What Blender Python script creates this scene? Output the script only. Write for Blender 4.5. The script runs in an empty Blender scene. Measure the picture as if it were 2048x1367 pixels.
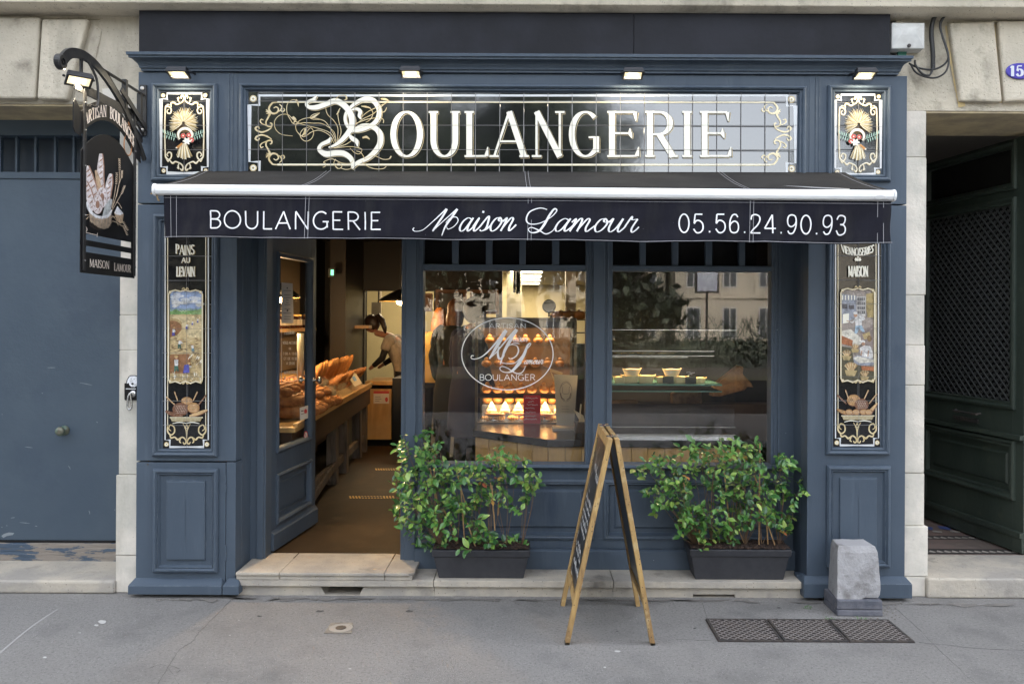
import bpy, bmesh, math, random
from mathutils import Vector, Matrix
from math import sin, cos, pi, radians, atan2, sqrt
rnd = random.Random(7)
SC = bpy.context.scene
COL = SC.collection
# ---------------------------------------------------------------- camera
F, CX, HY, CAMH, CAMD, ROLL = 1630.0, 1060.0, 640.0, 1.63, 4.8, 0.0052
cd = bpy.data.cameras.new("camera"); cam = bpy.data.objects.new("camera", cd); COL.objects.link(cam)
cam.location = (0, -CAMD, CAMH); cam.rotation_euler = (radians(90), -ROLL, 0)
cd.sensor_width = 36; cd.lens = F / 2048 * 36
cd.shift_x = -(CX - 1024) / 2048; cd.shift_y = -(683.5 - HY) / 2048
cd.clip_start = 0.05; cd.clip_end = 500
SC.camera = cam
# ---------------------------------------------------------------- sky, sun, exposure
SUN_EL, SUN_AZ = radians(40), radians(25)     # azimuth measured from +Y clockwise: the sun stands behind the shop building
w = bpy.data.worlds.new("World"); SC.world = w; w.use_nodes = True
nt = w.node_tree; nt.nodes.clear()
sky = nt.nodes.new("ShaderNodeTexSky"); sky.sky_type = 'NISHITA'; sky.sun_disc = False
sky.sun_elevation = SUN_EL; sky.sun_rotation = SUN_AZ; sky.air_density = 1.0; sky.dust_density = 4.0; sky.ozone_density = 1.0
bgn = nt.nodes.new("ShaderNodeBackground"); bgn.inputs[1].default_value = 0.15
won = nt.nodes.new("ShaderNodeOutputWorld")
hs_ = nt.nodes.new("ShaderNodeHueSaturation"); hs_.inputs["Saturation"].default_value = 0.30
nt.links.new(sky.outputs[0], hs_.inputs["Color"]); nt.links.new(hs_.outputs[0], bgn.inputs[0]); nt.links.new(bgn.outputs[0], won.inputs[0])
sl = bpy.data.lights.new("sun", 'SUN'); sun = bpy.data.objects.new("sun", sl); COL.objects.link(sun)
sl.energy = 1.0; sl.angle = radians(12); sl.color = (1.0, 0.95, 0.88)
sd = Vector((sin(SUN_AZ) * cos(SUN_EL), cos(SUN_AZ) * cos(SUN_EL), sin(SUN_EL)))
sun.rotation_euler = (-sd).to_track_quat('-Z', 'Y').to_euler()
SC.view_settings.view_transform = 'Standard'; SC.view_settings.look = 'None'
SC.view_settings.exposure = 3.2; SC.view_settings.gamma = 1
# ---------------------------------------------------------------- measuring helpers
def P(px, py, Y):
    x = px + ROLL * (py - 683.5); y = py - ROLL * (px - 1024); d = CAMD + Y
    return Vector(((x - CX) * d / F, Y, CAMH - (y - HY) * d / F))
def PXp(px, py, X):
    x = px + ROLL * (py - 683.5); y = py - ROLL * (px - 1024); d = X * F / (x - CX)
    return Vector((X, d - CAMD, CAMH - (y - HY) * d / F))
def XZ(px, py, Y=0.0):
    p = P(px, py, Y); return (p.x, p.z)
# ---------------------------------------------------------------- materials
MATS = {}
def mat(name, col, rough=0.5, metal=0.0, col2=None, scale=8.0, stretch=(1, 1, 1), thr=(0.4, 0.6), bump=0.0, bscale=40.0,
        specks=None, ior=1.5, coat=0.0, emit=None, estr=0.0, world=False, isl=None, sheen=0.0, stain=None, detail=6.0, bstretch=None, spec=None, edge=None, orand=0.0, stain2=None):
    m = bpy.data.materials.new(name); m.use_nodes = True; n = m.node_tree.nodes; L = m.node_tree.links
    b = n["Principled BSDF"]
    b.inputs["Base Color"].default_value = (*col, 1); b.inputs["Roughness"].default_value = rough
    b.inputs["Metallic"].default_value = metal; b.inputs["IOR"].default_value = ior; b.inputs["Coat Weight"].default_value = coat
    if spec is not None: b.inputs["Specular IOR Level"].default_value = spec
    if sheen: b.inputs["Sheen Weight"].default_value = sheen
    tc = n.new("ShaderNodeTexCoord"); src = tc.outputs["Object"]
    if world:
        g = n.new("ShaderNodeNewGeometry"); src = g.outputs["Position"]
    def mapped(st):
        mp = n.new("ShaderNodeMapping"); mp.inputs["Scale"].default_value = st; L.new(src, mp.inputs[0]); return mp.outputs[0]
    def noise(sc, st=(1, 1, 1), det=detail):
        t = n.new("ShaderNodeTexNoise"); t.inputs["Scale"].default_value = sc; t.inputs["Detail"].default_value = det
        t.inputs["Roughness"].default_value = 0.62
        L.new(mapped(st), t.inputs["Vector"]); return t.outputs["Fac"]
    def ramp(fac, a, c):
        r = n.new("ShaderNodeMapRange"); r.inputs[1].default_value = a; r.inputs[2].default_value = c
        L.new(fac, r.inputs[0]); return r.outputs[0]
    def mix(fac, A, B):
        x = n.new("ShaderNodeMix"); x.data_type = 'RGBA'; L.new(fac, x.inputs[0])
        for s, v in ((6, A), (7, B)):
            if isinstance(v, tuple): x.inputs[s].default_value = (*v, 1)
            else: L.new(v, x.inputs[s])
        return x.outputs[2]
    cur = col
    if isl:
        g = n.new("ShaderNodeNewGeometry"); cr = n.new("ShaderNodeValToRGB"); L.new(g.outputs["Random Per Island"], cr.inputs[0])
        e = cr.color_ramp.elements; e[0].position = 0; e[0].color = (*isl[0][1], 1); e[1].position = isl[-1][0]; e[1].color = (*isl[-1][1], 1)
        for p_, c_ in isl[1:-1]:
            k = e.new(p_); k.color = (*c_, 1)
        cur = cr.outputs[0]
    if col2: cur = mix(ramp(noise(scale, stretch), *thr), cur, col2)
    if stain:  # (colour, scale, lo, hi, stretch)
        cur = mix(ramp(noise(stain[1], stain[4] if len(stain) > 4 else (1, 1, 1)), stain[2], stain[3]), cur, stain[0])
    if stain2: cur = mix(ramp(noise(stain2[1], stain2[4] if len(stain2) > 4 else (1, 1, 1)), stain2[2], stain2[3]), cur, stain2[0])
    if orand:
        oi = n.new("ShaderNodeObjectInfo"); mr_ = n.new("ShaderNodeMapRange"); mr_.inputs[3].default_value = 1 - orand; mr_.inputs[4].default_value = 1 + orand * .6; L.new(oi.outputs["Random"], mr_.inputs[0])
        hv = n.new("ShaderNodeHueSaturation"); L.new(mr_.outputs[0], hv.inputs["Value"])
        if isinstance(cur, tuple): hv.inputs["Color"].default_value = (*cur, 1)
        else: L.new(cur, hv.inputs["Color"])
        cur = hv.outputs[0]
    if edge:  # (colour, radius, lo, hi of the breaking-up noise): worn arrises
        bv = n.new("ShaderNodeBevel"); bv.samples = 4; bv.inputs["Radius"].default_value = edge[1]; ge_ = n.new("ShaderNodeNewGeometry")
        dp = n.new("ShaderNodeVectorMath"); dp.operation = 'DOT_PRODUCT'; L.new(bv.outputs[0], dp.inputs[0]); L.new(ge_.outputs["True Normal"], dp.inputs[1])
        a_ = ramp(dp.outputs["Value"], .97, .86); b_ = ramp(noise(22), edge[2], edge[3]); mu_ = n.new("ShaderNodeMath"); mu_.operation = 'MULTIPLY'; L.new(a_, mu_.inputs[0]); L.new(b_, mu_.inputs[1])
        cur = mix(mu_.outputs[0], cur, edge[0])
    if specks:  # (colour, scale, radius, share)
        v = n.new("ShaderNodeTexVoronoi"); v.inputs["Scale"].default_value = specks[1]; L.new(mapped((1, 1, 1)), v.inputs["Vector"])
        a = ramp(v.outputs["Distance"], specks[2], specks[2] * 0.6)
        s = n.new("ShaderNodeSeparateColor"); L.new(v.outputs["Color"], s.inputs[0])
        c = n.new("ShaderNodeMath"); c.operation = 'LESS_THAN'; c.inputs[1].default_value = specks[3]; L.new(s.outputs[0], c.inputs[0])
        mu = n.new("ShaderNodeMath"); mu.operation = 'MULTIPLY'; L.new(a, mu.inputs[0]); L.new(c.outputs[0], mu.inputs[1])
        cur = mix(mu.outputs[0], cur, specks[0])
    if not isinstance(cur, tuple): L.new(cur, b.inputs["Base Color"])
    if bump:
        bm_ = n.new("ShaderNodeBump"); bm_.inputs["Strength"].default_value = bump; bm_.inputs["Distance"].default_value = 0.02
        L.new(noise(bscale, bstretch or (1, 1, 1)), bm_.inputs["Height"]); L.new(bm_.outputs[0], b.inputs["Normal"])
    if emit:
        b.inputs["Emission Color"].default_value = (*emit, 1); b.inputs["Emission Strength"].default_value = estr
    MATS[name] = m; return m
def glass_mat(name, refl=0.10, tint=(1, 1, 1), rough=0.0):
    m = bpy.data.materials.new(name); m.use_nodes = True; n = m.node_tree.nodes; L = m.node_tree.links; n.clear()
    o = n.new("ShaderNodeOutputMaterial"); t = n.new("ShaderNodeBsdfTransparent"); t.inputs[0].default_value = (*tint, 1)
    g = n.new("ShaderNodeBsdfGlossy"); g.inputs["Roughness"].default_value = rough
    f = n.new("ShaderNodeFresnel"); f.inputs[0].default_value = 1.5
    ge = n.new("ShaderNodeNewGeometry"); mr = n.new("ShaderNodeMapRange"); mr.inputs[3].default_value = 1.5; mr.inputs[4].default_value = 1 / 1.5
    L.new(ge.outputs["Backfacing"], mr.inputs[0]); L.new(mr.outputs[0], f.inputs[0])
    a = n.new("ShaderNodeMath"); a.operation = 'MULTIPLY'; a.inputs[1].default_value = refl / 0.04; a.use_clamp = True
    x = n.new("ShaderNodeMixShader")
    L.new(f.outputs[0], a.inputs[0]); L.new(a.outputs[0], x.inputs[0]); L.new(t.outputs[0], x.inputs[1]); L.new(g.outputs[0], x.inputs[2])
    L.new(x.outputs[0], o.inputs[0]); return m
# ---------------------------------------------------------------- objects
def rootloc(o):
    while o.parent: o = o.parent
    return o.location.copy()
def thing(name, label, cat, loc=(0, 0, 0), group=None):
    o = bpy.data.objects.new(name, None); COL.objects.link(o); o.location = loc; o.empty_display_size = 0.1
    o['label'] = label; o['category'] = cat
    if group: o['group'] = group
    return o
def tag(o, label, cat, group=None):
    o['label'] = label; o['category'] = cat
    if group: o['group'] = group
    return o
class MB:
    def __init__(s, M=None): s.v = []; s.f = []; s.mi = []; s.cur = 0; s.M = M
    def add(s, vs, fs):
        k = len(s.v)
        for p in vs:
            p = Vector(p)
            s.v.append(s.M @ p if s.M else p)
        for f in fs: s.f.append(tuple(i + k for i in f)); s.mi.append(s.cur)
        return s
    def box(s, x0, x1, y0, y1, z0, z1):
        if x0 > x1: x0, x1 = x1, x0
        if y0 > y1: y0, y1 = y1, y0
        if z0 > z1: z0, z1 = z1, z0
        return s.add([(x0, y0, z0), (x1, y0, z0), (x1, y1, z0), (x0, y1, z0), (x0, y0, z1), (x1, y0, z1), (x1, y1, z1), (x0, y1, z1)],
                     [(0, 3, 2, 1), (4, 5, 6, 7), (0, 1, 5, 4), (1, 2, 6, 5), (2, 3, 7, 6), (3, 0, 4, 7)])
    def taper(s, x0, x1, y0, y1, z0, X0, X1, Y0, Y1, z1):
        return s.add([(x0, y0, z0), (x1, y0, z0), (x1, y1, z0), (x0, y1, z0), (X0, Y0, z1), (X1, Y0, z1), (X1, Y1, z1), (X0, Y1, z1)],
                     [(0, 3, 2, 1), (4, 5, 6, 7), (0, 1, 5, 4), (1, 2, 6, 5), (2, 3, 7, 6), (3, 0, 4, 7)])
    def prism(s, a, b):   # two matching rings of points
        n = len(a)
        return s.add(list(a) + list(b), [tuple(range(n - 1, -1, -1)), tuple(range(n, 2 * n))] + [(i, (i + 1) % n, n + (i + 1) % n, n + i) for i in range(n)])
    def prismXZ(s, pts, y0, y1): return s.prism([(x, y0, z) for x, z in pts], [(x, y1, z) for x, z in pts])
    def prismYZ(s, pts, x0, x1): return s.prism([(x0, y, z) for y, z in pts], [(x1, y, z) for y, z in pts])
    def prismXY(s, pts, z0, z1): return s.prism([(x, y, z0) for x, y in pts], [(x, y, z1) for x, y in pts])
    def tube(s, pts, r, n=8, cap=True, flat=None):
        pts = [Vector(p) for p in pts]; m = len(pts)
        rs = r if isinstance(r, (list, tuple)) else [r] * m
        k0 = len(s.v); vs = []; prev = None
        for i, p in enumerate(pts):
            t = (pts[min(i + 1, m - 1)] - pts[max(i - 1, 0)])
            if t.length < 1e-9: t = Vector((0, 0, 1))
            t.normalize()
            if prev is None:
                a = Vector((0, 0, 1)) if abs(t.z) < 0.9 else Vector((1, 0, 0))
                nrm = t.cross(a).normalized()
            else:
                nrm = prev - t * prev.dot(t)
                nrm = nrm.normalized() if nrm.length > 1e-6 else t.cross(Vector((0, 0, 1))).normalized()
            prev = nrm; bn = t.cross(nrm)
            for j in range(n):
                a = 2 * pi * j / n; vs.append(p + (nrm * cos(a) + bn * sin(a)) * rs[i])
        fs = [(i * n + j, i * n + (j + 1) % n, (i + 1) * n + (j + 1) % n, (i + 1) * n + j) for i in range(m - 1) for j in range(n)]
        if cap: fs += [tuple(range(n - 1, -1, -1)), tuple(range((m - 1) * n, m * n))]
        return s.add(vs, fs)
    def lathe(s, prof, c=(0, 0, 0), n=20, axis='Z'):
        c = Vector(c); vs = []
        for r, h in prof:
            for j in range(n):
                a = 2 * pi * j / n; u, v = r * cos(a), r * sin(a)
                vs.append(c + (Vector((u, v, h)) if axis == 'Z' else Vector((u, h, v)) if axis == 'Y' else Vector((h, u, v))))
        m = len(prof)
        fs = [(i * n + j, i * n + (j + 1) % n, (i + 1) * n + (j + 1) % n, (i + 1) * n + j) for i in range(m - 1) for j in range(n)]
        fs += [tuple(range(n - 1, -1, -1)), tuple(range((m - 1) * n, m * n))]
        return s.add(vs, fs)
    def ell(s, c, r, n=12, m=8, rot=None, fn=None):
        c = Vector(c); R = rot or Matrix.Identity(3); vs = []
        vs.append(Vector((0, 0, -1)))
        for i in range(1, m):
            ph = pi * i / m - pi / 2
            for j in range(n): a = 2 * pi * j / n; vs.append(Vector((cos(ph) * cos(a), cos(ph) * sin(a), sin(ph))))
        vs.append(Vector((0, 0, 1)))
        out = []
        for v in vs:
            k = fn(v) if fn else 1.0
            out.append(c + R @ Vector((v.x * r[0] * k, v.y * r[1] * k, v.z * r[2] * k)))
        fs = [(0, 1 + (j + 1) % n, 1 + j) for j in range(n)]
        fs += [(1 + i * n + j, 1 + i * n + (j + 1) % n, 1 + (i + 1) * n + (j + 1) % n, 1 + (i + 1) * n + j) for i in range(m - 2) for j in range(n)]
        t = len(vs) - 1; b = 1 + (m - 2) * n
        fs += [(b + j, b + (j + 1) % n, t) for j in range(n)]
        return s.add(out, fs)
    def mould(s, x0, x1, z0, z1, y, prof):   # picture-frame moulding on a plane facing -Y; prof = [(inset, proud)]
        vs = []
        for ins, pr in prof:
            vs += [(x0 + ins, y - pr, z0 + ins), (x1 - ins, y - pr, z0 + ins), (x1 - ins, y - pr, z1 - ins), (x0 + ins, y - pr, z1 - ins)]
        fs = []
        for i in range(len(prof) - 1):
            for j in range(4): fs.append((i * 4 + j, i * 4 + (j + 1) % 4, (i + 1) * 4 + (j + 1) % 4, (i + 1) * 4 + j))
        return s.add(vs, fs)
    def build(s, name, mats, parent=None, smooth=False, bevel=0.0, loc=None, recalc=True, seg=2, sub=0):
        me = bpy.data.meshes.new(name)
        if parent is not None: off = rootloc(parent)
        elif loc is not None: off = Vector(loc)
        else:
            xs = [v.x for v in s.v]; ys = [v.y for v in s.v]; zs = [v.z for v in s.v]
            off = Vector(((min(xs) + max(xs)) / 2, (min(ys) + max(ys)) / 2, min(zs)))
        me.from_pydata([v - off for v in s.v], [], s.f)
        if not isinstance(mats, (list, tuple)): mats = [mats]
        for m in mats: me.materials.append(m)
        if len(mats) > 1: me.polygons.foreach_set("material_index", s.mi)
        if recalc:
            bm = bmesh.new(); bm.from_mesh(me); bmesh.ops.recalc_face_normals(bm, faces=bm.faces); bm.to_mesh(me); bm.free()
        if smooth: me.polygons.foreach_set("use_smooth", [True] * len(me.polygons))
        me.update()
        o = bpy.data.objects.new(name, me); COL.objects.link(o)
        if parent is not None: o.parent = parent
        else: o.location = off
        if bevel:
            b = o.modifiers.new("bevel", 'BEVEL'); b.width = bevel; b.segments = seg; b.limit_method = 'ANGLE'; b.angle_limit = radians(40)
        if sub:
            d = o.modifiers.new("sub", 'SUBSURF'); d.levels = sub; d.render_levels = sub
        return o
def copy_tree(o, parent=None, loc=None, rz=None):
    c = o.copy(); COL.objects.link(c)
    if parent is not None: c.parent = parent
    if loc is not None: c.location = loc
    if rz is not None: c.rotation_euler = (0, 0, rz)
    for ch in list(o.children): copy_tree(ch, c)
    return c
# ---------------------------------------------------------------- flat painted work (lettering, tile art)
def catmull(pts, n=8, closed=False):
    if len(pts) < 3: return [tuple(p) for p in pts]
    out = []; m = len(pts)
    rng = range(m) if closed else range(m - 1)
    for i in rng:
        if closed: p0, p1, p2, p3 = pts[(i - 1) % m], pts[i], pts[(i + 1) % m], pts[(i + 2) % m]
        else: p0, p1, p2, p3 = pts[max(i - 1, 0)], pts[i], pts[i + 1], pts[min(i + 2, m - 1)]
        for k in range(n):
            t = k / n
            out.append(tuple(0.5 * ((2 * b) + (-a + c) * t + (2 * a - 5 * b + 4 * c - d) * t * t + (-a + 3 * b - 3 * c + d) * t ** 3) for a, b, c, d in zip(p0, p1, p2, p3)))
    out.append(tuple(pts[0] if closed else pts[-1])); return out
def arc(cx, cy, rx, ry, a0, a1, n=14):
    return [(cx + rx * cos(radians(a0 + (a1 - a0) * i / n)), cy + ry * sin(radians(a0 + (a1 - a0) * i / n))) for i in range(n + 1)]
class Draw:
    """collects flat shapes given as (u, v); `surf(u, v, h)` puts them on a surface, `conv` first turns drawing units into (u, v)"""
    STEP = 0.00006
    def __init__(s, surf, conv=None): s.mb = MB(); s.surf = surf; s.conv = conv or (lambda a, b: (a, b)); s.h = 0.0006; s.mats = []; s.k = 1.0
    def use(s, m):
        if m not in s.mats: s.mats.append(m)
        s.mb.cur = s.mats.index(m); return s
    def poly(s, pts, dx=0, dy=0):
        s.h += s.STEP
        q = [s.conv(a, b) for a, b in pts]
        s.mb.add([s.surf(a + dx, b + dy, s.h) for a, b in q], [tuple(range(len(q)))]); return s
    def raw(s, pts):   # already (u,v)
        s.h += s.STEP; s.mb.add([s.surf(a, b, s.h) for a, b in pts], [tuple(range(len(pts)))]); return s
    def rect(s, a0, b0, a1, b1): return s.poly([(a0, b0), (a1, b0), (a1, b1), (a0, b1)])
    def disc(s, a, b, r, r2=None, n=16): return s.poly([(a + r * cos(2 * pi * i / n), b + (r2 or r) * sin(2 * pi * i / n)) for i in range(n)])
    def rib(s, pts, wd, smooth=True, closed=False, dx=0, dy=0, n=8, pen=None):
        """wd: full width in drawing units: number, or list along the path, or None with pen=(thick, thin)"""
        p = catmull(pts, n, closed) if smooth else [tuple(q) for q in pts]
        p = [p[0]] + [b for a, b in zip(p, p[1:]) if abs(a[0] - b[0]) + abs(a[1] - b[1]) > 1e-9]
        m = len(p); s.h += s.STEP; vs = []
        for i in range(m):
            if closed and i in (0, m - 1): a, b = p[m - 2], p[1]
            else: a, b = p[max(i - 1, 0)], p[min(i + 1, m - 1)]
            tx, ty = b[0] - a[0], b[1] - a[1]; l = math.hypot(tx, ty) or 1; tx /= l; ty /= l
            if pen: w_ = pen[1] + (pen[0] - pen[1]) * abs(ty) ** 1.6
            elif isinstance(wd, (list, tuple)):
                t = i / (m - 1) * (len(wd) - 1); k = min(int(t), len(wd) - 2); w_ = wd[k] + (wd[k + 1] - wd[k]) * (t - k)
            else: w_ = wd
            w_ *= 0.5
            # mitre for straight-cornered paths
            if not smooth and 0 < i < m - 1:
                ax, ay = p[i][0] - p[i - 1][0], p[i][1] - p[i - 1][1]; la = math.hypot(ax, ay) or 1
                cc = max(0.5, abs((ax * tx + ay * ty) / la)); w_ /= cc
            hh = s.h + i * 4e-7
            for sg in (1, -1):
                q = s.conv(p[i][0] - ty * w_ * sg, p[i][1] + tx * w_ * sg)
                vs.append(s.surf(q[0] + dx, q[1] + dy, hh))
        s.mb.add(vs, [(2 * i, 2 * i + 1, 2 * i + 3, 2 * i + 2) for i in range(m - 1)])
        if m > 60: s.h += m * 4e-7
        return s
    def build(s, name, parent, **k):
        return s.mb.build(name, s.mats, parent, recalc=False, **k) if s.mb.f else None
GL = {  # width, strokes (kind, points), serifs; kinds: V thick stem, H thin bar, D thick diagonal, d thin diagonal, C curve
 'A': (.84, [('d', [(.04, 0), (.5, 1)]), ('D', [(.5, 1), (.96, 0)]), ('H', [(.2, .34), (.8, .34)])], [(.04, 0), (.96, 0)]),
 'B': (.66, [('V', [(.14, 0), (.14, 1)]), ('C', [(.14, .985)] + arc(.5, .76, .36, .225, 90, -90) + [(.14, .535)]), ('C', [(.14, .53)] + arc(.54, .265, .4, .25, 90, -90) + [(.14, .015)])], [(.14, 0), (.14, 1)]),
 'C': (.8, [('C', arc(.53, .5, .47, .49, 45, 315, 24))], []),
 'E': (.62, [('V', [(.14, 0), (.14, 1)]), ('H', [(.14, .985), (.88, .985)]), ('H', [(.14, .52), (.72, .52)]), ('H', [(.14, .015), (.94, .015)])], [(.14, 0), (.14, 1)]),
 'G': (.84, [('C', arc(.53, .5, .47, .49, 48, 318, 24)), ('V', [(.9, .1), (.9, .43)]), ('H', [(.64, .43), (1, .43)])], []),
 'I': (.22, [('V', [(.5, 0), (.5, 1)])], [(.5, 0), (.5, 1)]),
 'L': (.58, [('V', [(.16, 0), (.16, 1)]), ('H', [(.16, .015), (.94, .015)])], [(.16, 0), (.16, 1)]),
 'M': (.98, [('d', [(.1, 0), (.1, 1)]), ('D', [(.1, 1), (.5, .1)]), ('d', [(.5, .1), (.9, 1)]), ('V', [(.9, 1), (.9, 0)])], [(.1, 0), (.9, 0)]),
 'N': (.84, [('d', [(.12, 0), (.12, 1)]), ('D', [(.12, 1), (.88, 0)]), ('d', [(.88, 0), (.88, 1)])], [(.12, 0), (.88, 1)]),
 'O': (.9, [('O', arc(.5, .5, .46, .49, 0, 360, 36))], []),
 'P': (.62, [('V', [(.14, 0), (.14, 1)]), ('C', [(.14, .985)] + arc(.5, .74, .4, .245, 90, -90) + [(.14, .495)])], [(.14, 0), (.14, 1)]),
 'R': (.72, [('V', [(.14, 0), (.14, 1)]), ('C', [(.14, .985)] + arc(.46, .74, .38, .245, 90, -90) + [(.14, .495)]), ('D', [(.46, .5), (.94, 0)])], [(.14, 0), (.14, 1), (.94, 0)]),
 'S': (.62, [('S', [(.88, .82), (.72, .96), (.45, .99), (.16, .88), (.14, .68), (.38, .55), (.66, .46), (.88, .3), (.82, .1), (.52, .01), (.24, .04), (.08, .2)])], []),
 'T': (.68, [('V', [(.5, 0), (.5, 1)]), ('H', [(.03, .985), (.97, .985)])], [(.5, 0)]),
 'U': (.8, [('C', [(.12, 1), (.12, .36)] + arc(.5, .36, .38, .35, 180, 360) + [(.88, 1)])], [(.12, 1), (.88, 1)]),
 'V': (.8, [('D', [(.05, 1), (.5, 0)]), ('d', [(.5, 0), (.95, 1)])], [(.05, 1), (.95, 1)]),
 'D': (.8, [('V', [(.14, 0), (.14, 1)]), ('C', [(.14, .985)] + arc(.4, .5, .52, .485, 90, -90) + [(.14, .015)])], [(.14, 0), (.14, 1)]),
 'H': (.76, [('V', [(.12, 0), (.12, 1)]), ('V', [(.88, 0), (.88, 1)]), ('H', [(.12, .5), (.88, .5)])], []),
 '0': (.6, [('O', arc(.5, .5, .42, .49, 0, 360, 30))], []),
 '1': (.4, [('V', [(.6, 0), (.6, 1)]), ('d', [(.6, 1), (.1, .8)])], [(.6, 0)]),
 '2': (.58, [('S', [(.1, .72), (.18, .93), (.5, 1), (.84, .9), (.88, .68), (.66, .42), (.3, .2), (.08, .015)]), ('H', [(.08, .015), (.94, .015)])], []),
 '3': (.58, [('S', [(.1, .78), (.24, .96), (.5, 1), (.8, .92), (.84, .72), (.7, .56), (.42, .53)]), ('S', [(.42, .53), (.74, .5), (.92, .34), (.88, .12), (.6, 0), (.3, .01), (.08, .22)])], []),
 '4': (.6, [('V', [(.72, 0), (.72, 1)]), ('d', [(.72, 1), (.06, .26)]), ('H', [(.06, .26), (.98, .26)])], []),
 '5': (.58, [('H', [(.22, .985), (.86, .985)]), ('d', [(.22, .985), (.14, .5)]), ('S', [(.14, .48), (.34, .64), (.62, .64), (.88, .48), (.9, .2), (.68, .02), (.34, 0), (.08, .2)])], []),
 '6': (.58, [('S', [(.84, .84), (.66, .98), (.36, .94), (.14, .66), (.1, .34), (.2, .08), (.5, 0), (.8, .08), (.9, .32), (.8, .54), (.52, .62), (.22, .5), (.11, .34)])], []),
 '7': (.55, [('H', [(.06, .985), (.94, .985)]), ('d', [(.94, .985), (.35, 0)])], []),
 '9': (.58, [('S', [(.16, .16), (.34, .02), (.64, .06), (.86, .34), (.9, .66), (.8, .92), (.5, 1), (.2, .92), (.1, .68), (.2, .46), (.48, .38), (.78, .5), (.89, .66)])], []),
 '.': (.26, [('V', [(.5, 0), (.5, .085)])], []),
 ':': (.26, [('V', [(.5, .1), (.5, .2)]), ('V', [(.5, .6), (.5, .7)])], []),
}
def text(D, s, x0, x1, yb, h, T, t, serif=False, gap=.12, warp=None, slant=0.0, yup=-1, mono=None, dx=0, dy=0):
    """draw a string in drawing units between x0..x1, baseline yb, cap height h. yup=-1 when the drawing's y runs downward"""
    ws = [(GL[c][0] if c != ' ' else .4) for c in s]
    tot = sum(ws) + gap * (len(s) - 1); k = (x1 - x0) / tot; x = x0
    warp = warp or (lambda a, b: (a, b))
    def pt(u, v, gx, gw): a = gx + u * gw + slant * v * h; return warp(a, yb + yup * v * h)
    for c, wn in zip(s, ws):
        gw = wn * k
        if c != ' ':
            for kind, pts in GL[c][1]:
                q = [pt(u, v, x, gw) for u, v in pts]
                if mono: w_ = mono; pen = None
                else:
                    w_ = {'V': T, 'H': t, 'D': T, 'd': t * 1.25}.get(kind); pen = None if w_ else (T, t)
                if kind in 'CSO':
                    D.rib(q, w_, smooth=(kind == 'S'), closed=(kind == 'O'), pen=pen, n=5, dx=dx, dy=dy)
                else:
                    if len(q) == 2 and warp: q = [q[0], ((q[0][0] + q[1][0]) / 2, (q[0][1] + q[1][1]) / 2), q[1]]
                    D.rib(q, w_, smooth=False, pen=pen, dx=dx, dy=dy)
            if serif:
                sw = serif * h
                for u, v in GL[c][2]:
                    vv = v + (0.012 if v == 0 else -0.012)
                    a, b = pt(u, vv, x, gw), pt(u + sw / gw * .001, vv, x, gw)
                    D.rib([pt(u - sw / gw, vv, x, gw), pt(u, vv, x, gw), pt(u + sw / gw, vv, x, gw)], t * 1.1, smooth=False, dx=dx, dy=dy)
                if c in 'ELT':   # beaks on the free arm ends
                    for u, v, sg in {'E': ((.88, .985, -1), (.72, .52, 0), (.94, .015, 1)), 'L': ((.94, .015, 1),), 'T': ((.03, .985, -1), (.97, .985, -1))}[c]:
                        lo, hi = (v - .02, v + .2) if sg > 0 else (v - .2, v + .02) if sg < 0 else (v - .11, v + .11)
                        tip = .06 if sg >= 0 and c != 'T' else 0.03
                        D.rib([pt(u, v, x, gw), pt(u + tip, hi if sg > 0 else lo, x, gw)], [t * 2.4, t * .5], smooth=False, dx=dx, dy=dy)
                        if sg == 0: D.rib([pt(u, v, x, gw), pt(u, hi, x, gw)], [t * 2, t * .4], smooth=False, dx=dx, dy=dy)
        x += gw + gap * k
SCR = {  # joined script, x-height 1: advance, strokes
 'a': (1.05, [[(.82, .86), (.5, 1.0), (.2, .75), (.1, .3), (.28, .02), (.55, .2), (.85, .95)], [(.88, 1.0), (.72, .35), (.82, .02), (1.05, .22), (1.2, .45)]]),
 'i': (.55, [[(.05, .35), (.3, 1.0), (.17, .3), (.28, .0), (.5, .2), (.65, .45)], [(.44, 1.36), (.42, 1.5)]]),
 's': (.75, [[(.05, .35), (.42, 1.1), (.55, .65), (.55, .2), (.3, .0), (.12, .1)], [(.3, .0), (.6, .12), (.85, .45)]]),
 'o': (.92, [[(.6, 1.0), (.28, .9), (.1, .4), (.3, .0), (.62, .15), (.82, .65), (.6, 1.0), (.55, .8), (.75, .72), (1.0, .85)]]),
 'n': (1.05, [[(.0, .7), (.2, .98), (.18, .5), (.08, .0)], [(.12, .2), (.5, .95), (.72, .85), (.64, .3), (.74, .0), (.95, .2), (1.1, .45)]]),
 'm': (1.55, [[(.0, .7), (.2, .98), (.18, .5), (.08, .0)], [(.12, .2), (.45, .95), (.64, .85), (.56, .0)], [(.6, .2), (.95, .95), (1.14, .85), (1.06, .3), (1.18, .0), (1.4, .2), (1.6, .45)]]),
 'u': (1.1, [[(.0, .7), (.2, 1.0), (.12, .3), (.3, .0), (.6, .3), (.84, 1.0)], [(.86, 1.0), (.74, .3), (.86, .0), (1.05, .2), (1.2, .45)]]),
 'r': (.9, [[(.05, .4), (.28, 1.15), (.36, .92), (.72, .98)], [(.72, .98), (.55, .3), (.66, .0), (.85, .15), (1.0, .4)]]),
}
def script(D, s, x0, x1, yb, h, T, t, slant=.45, yup=-1, **k):
    tot = sum(SCR[c][0] for c in s); kx = (x1 - x0) / tot; x = x0
    for c in s:
        for st in SCR[c][1]:
            D.rib([(x + (u) * kx + slant * (v - .5) * h * .8, yb + yup * v * h) for u, v in st], None, pen=(T, t), n=6, **k)
        x += SCR[c][0] * kx
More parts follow.
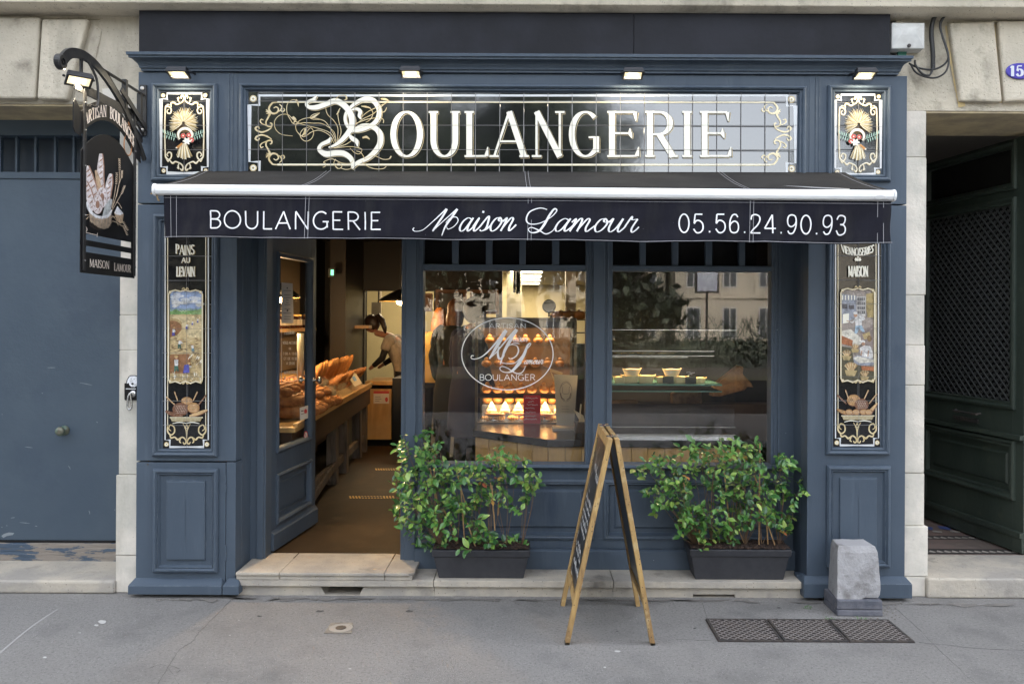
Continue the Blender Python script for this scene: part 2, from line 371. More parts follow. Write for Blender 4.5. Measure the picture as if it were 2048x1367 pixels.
# ================================================================ materials
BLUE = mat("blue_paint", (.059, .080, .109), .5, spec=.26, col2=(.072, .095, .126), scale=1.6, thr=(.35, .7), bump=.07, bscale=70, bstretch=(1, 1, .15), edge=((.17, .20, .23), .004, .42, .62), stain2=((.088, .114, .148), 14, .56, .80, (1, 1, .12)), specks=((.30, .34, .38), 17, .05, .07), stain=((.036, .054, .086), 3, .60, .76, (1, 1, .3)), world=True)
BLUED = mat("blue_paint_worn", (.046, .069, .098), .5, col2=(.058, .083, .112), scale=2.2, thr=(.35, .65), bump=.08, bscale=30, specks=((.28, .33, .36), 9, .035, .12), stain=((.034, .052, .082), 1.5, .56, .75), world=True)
WORN = mat("flaking_paint_board", (.05, .078, .118), .6, col2=(.23, .20, .17), scale=7, stretch=(.45, 1, 2.2), thr=(.44, .47), bump=.6, bscale=18, bstretch=(.3, 1, 3), stain=((.11, .095, .08), 22, .58, .66, (.15, 1, 2.5)), world=True)
BLACKB = mat("black_board", (.006, .0065, .010), .6, spec=.25, col2=(.012, .013, .019), scale=2, bump=.1, bscale=25, stain=((.035, .033, .032), 5, .66, .78, (.3, 1, 1)), world=True)
STONE = mat("limestone", (.54, .485, .39), .85, orand=.16, stain2=((.16, .145, .115), 2.6, .54, .82, (1, 1, .3)), col2=(.38, .345, .275), scale=1.7, thr=(.4, .72), bump=.45, bscale=45, specks=((.29, .265, .215), 85, .34, .14), stain=((.23, .205, .16), 5.5, .56, .74), world=True)
STONEC = mat("clean_limestone", (.66, .61, .535), .8, orand=.14, stain2=((.27, .24, .19), 3, .58, .82, (1, 1, .3)), edge=((.36, .33, .27), .008, .4, .6), col2=(.47, .45, .395), scale=2.2, bump=.25, bscale=30, specks=((.40, .37, .32), 60, .2, .10), stain=((.36, .33, .28), 5, .66, .80), world=True)
STONES = mat("step_stone", (.47, .42, .345), .75, orand=.12, edge=((.17, .155, .13), .007, .47, .60), col2=(.33, .305, .27), scale=3, bump=.3, bscale=35, specks=((.22, .20, .17), 75, .3, .14), stain=((.19, .175, .155), 4, .58, .74), world=True)
DARKIN = mat("dark_void", (.006, .006, .007), .9)
MORTAR = mat("mortar_joint", (.30, .26, .19), .9, col2=(.2, .18, .14), scale=12, world=True)
MORTARY = mat("ochre_mortar", (.52, .40, .20), .9, col2=(.36, .30, .2), scale=9, world=True)
GLASS = glass_mat("window_glass", .042)
GLASST = glass_mat("clear_glass", .016)
TILE = mat("black_glazed_tile", (.007, .0075, .009), .12, ior=1.5, bump=.035, bscale=9, world=True)
TILES = mat("sign_glazed_tile", (.007, .0075, .009), .07, ior=2.0, bump=.018, bscale=7, world=True)
GROUTL = mat("tile_joint", (.20, .20, .21), .7)
CREAM = mat("cream_enamel", (.80, .775, .67), .3)
GOLD = mat("gold_enamel", (.52, .40, .20), .35, col2=(.64, .54, .34), scale=30)
GOLDD = mat("old_gold_enamel", (.33, .25, .11), .4)
TWHITE = mat("white_enamel_line", (.60, .62, .64), .3)
SHADOWK = mat("umber_outline", (.05, .035, .02), .5)
WHITE = mat("white_paint", (.82, .82, .82), .4)
ASPH = mat("pavement_asphalt", (.265, .253, .241), .85, col2=(.335, .322, .308), scale=.9, thr=(.3, .7), bump=1.0, bscale=170, specks=((.44, .43, .41), 90, .25, .28), stain=((.20, .196, .19), 2.3, .52, .72), stain2=((.17, .164, .157), 70, .50, .72), world=True, detail=9)
CRACK = mat("pavement_crack", (.13, .125, .12), .9)
IRON = mat("cast_iron", (.045, .042, .042), .6, .3, col2=(.085, .07, .06), scale=14, bump=.3, bscale=60, world=True)
# ================================================================ ground
g = MB(); g.box(-60, 60, -9.0, 0.10, -.30, 0.0)
pave = g.build("pavement", ASPH, loc=(0, 0, 0)); pave['kind'] = 'structure'
g = MB(); g.box(-90, 90, -19.0, -9.0, -.5, -.13)
road = g.build("road", mat("road_asphalt", (.022, .022, .023), .95, spec=.05, col2=(.03, .03, .03), scale=2, bump=.3, bscale=80, world=True), loc=(0, 0, 0)); road['kind'] = 'structure'
g = MB(); g.box(-120, 120, -160, -19.0, -.5, -.01)
sq = g.build("square_ground", mat("square_gravel", (.10, .10, .07), .9, col2=(.05, .07, .03), scale=.2, thr=(.4, .6), world=True), loc=(0, 0, 0)); sq['kind'] = 'structure'
def gmap(u, v, h): return Vector((u, v, h))
def gpix(px, py):   # ground point under a pixel of the photo
    x = px + ROLL * (py - 683.5); y = py - ROLL * (px - 1024); d = CAMH * F / (y - HY)
    return ((x - CX) * d / F, d - CAMD)
D = Draw(gmap, gpix); D.use(CRACK); r2 = random.Random(3)
for line, wd in (([(462, 1200), (430, 1232), (400, 1262), (384, 1282), (358, 1300), (340, 1328), (310, 1375)], 1.7),
                 ([(340, 1330), (360, 1338), (352, 1346)], 1.0), ([(1838, 1284), (1880, 1288), (1960, 1296), (2060, 1300)], 1.6),
                 ([(1352, 1278), (1420, 1280)], .8), ([(1790, 1215), (1830, 1250), (1880, 1300), (1960, 1375)], .8),
                 ([(360, 1370), (330, 1330), (300, 1335)], .8), ([(1405, 1205), (1415, 1238)], .8)):
    q = catmull(line, 9); q = [(a + r2.uniform(-.9, .9), b + r2.uniform(-.5, .5)) for a, b in q]
    D.rib(q, [wd * r2.uniform(.4, 1.3) for _ in range(14)], smooth=False)
D.use(mat("pavement_scar", (.315, .305, .295), .9)); D.rib([(0, 1305), (60, 1255), (115, 1218)], [3, 2.4, 1.6])
D.use(mat("gum_spot", (.42, .41, .39), .9)); 
for a, b, r in ((205, 1243, 9), (193, 1250, 5), (90, 1314, 4), (1235, 1302, 6), (700, 1337, 3), (160, 1265, 3), (1210, 1334, 3), (460, 1270, 2.5), (478, 1240, 2)):
    D.poly([(a + r * r2.uniform(.7, 1.3) * cos(t * .7), b + r * .38 * r2.uniform(.6, 1.3) * sin(t * .7)) for t in range(9)])
D.use(mat("dark_spot", (.07, .07, .07), .9))
for a, b, r in ((1560, 1240, 5), (1558, 1215, 4), (820, 1222, 9), (640, 1222, 8), (520, 1232, 5), (1390, 1256, 3), (1235, 1262, 3)):
    D.poly([(a + r * r2.uniform(.6, 1.3) * cos(t * .7), b + r * .3 * r2.uniform(.5, 1.3) * sin(t * .7)) for t in range(9)])
D.use(mat("kerb_dirt", (.17, .158, .145), .95, specks=((.32, .3, .28), 60, .3, .3), world=True))
for i in range(70):
    a = r2.uniform(270, 2048); 
    if 1650 < a < 1775: continue
    b = (1198 if 486 < a < 1600 else 1201) + ROLL * (a - 1024) + (0 if a < 1815 else 2); D.poly([(a + r2.uniform(10, 40) * cos(t * .785), b + abs(r2.gauss(0, 2.2)) + r2.uniform(.5, 2) * sin(t * .785)) for t in range(8)])
D.build("surface_marks", pave)
# ================================================================ the stone building
bld = thing("stone_building", "pale limestone building front with worn blocks around both doorways and the shop", "building", (0, .1, 0))
SY = .06   # stone face
xL = P(240, 700, SY).x; xR = P(1849, 700, SY).x
xsl = P(300, 700, SY).x; xsr = P(1790, 700, SY).x
zt = 4.2; zlL = P(100, 208, SY).z; zlR = P(1950, 222, SY).z
m = MB()
m.box(xL, xsl, SY, .9, 0, zlL); m.build("pier", STONEC, bld, bevel=.006)
m = MB(); m.box(xsr, xR, SY, .9, 0, zlR); m.build("pier", STONEC, bld, bevel=.006)
m = MB(); m.box(-5.5, xsl, SY + .004, .62, zlL + .001, zt); m.build("upper_wall", STONE, bld)
m = MB(); m.box(xsr, 6.2, SY + .004, .62, zlR + .001, zt); m.build("upper_wall", STONE, bld)
m = MB(); m.box(xsl, xsr, .12, .5, 3.2, zt)
m.box(xsl, xsr, .30, .5, 2.75, 3.2); m.build("upper_wall", STONE, bld)
m = MB(); m.box(-14, 14, .63, 12.8, 3.15, 14.5); m.box(-14, -2.75, 1.0, 12.8, 0, 3.15); m.box(3.93, 14, .91, 12.8, 0, 3.15); m.box(2.26, 3.92, 4.6, 12.8, 0, 3.15); m.box(-14, -5.5, SY, .62, 0, 14.5); m.box(6.2, 14, SY, .62, 0, 14.5); m.box(-5.5, 6.2, SY + .01, .63, zt, 14.5); m.build("upper_storeys", STONE, bld)  # unseen storeys and masses behind, raised to keep sun off the street
m = MB(); m.box(-5.5, -4.4, SY, .9, 0, zlL); m.box(4.2, 6.2, SY, .9, 0, zlR); m.build("pier", STONEC, bld)
# slightly proud individual pier blocks, with joints
for xa, xb, edges in ((xL, P(276, 0, SY).x, (1163, 1108, 948, 700, 630, 520, 330, 208)), (P(1811, 0, SY).x, xR, (1205, 1150, 1050, 945, 770, 690, 590, 315, 222))):
    right = xa > 0
    for i in range(len(edges) - 1):
        z0 = max(0, P(260 if not right else 1830, edges[i], SY).z); z1 = P(260 if not right else 1830, edges[i + 1], SY).z
        if i == 0: z0 = 0.0
        o = rnd.uniform(.004, .012) + (.012 if i < 2 else 0); e = rnd.uniform(-.004, .006) + (.012 if i < 2 else 0)
        m = MB(); x0, x1 = (xa - e, xb + .03) if not right else (xa - .03, xb + e)
        m.box(x0, x1, SY - o, SY + .05, z0 + .0015, z1 - .0015); m.build("pier_block", STONEC, bld, bevel=.004)
# voussoirs over the two doorways
def vous(pts, out, nm="voussoir"):
    q = [XZ(a, b, SY) for a, b in pts]; m = MB(); m.prismXZ(q, SY - out, SY + .2); return m.build(nm, STONE, bld, bevel=.012, seg=2)
vous([(-120, 40), (88, 40), (78, 201), (-120, 201)], .045)
vous([(92, 43), (183, 43), (140, 203), (82, 201)], .042)
vous([(187, 47), (205, 62), (172, 208), (144, 204)], .006)
vous([(1916, 205), (1893, 50), (1983, 47), (1999, 207)], .035)
vous([(2003, 207), (1990, 47), (2110, 47), (2120, 200)], .04)
m = MB(); m.cur = 0
D = Draw(lambda u, v, h: Vector((u, SY - .002 - h, v)), lambda a, b: XZ(a, b, SY))
D.use(MORTARY); D.rib([(1894, 52), (1902, 100), (1912, 160), (1924, 214)], [9, 13, 12, 14]); D.rib([(1987, 50), (1992, 110), (2001, 206)], [7, 5, 6], dx=0)
D.use(MORTAR); D.rib([(1820, 30), (1900, 32), (2060, 28)], 2.5); D.rib([(0, 38), (120, 39), (200, 40)], 2)
D.use(mat("pale_filler", (.55, .52, .46), .9)); D.poly([(205, 178), (232, 176), (233, 200), (207, 202)]); D.poly([(1800, 26), (1862, 28), (1862, 36), (1800, 36)])
D.build("mortar_joints", bld)
# string course along the top
zc = P(1024, 9, -.10).z
m = MB(); prof = [(-.10, zc), (-.10, zc + .05), (-.14, zc + .07), (-.14, zc + .3), (SY + .1, zc + .3), (SY + .1, zc - .02), (-.05, zc - .02)]
m.prismYZ(prof, -5.5, 6.2); m.build("string_course", STONE, bld, bevel=.006)
# doorway floors / thresholds, side returns
def ztop(px, py, Y): return P(px, py, Y).z
m = MB(); zs = ztop(120, 1160, SY - .04); m.box(-4.4, xL - .003, SY - .045, .46, 0, zs); m.build("door_sill", STONES, bld, bevel=.015, seg=3)
zsr = ztop(1950, 1156, SY - .04); m = MB(); m.box(xR + .003, 4.2, SY - .045, .52, 0, zsr); m.build("door_sill", STONES, bld, bevel=.012, seg=3)
# soffits
m = MB(); m.box(-4.4, xL, .07, .62, zlL - .012, zlL); m.build("soffit", mat("yellow_soffit", (.44, .36, .22), .9, col2=(.3, .25, .17), scale=6, world=True), bld)
m = MB(); m.box(xR, 4.2, .07, .66, zlR - .012, zlR); m.build("soffit", MATS["yellow_soffit"], bld)
# ---- left double door leaf
dY = .42
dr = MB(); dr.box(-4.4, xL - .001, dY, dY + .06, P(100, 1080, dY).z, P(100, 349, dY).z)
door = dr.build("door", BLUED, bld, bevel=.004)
door['label'] = "tall plain blue door leaf with round knob"
m = MB(); m.box(-4.4, xL - .001, dY - .015, dY + .05, P(100, 1127, dY).z, P(100, 1085, dY).z); m.build("weather_board", WORN, door, bevel=.006)
m = MB(); m.box(-4.4, xL - .001, dY + .001, dY + .05, P(100, 1084.5, dY).z, P(100, 1080.5, dY).z); m.build("rail_groove", DARKIN, door)
m = MB(); z0, z1 = P(100, 348.5, dY).z, P(100, 262, dY).z
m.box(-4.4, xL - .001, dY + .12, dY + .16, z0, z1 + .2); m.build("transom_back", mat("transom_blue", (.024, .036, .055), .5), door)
m = MB(); m.box(-4.4, xL, dY - .01, dY + .1, z1 - .03, z1 + .3); m.box(-4.4, xL, dY - .012, dY + .1, P(100, 358, dY).z, z0 + .012)
for px in list(range(-415, 0, 38)) + [5, 38, 76, 115, 152, 190, 228]:
    x = P(px, 0, dY + .05).x; m.box(x - .007, x + .007, dY + .03, dY + .06, z0, z1)
m.build("transom_bars", BLUED, door, bevel=.003)
m = MB(); c = P(130, 860, dY); m.lathe([(.031, 0), (.031, -.008), (.012, -.012), (.011, -.035), (.026, -.042), (.030, -.055), (.026, -.066), (.010, -.070)], c, 20, 'Y')
m.build("knob", mat("tarnished_brass", (.16, .15, .115), .45, .6, col2=(.12, .19, .15), scale=25), door, smooth=True, bevel=0)
D = Draw(lambda u, v, h: Vector((u, dY - h, v)), lambda a, b: XZ(a, b, dY)); D.use(mat("bare_chip", (.22, .25, .27), .8))
D.poly([(3, 1071), (8, 1067), (18, 1064), (29, 1065), (26, 1069), (14, 1071), (7, 1075)])
for a, b, c_, d_ in ((137, 931, 141, 938), (22, 1035, 30, 1034), (70, 1051, 75, 1052), (40, 1044, 60, 1046), (178, 1020, 180, 1028), (95, 735, 111, 735), (229, 1018, 230, 1020), (4, 828, 5, 829), (193, 843, 196, 845), (84, 785, 85, 787), (160, 765, 185, 770), (50, 893, 66, 895), (3, 1053, 5, 1054), (13, 1050, 15, 1051)):
    D.rib([(a, b), ((a + c_) / 2 + .6, (b + d_) / 2), (c_, d_)], [.5, 1.3, .4])
D.build("paint_chips", door)
# ---- right doorway: hall and open green door leaf
GREEN = mat("dark_green_paint", (.030, .042, .034), .42, col2=(.044, .058, .046), scale=3, stretch=(1, 1, .3), bump=.12, bscale=30, stain=((.085, .095, .06), 5, .62, .8), world=True)
hall = MB(); hx0, hx1, hy1, hz0 = xR - .3, 3.9, 4.5, zsr - .01
hall.box(hx0, hx0 + .02, .86, hy1, 0, 3.3); hall.box(hx1, hx1 + .02, .5, hy1, 0, 3.3); hall.box(hx0, hx1, hy1, hy1 + .02, 0, 3.3); hall.box(hx0, hx1, .62, hy1, 3.05, 3.07)
hall.build("hall_wall", mat("hall_plaster", (.20, .185, .16), .9), bld)
m = MB(); m.box(hx0, hx1, .52, hy1, hz0 - .05, hz0); hf = m.build("hall_floor", mat("hall_floor_tile", (.14, .115, .10), .5, col2=(.20, .14, .12), scale=3, world=True), bld)
D = Draw(lambda u, v, h: Vector((u, v, hz0 + h)))
D.use(mat("tile_dark", (.045, .04, .038), .5)); D.raw([(xR, .56), (hx1, .56), (hx1, .68), (xR, .68)]); D.raw([(xR, .92), (hx1, .92), (hx1, 1.02), (xR, 1.02)])
D.use(mat("tile_pale", (.34, .31, .27), .5))
x = xR
while x < hx1 - .06:
    D.raw([(x, .60), (x + .025, .645), (x + .05, .60), (x + .025, .585)]); D.raw([(x, .95), (x + .025, .99), (x + .05, .95), (x + .025, .935)]); x += .05
D.use(mat("tile_blue", (.07, .10, .26), .5))
for i in range(9): D.raw([(xR + .02 + i * .13, 1.2), (xR + .08 + i * .13, 1.16), (xR + .12 + i * .13, 1.24), (xR + .05 + i * .13, 1.29)])
D.use(MATS["tile_pale"])
for i in range(9): D.raw([(xR + .05 + i * .13, 1.10), (xR + .11 + i * .13, 1.08), (xR + .13 + i * .13, 1.13), (xR + .07 + i * .13, 1.15)])
D.build("floor_pattern", hf)
# leaf in its own frame: u from hinge (near) to free edge (far), n toward the viewer, then turned into place
A = Vector((3.24, .54, 0)); B = Vector((3.06, 1.62, 0)); U = (B - A).normalized(); N = Vector((-U.y, U.x, 0))
if N.x > 0: N = -N
LM = Matrix(((U.x, -N.x, 0, A.x), (U.y, -N.y, 0, A.y), (0, 0, 1, 0), (0, 0, 0, 1)))   # (u, depth away from viewer, z)
lw = (B - A).length
zb, ztp = hz0 + .012, 2.86
m = MB(LM)
def lz(py): return CAMH - (py - ROLL * (2040 - 1024) - HY) * 5.36 / F   # heights read at the near edge
zz = dict(tb=lz(1013), lp0=lz(995), lp1=lz(893), mid0=lz(880), mid1=lz(830), g0=lz(812), g1=lz(400), r1=lz(372), t0=lz(366), t1=lz(285))
m.box(0, .10, 0, .05, zb, ztp); m.box(lw - .10, lw, 0, .05, zb, ztp)
for a, b in ((zb, zz['lp0'] - .03), (zz['lp1'] + .03, zz['g0'] - .02), (zz['g1'] + .02, zz['t0'] - .02), (zz['t1'] + .02, ztp)): m.box(.0995, lw - .0995, .002, .048, a, b)
m.box(.1, lw - .1, .02, .04, zz['lp0'] - .04, zz['lp1'] + .04)
gd = m.build("door", GREEN, bld, bevel=.004); gd['label'] = "dark green door leaf standing open, with a lattice grille"
m = MB(LM)
def lmould(z0, z1, i=0.0):
    m.mould(.10 + i, lw - .10 - i, z0, z1, 0, [(-.03, -.002), (-.03, .018), (-.015, .024), (0, .010), (.015, .012), (.02, -.02)])
lmould(zz['lp0'], zz['lp1']); lmould(zz['g0'], zz['g1']); lmould(zz['t0'], zz['t1'])
m.mould(.16, lw - .16, zz['lp0'] + .06, zz['lp1'] - .06, .02, [(0, 0), (.012, .012), (.02, .012)])
m.box(-.01, lw, -.035, 0.001, zb + .10, zb + .135); m.box(-.01, lw, -.02, 0.001, zb, zb + .10)
m.box(0, lw, -.03, 0.001, zz['mid0'], zz['mid0'] + .03)
m.build("panel_moulding", GREEN, gd, bevel=.002)
m = MB(LM); m.box(.1, lw - .1, .02, .03, zz['t0'] - .02, zz['t1'] + .02); m.build("pane", mat("dull_pane", (.018, .018, .017), .25), gd)
m = MB(LM); m.box(.1, lw - .1, .034, .04, zz['g0'] - .02, zz['g1'] + .02); m.build("grille_back", DARKIN, gd)
m = MB(LM); st = .062; gw, gh = lw - .2, zz['g1'] - zz['g0']; n_ = int((gw + gh) / st) + 1
for i in range(n_):
    for sg in (1, -1):
        c = i * st
        # line u+v=c (or mirrored) clipped to the rectangle
        u0, u1 = max(0, c - gh), min(gw, c)
        if u1 - u0 < .01: continue
        pts = [(u0, c - u0), (u1, c - u1)]
        if sg < 0: pts = [(gw - a, b) for a, b in pts]
        m.tube([(.1 + a, .016 + sg * .003, zz['g0'] + b) for a, b in pts], .0062, 5)
for i in range(int(gw / st * 2)):
    for j in range(int(gh / st * 2)):
        if (i + j) % 2: continue
        u, v = (i + 1) * st / 2, (j + 1) * st / 2
        if u < gw - .01 and v < gh - .01: m.add([(.1 + u + .013 * a, .007, zz['g0'] + v + .013 * b) for a, b in ((1, 0), (0, 1), (-1, 0), (0, -1))], [(0, 1, 2, 3)])
m.build("grille", mat("iron_grille", (.075, .08, .08), .45, .3), gd)
m = MB(LM); m.tube([(.38, -.02, zz['mid1'] - .03), (.38, -.05, zz['mid1'] - .035), (.62, -.05, zz['mid1'] - .035), (.62, -.02, zz['mid1'] - .03)], .008, 6)
m.box(.42, .68, -.008, 0, zz['mid0'] + .06, zz['mid0'] + .09); m.build("handle", IRON, gd)
# ================================================================ the shopfront
shop = thing("shopfront", "dark blue panelled wooden shopfront with a cornice, two glazed bays and an open door", "shopfront", (0, 0, 0))
WY = .25          # window wall plane
fl, fr = P(274, 700, 0).x, P(1812, 700, 0).x
pl1, pr0 = P(472, 900, 0).x, P(1615, 900, 0).x
zplL, zplR = P(370, 1162, -.05).z, P(1700, 1158, -.05).z
ztopf = P(1024, 148, 0).z
def P0x(px): return P(px, 640, 0).x
def Zf(py, Y=0.0): return P(1024, py, Y).z
# pilasters, each a face with a return
xs = P(452, 1000, 0).x; xsr2 = P(1636, 300, 0).x
m = MB()
m.box(fl, xs - .0015, 0, .10, .012, P(360, 924, 0).z - .002); m.box(xs + .0015, pl1, 0, .10, .012, P(360, 924, 0).z + .001)
m.box(fl, pl1, 0, .10, P(360, 922, 0).z + .002, P(360, 409, 0).z - .002)
m.box(fl, pl1, 0.001, .10, P(360, 407, 0).z + .001, ztopf)
m.box(pl1 - .03, pl1 - .0001, .10, WY + .06, .012, 2.95)
m.build("pilaster", BLUE, shop, bevel=.0025)
m = MB()
m.box(pr0, fr, 0, .10, .012, P(1700, 410, 0).z - .002); m.box(pr0, fr, 0.001, .10, P(1700, 408, 0).z + .001, ztopf)
m.box(pr0 + .0001, pr0 + .03, .10, WY + .06, .012, 2.95)
m.build("pilaster", BLUE, shop, bevel=.0025)
# plinths
for a, b, z, sp in ((fl - .02, pl1 + .04, zplL, xs), (pr0 - .035, fr + .02, zplR, None)):
    segs = [(a, b)] if sp is None else [(a, sp - .002), (sp + .002, b)]
    m = MB()
    for p_, q_ in segs:
        m.box(p_, q_, -.055, .06, .022, z - .025); m.taper(p_, q_, -.055, .06, z - .025, p_ + .018, q_ - .018, -.004, .06, z + .004)
    m.box(a if sp is None else b - .04, b if sp is not None else a + .04, .061, .13, .022, z - .01)
    m.build("plinth", BLUE, shop, bevel=.004)
# panel mouldings
PROF = [(0, -.002), (0, .014), (.006, .026), (.014, .030), (.022, .024), (.026, .012), (.034, .016), (.040, .012), (.046, -.002)]
PROFD = [(0, -.002), (0, .016), (.008, .028), (.018, .030), (.026, .016), (.032, .020), (.038, .008), (.046, -.016), (.052, -.016)]
def frame(px0, px1, py0, py1, cx, prof=PROF, name="panel_moulding"):
    x0, x1 = P(px0, (py0 + py1) / 2, 0).x, P(px1, (py0 + py1) / 2, 0).x; z1, z0 = P(cx, py0, 0).z, P(cx, py1, 0).z
    m = MB(); m.mould(x0, x1, z0, z1, 0, prof); return m.build(name, BLUE, shop), (x0, x1, z0, z1)
frame(305, 436, 168, 364, 370); frame(1654, 1780, 172, 364, 1716)
frame(308, 438, 429, 912, 370); frame(1652, 1779, 431, 909, 1716)
for px0, px1, py0, py1, cx in ((308, 438, 936, 1143, 373), (1652, 1779, 930, 1133, 1716)):
    o, (x0, x1, z0, z1) = frame(px0, px1, py0, py1, cx, PROFD)
    m = MB(); m.box(x0 + .046, x1 - .046, -.0005, .004, z0 + .046, z1 - .046)
    m.mould(x0 + .075, x1 - .075, z0 + .07, z1 - .07, 0, [(0, 0), (.004, .012), (.010, .014), ((x1 - x0) / 2 - .075 - .001, .014)]); m.build("raised_panel", BLUE, shop)
# keyhole and hinges on the left lower door
m = MB(); c = P(296, 928, 0); m.lathe([(.006, .001), (.006, -.003), (.004, -.003)], c, 10, 'Y'); m.build("lock", IRON, shop)
m = MB()
for py in (958, 976, 1097, 1113): c = P(451.5, py, 0); m.box(c.x - .004, c.x + .006, -.006, .004, c.z - .022, c.z + .022)
m.build("hinge", BLUE, shop)
# fascia between pilasters
zfb = 2.42
m = MB(); m.box(pl1 - .006, pr0 + .006, .003, .12, zfb, ztopf)
m.build("fascia", BLUE, shop, bevel=.002)
m = MB()
for px in (456, 463, 1630, 1637): x = P0x(px); m.box(x - .0025, x + .0025, -.003, .002, P(370, 407, 0).z, ztopf)
m.build("fascia_bead", BLUE, shop)
frame(480, 1611, 171, 372, 1024, [(0, -.002), (0, .014), (.005, .026), (.013, .030), (.020, .024), (.024, .012), (.031, .015), (.036, .010), (.042, -.002)])
# cornice profile (Y, Z)
m = MB(); zc1, zc0 = Zf(108, -.09), Zf(147, 0)
hh = zc1 - zc0
cp = [(.10, zc0), (-.016, zc0), (-.016, zc0 + .012), (-.026, zc0 + .014), (-.028, zc0 + .024), (-.034, zc0 + .034)]
for i in range(7): a = pi / 2 * i / 6; cp.append((-.036 - .042 * (1 - cos(a)), zc0 + .036 + (hh - .036 - .03) * sin(a)))
cp += [(-.084, zc1 - .028), (-.084, zc1 - .018), (-.095, zc1 - .016), (-.097, zc1), (.10, zc1 + .012)]
xa, xb = P(288, 145, 0).x, P(1792, 148, 0).x
ra = [(xa - max(0, -y) * .62, y, z) for y, z in cp]; rb = [(xb + max(0, -y) * .62, y, z) for y, z in cp]
m.prism(ra, rb); m.build("cornice", BLUE, shop, recalc=True)
# black fascia board above
fb = MB(); x0, x1 = P(278, 60, -.03).x, P(1781, 60, -.03).x; xm = P(1268, 60, -.03).x
z0, z1 = zc1 + .008, P(1024, 9, -.03).z + .02
fb.box(x0, xm - .001, -.03, .11, z0, z1); fb.box(xm + .001, x1, -.03, .11, z0, z1)
ob = fb.build("fascia_board", BLACKB, bevel=.002); tag(ob, "wide black painted board above the blue cornice", "board")
m = MB(); r2 = random.Random(5)
for i in range(14):
    x = x0 + (i + .5) * (x1 - x0) / 14; m.lathe([(.0045, 0), (.0045, -.002), (.002, -.003)], (x, -.03, z1 - .055), 8, 'Y')
m.build("screw_heads", IRON, ob)
# ---------------- window wall
def wx(px, Y=WY): return P(px, 640, Y).x
def wz(py, Y=WY): return P(1200, py, Y).z
zled = .10; zstep = .145
m = MB(); m.box(wx(500), wx(533), WY + .001, WY + .12, zled, 2.95); m.box(wx(516), wx(530), WY - .012, WY, zstep, 2.95)
m.build("door_post", BLUE, shop, bevel=.004)
m = MB(); m.box(wx(803), wx(846), WY, WY + .12, zled, 2.95); m.box(wx(812), wx(833), WY - .014, WY, zled, 2.95); m.box(wx(839), wx(842), WY - .008, WY, zled, 2.95)
m.build("door_post", BLUE, shop, bevel=.004)
m = MB(); m.box(wx(533), wx(803), WY, WY + .1, 2.32, 2.95); m.build("door_lintel", BLUE, shop, bevel=.004)
gz0, gz1 = wz(926), wz(542); tz0, tz1 = wz(530), wz(470)
m = MB(); m.box(wx(1172), wx(1225), WY, WY + .09, gz0 - .02, 2.95)
m.box(wx(1178), wx(1181), WY - .006, WY, gz0, 2.95); m.box(wx(1186), wx(1209), WY - .016, WY, gz0, 2.95); m.box(wx(1214), wx(1217), WY - .006, WY, gz0, 2.95)
m.build("mullion", BLUE, shop, bevel=.003)
m = MB(); m.box(wx(1543), wx(1600), WY, WY + .09, zsl - .038 if False else wz(926) - .045, 2.95); m.box(wx(1548), wx(1552), WY - .008, WY, gz0, 2.95); m.box(wx(1556), wx(1561), WY - .010, WY, gz0, 2.95)
m.build("window_post", BLUE, shop, bevel=.003)
m = MB(); m.box(wx(846), wx(1172), WY + .004, WY + .08, gz1, tz0); m.box(wx(1225), wx(1546), WY + .004, WY + .08, gz1, tz0); m.box(wx(1222), wx(1546), WY - .012, WY + .003, gz1 + .008, tz0 - .006); m.build("transom_bar", BLUE, shop, bevel=.003)
m = MB()
for a, b in ((903, 916), (971, 984), (1038, 1051), (1104, 1118), (1280, 1292), (1345, 1357), (1412, 1425), (1479, 1491)):
    m.box(wx(a), wx(b), WY + .012, WY + .06, tz0, 2.75)
m.box(wx(846), wx(1172), WY + .012, WY + .06, 2.75, 2.95); m.box(wx(1225), wx(1546), WY + .012, WY + .06, 2.75, 2.95)
m.build("transom_glazing_bars", BLUE, shop, bevel=.003)
for a, b in ((846, 1172), (1225, 1545)):
    m = MB(); m.box(wx(a) - .004, wx(b) + .004, WY + .035, WY + .041, gz0 - .005, gz1 + .005); m.build("window_pane", GLASS, shop)
    m = MB(); m.box(wx(a) - .004, wx(b) + .004, WY + .035, WY + .041, tz0 - .004, 2.76); m.build("transom_pane", GLASS, shop)
# sill
m = MB(); zsl = gz0
m.prismYZ([(WY + .05, zsl + .002), (WY - .035, zsl - .004), (WY - .045, zsl - .02), (WY - .03, zsl - .032), (WY - .015, zsl - .04), (WY + .05, zsl - .04)], wx(833), wx(1565)); m.build("sill", BLUE, shop)
# stall riser
m = MB(); rz0, rz1 = wz(1077), wz(960)
m.box(wx(833), wx(1600), WY + .02, WY + .1, zled, zsl - .03)
m.box(wx(833), wx(1600), WY, WY + .021, rz1 - .004, zsl - .039); m.box(wx(833), wx(1600), WY, WY + .021, zled, rz0 + .004)
for a, b in ((833, 842), (1187, 1213), (1562, 1600)): m.box(wx(a), wx(b), WY + .0005, WY + .021, rz0, rz1)
m.build("stall_riser", BLUE, shop, bevel=.003)
for a, b in ((840, 1189), (1211, 1564)):
    m = MB(); m.mould(wx(a), wx(b), rz0, rz1, WY, [(-.004, -.003), (-.004, .010), (.008, .016), (.018, .010), (.022, .012), (.030, -.006), (.038, -.019), (.05, -.019)])
    m.mould(wx(a) + .075, wx(b) - .075, rz0 + .075, rz1 - .075, WY + .02, [(-.015, 0), (0, .012), (.004, .012)]); m.box(wx(a) + .0785, wx(b) - .0785, WY + .0085, WY + .02, rz0 + .0785, rz1 - .0785); m.build("panel_moulding", BLUE, shop)
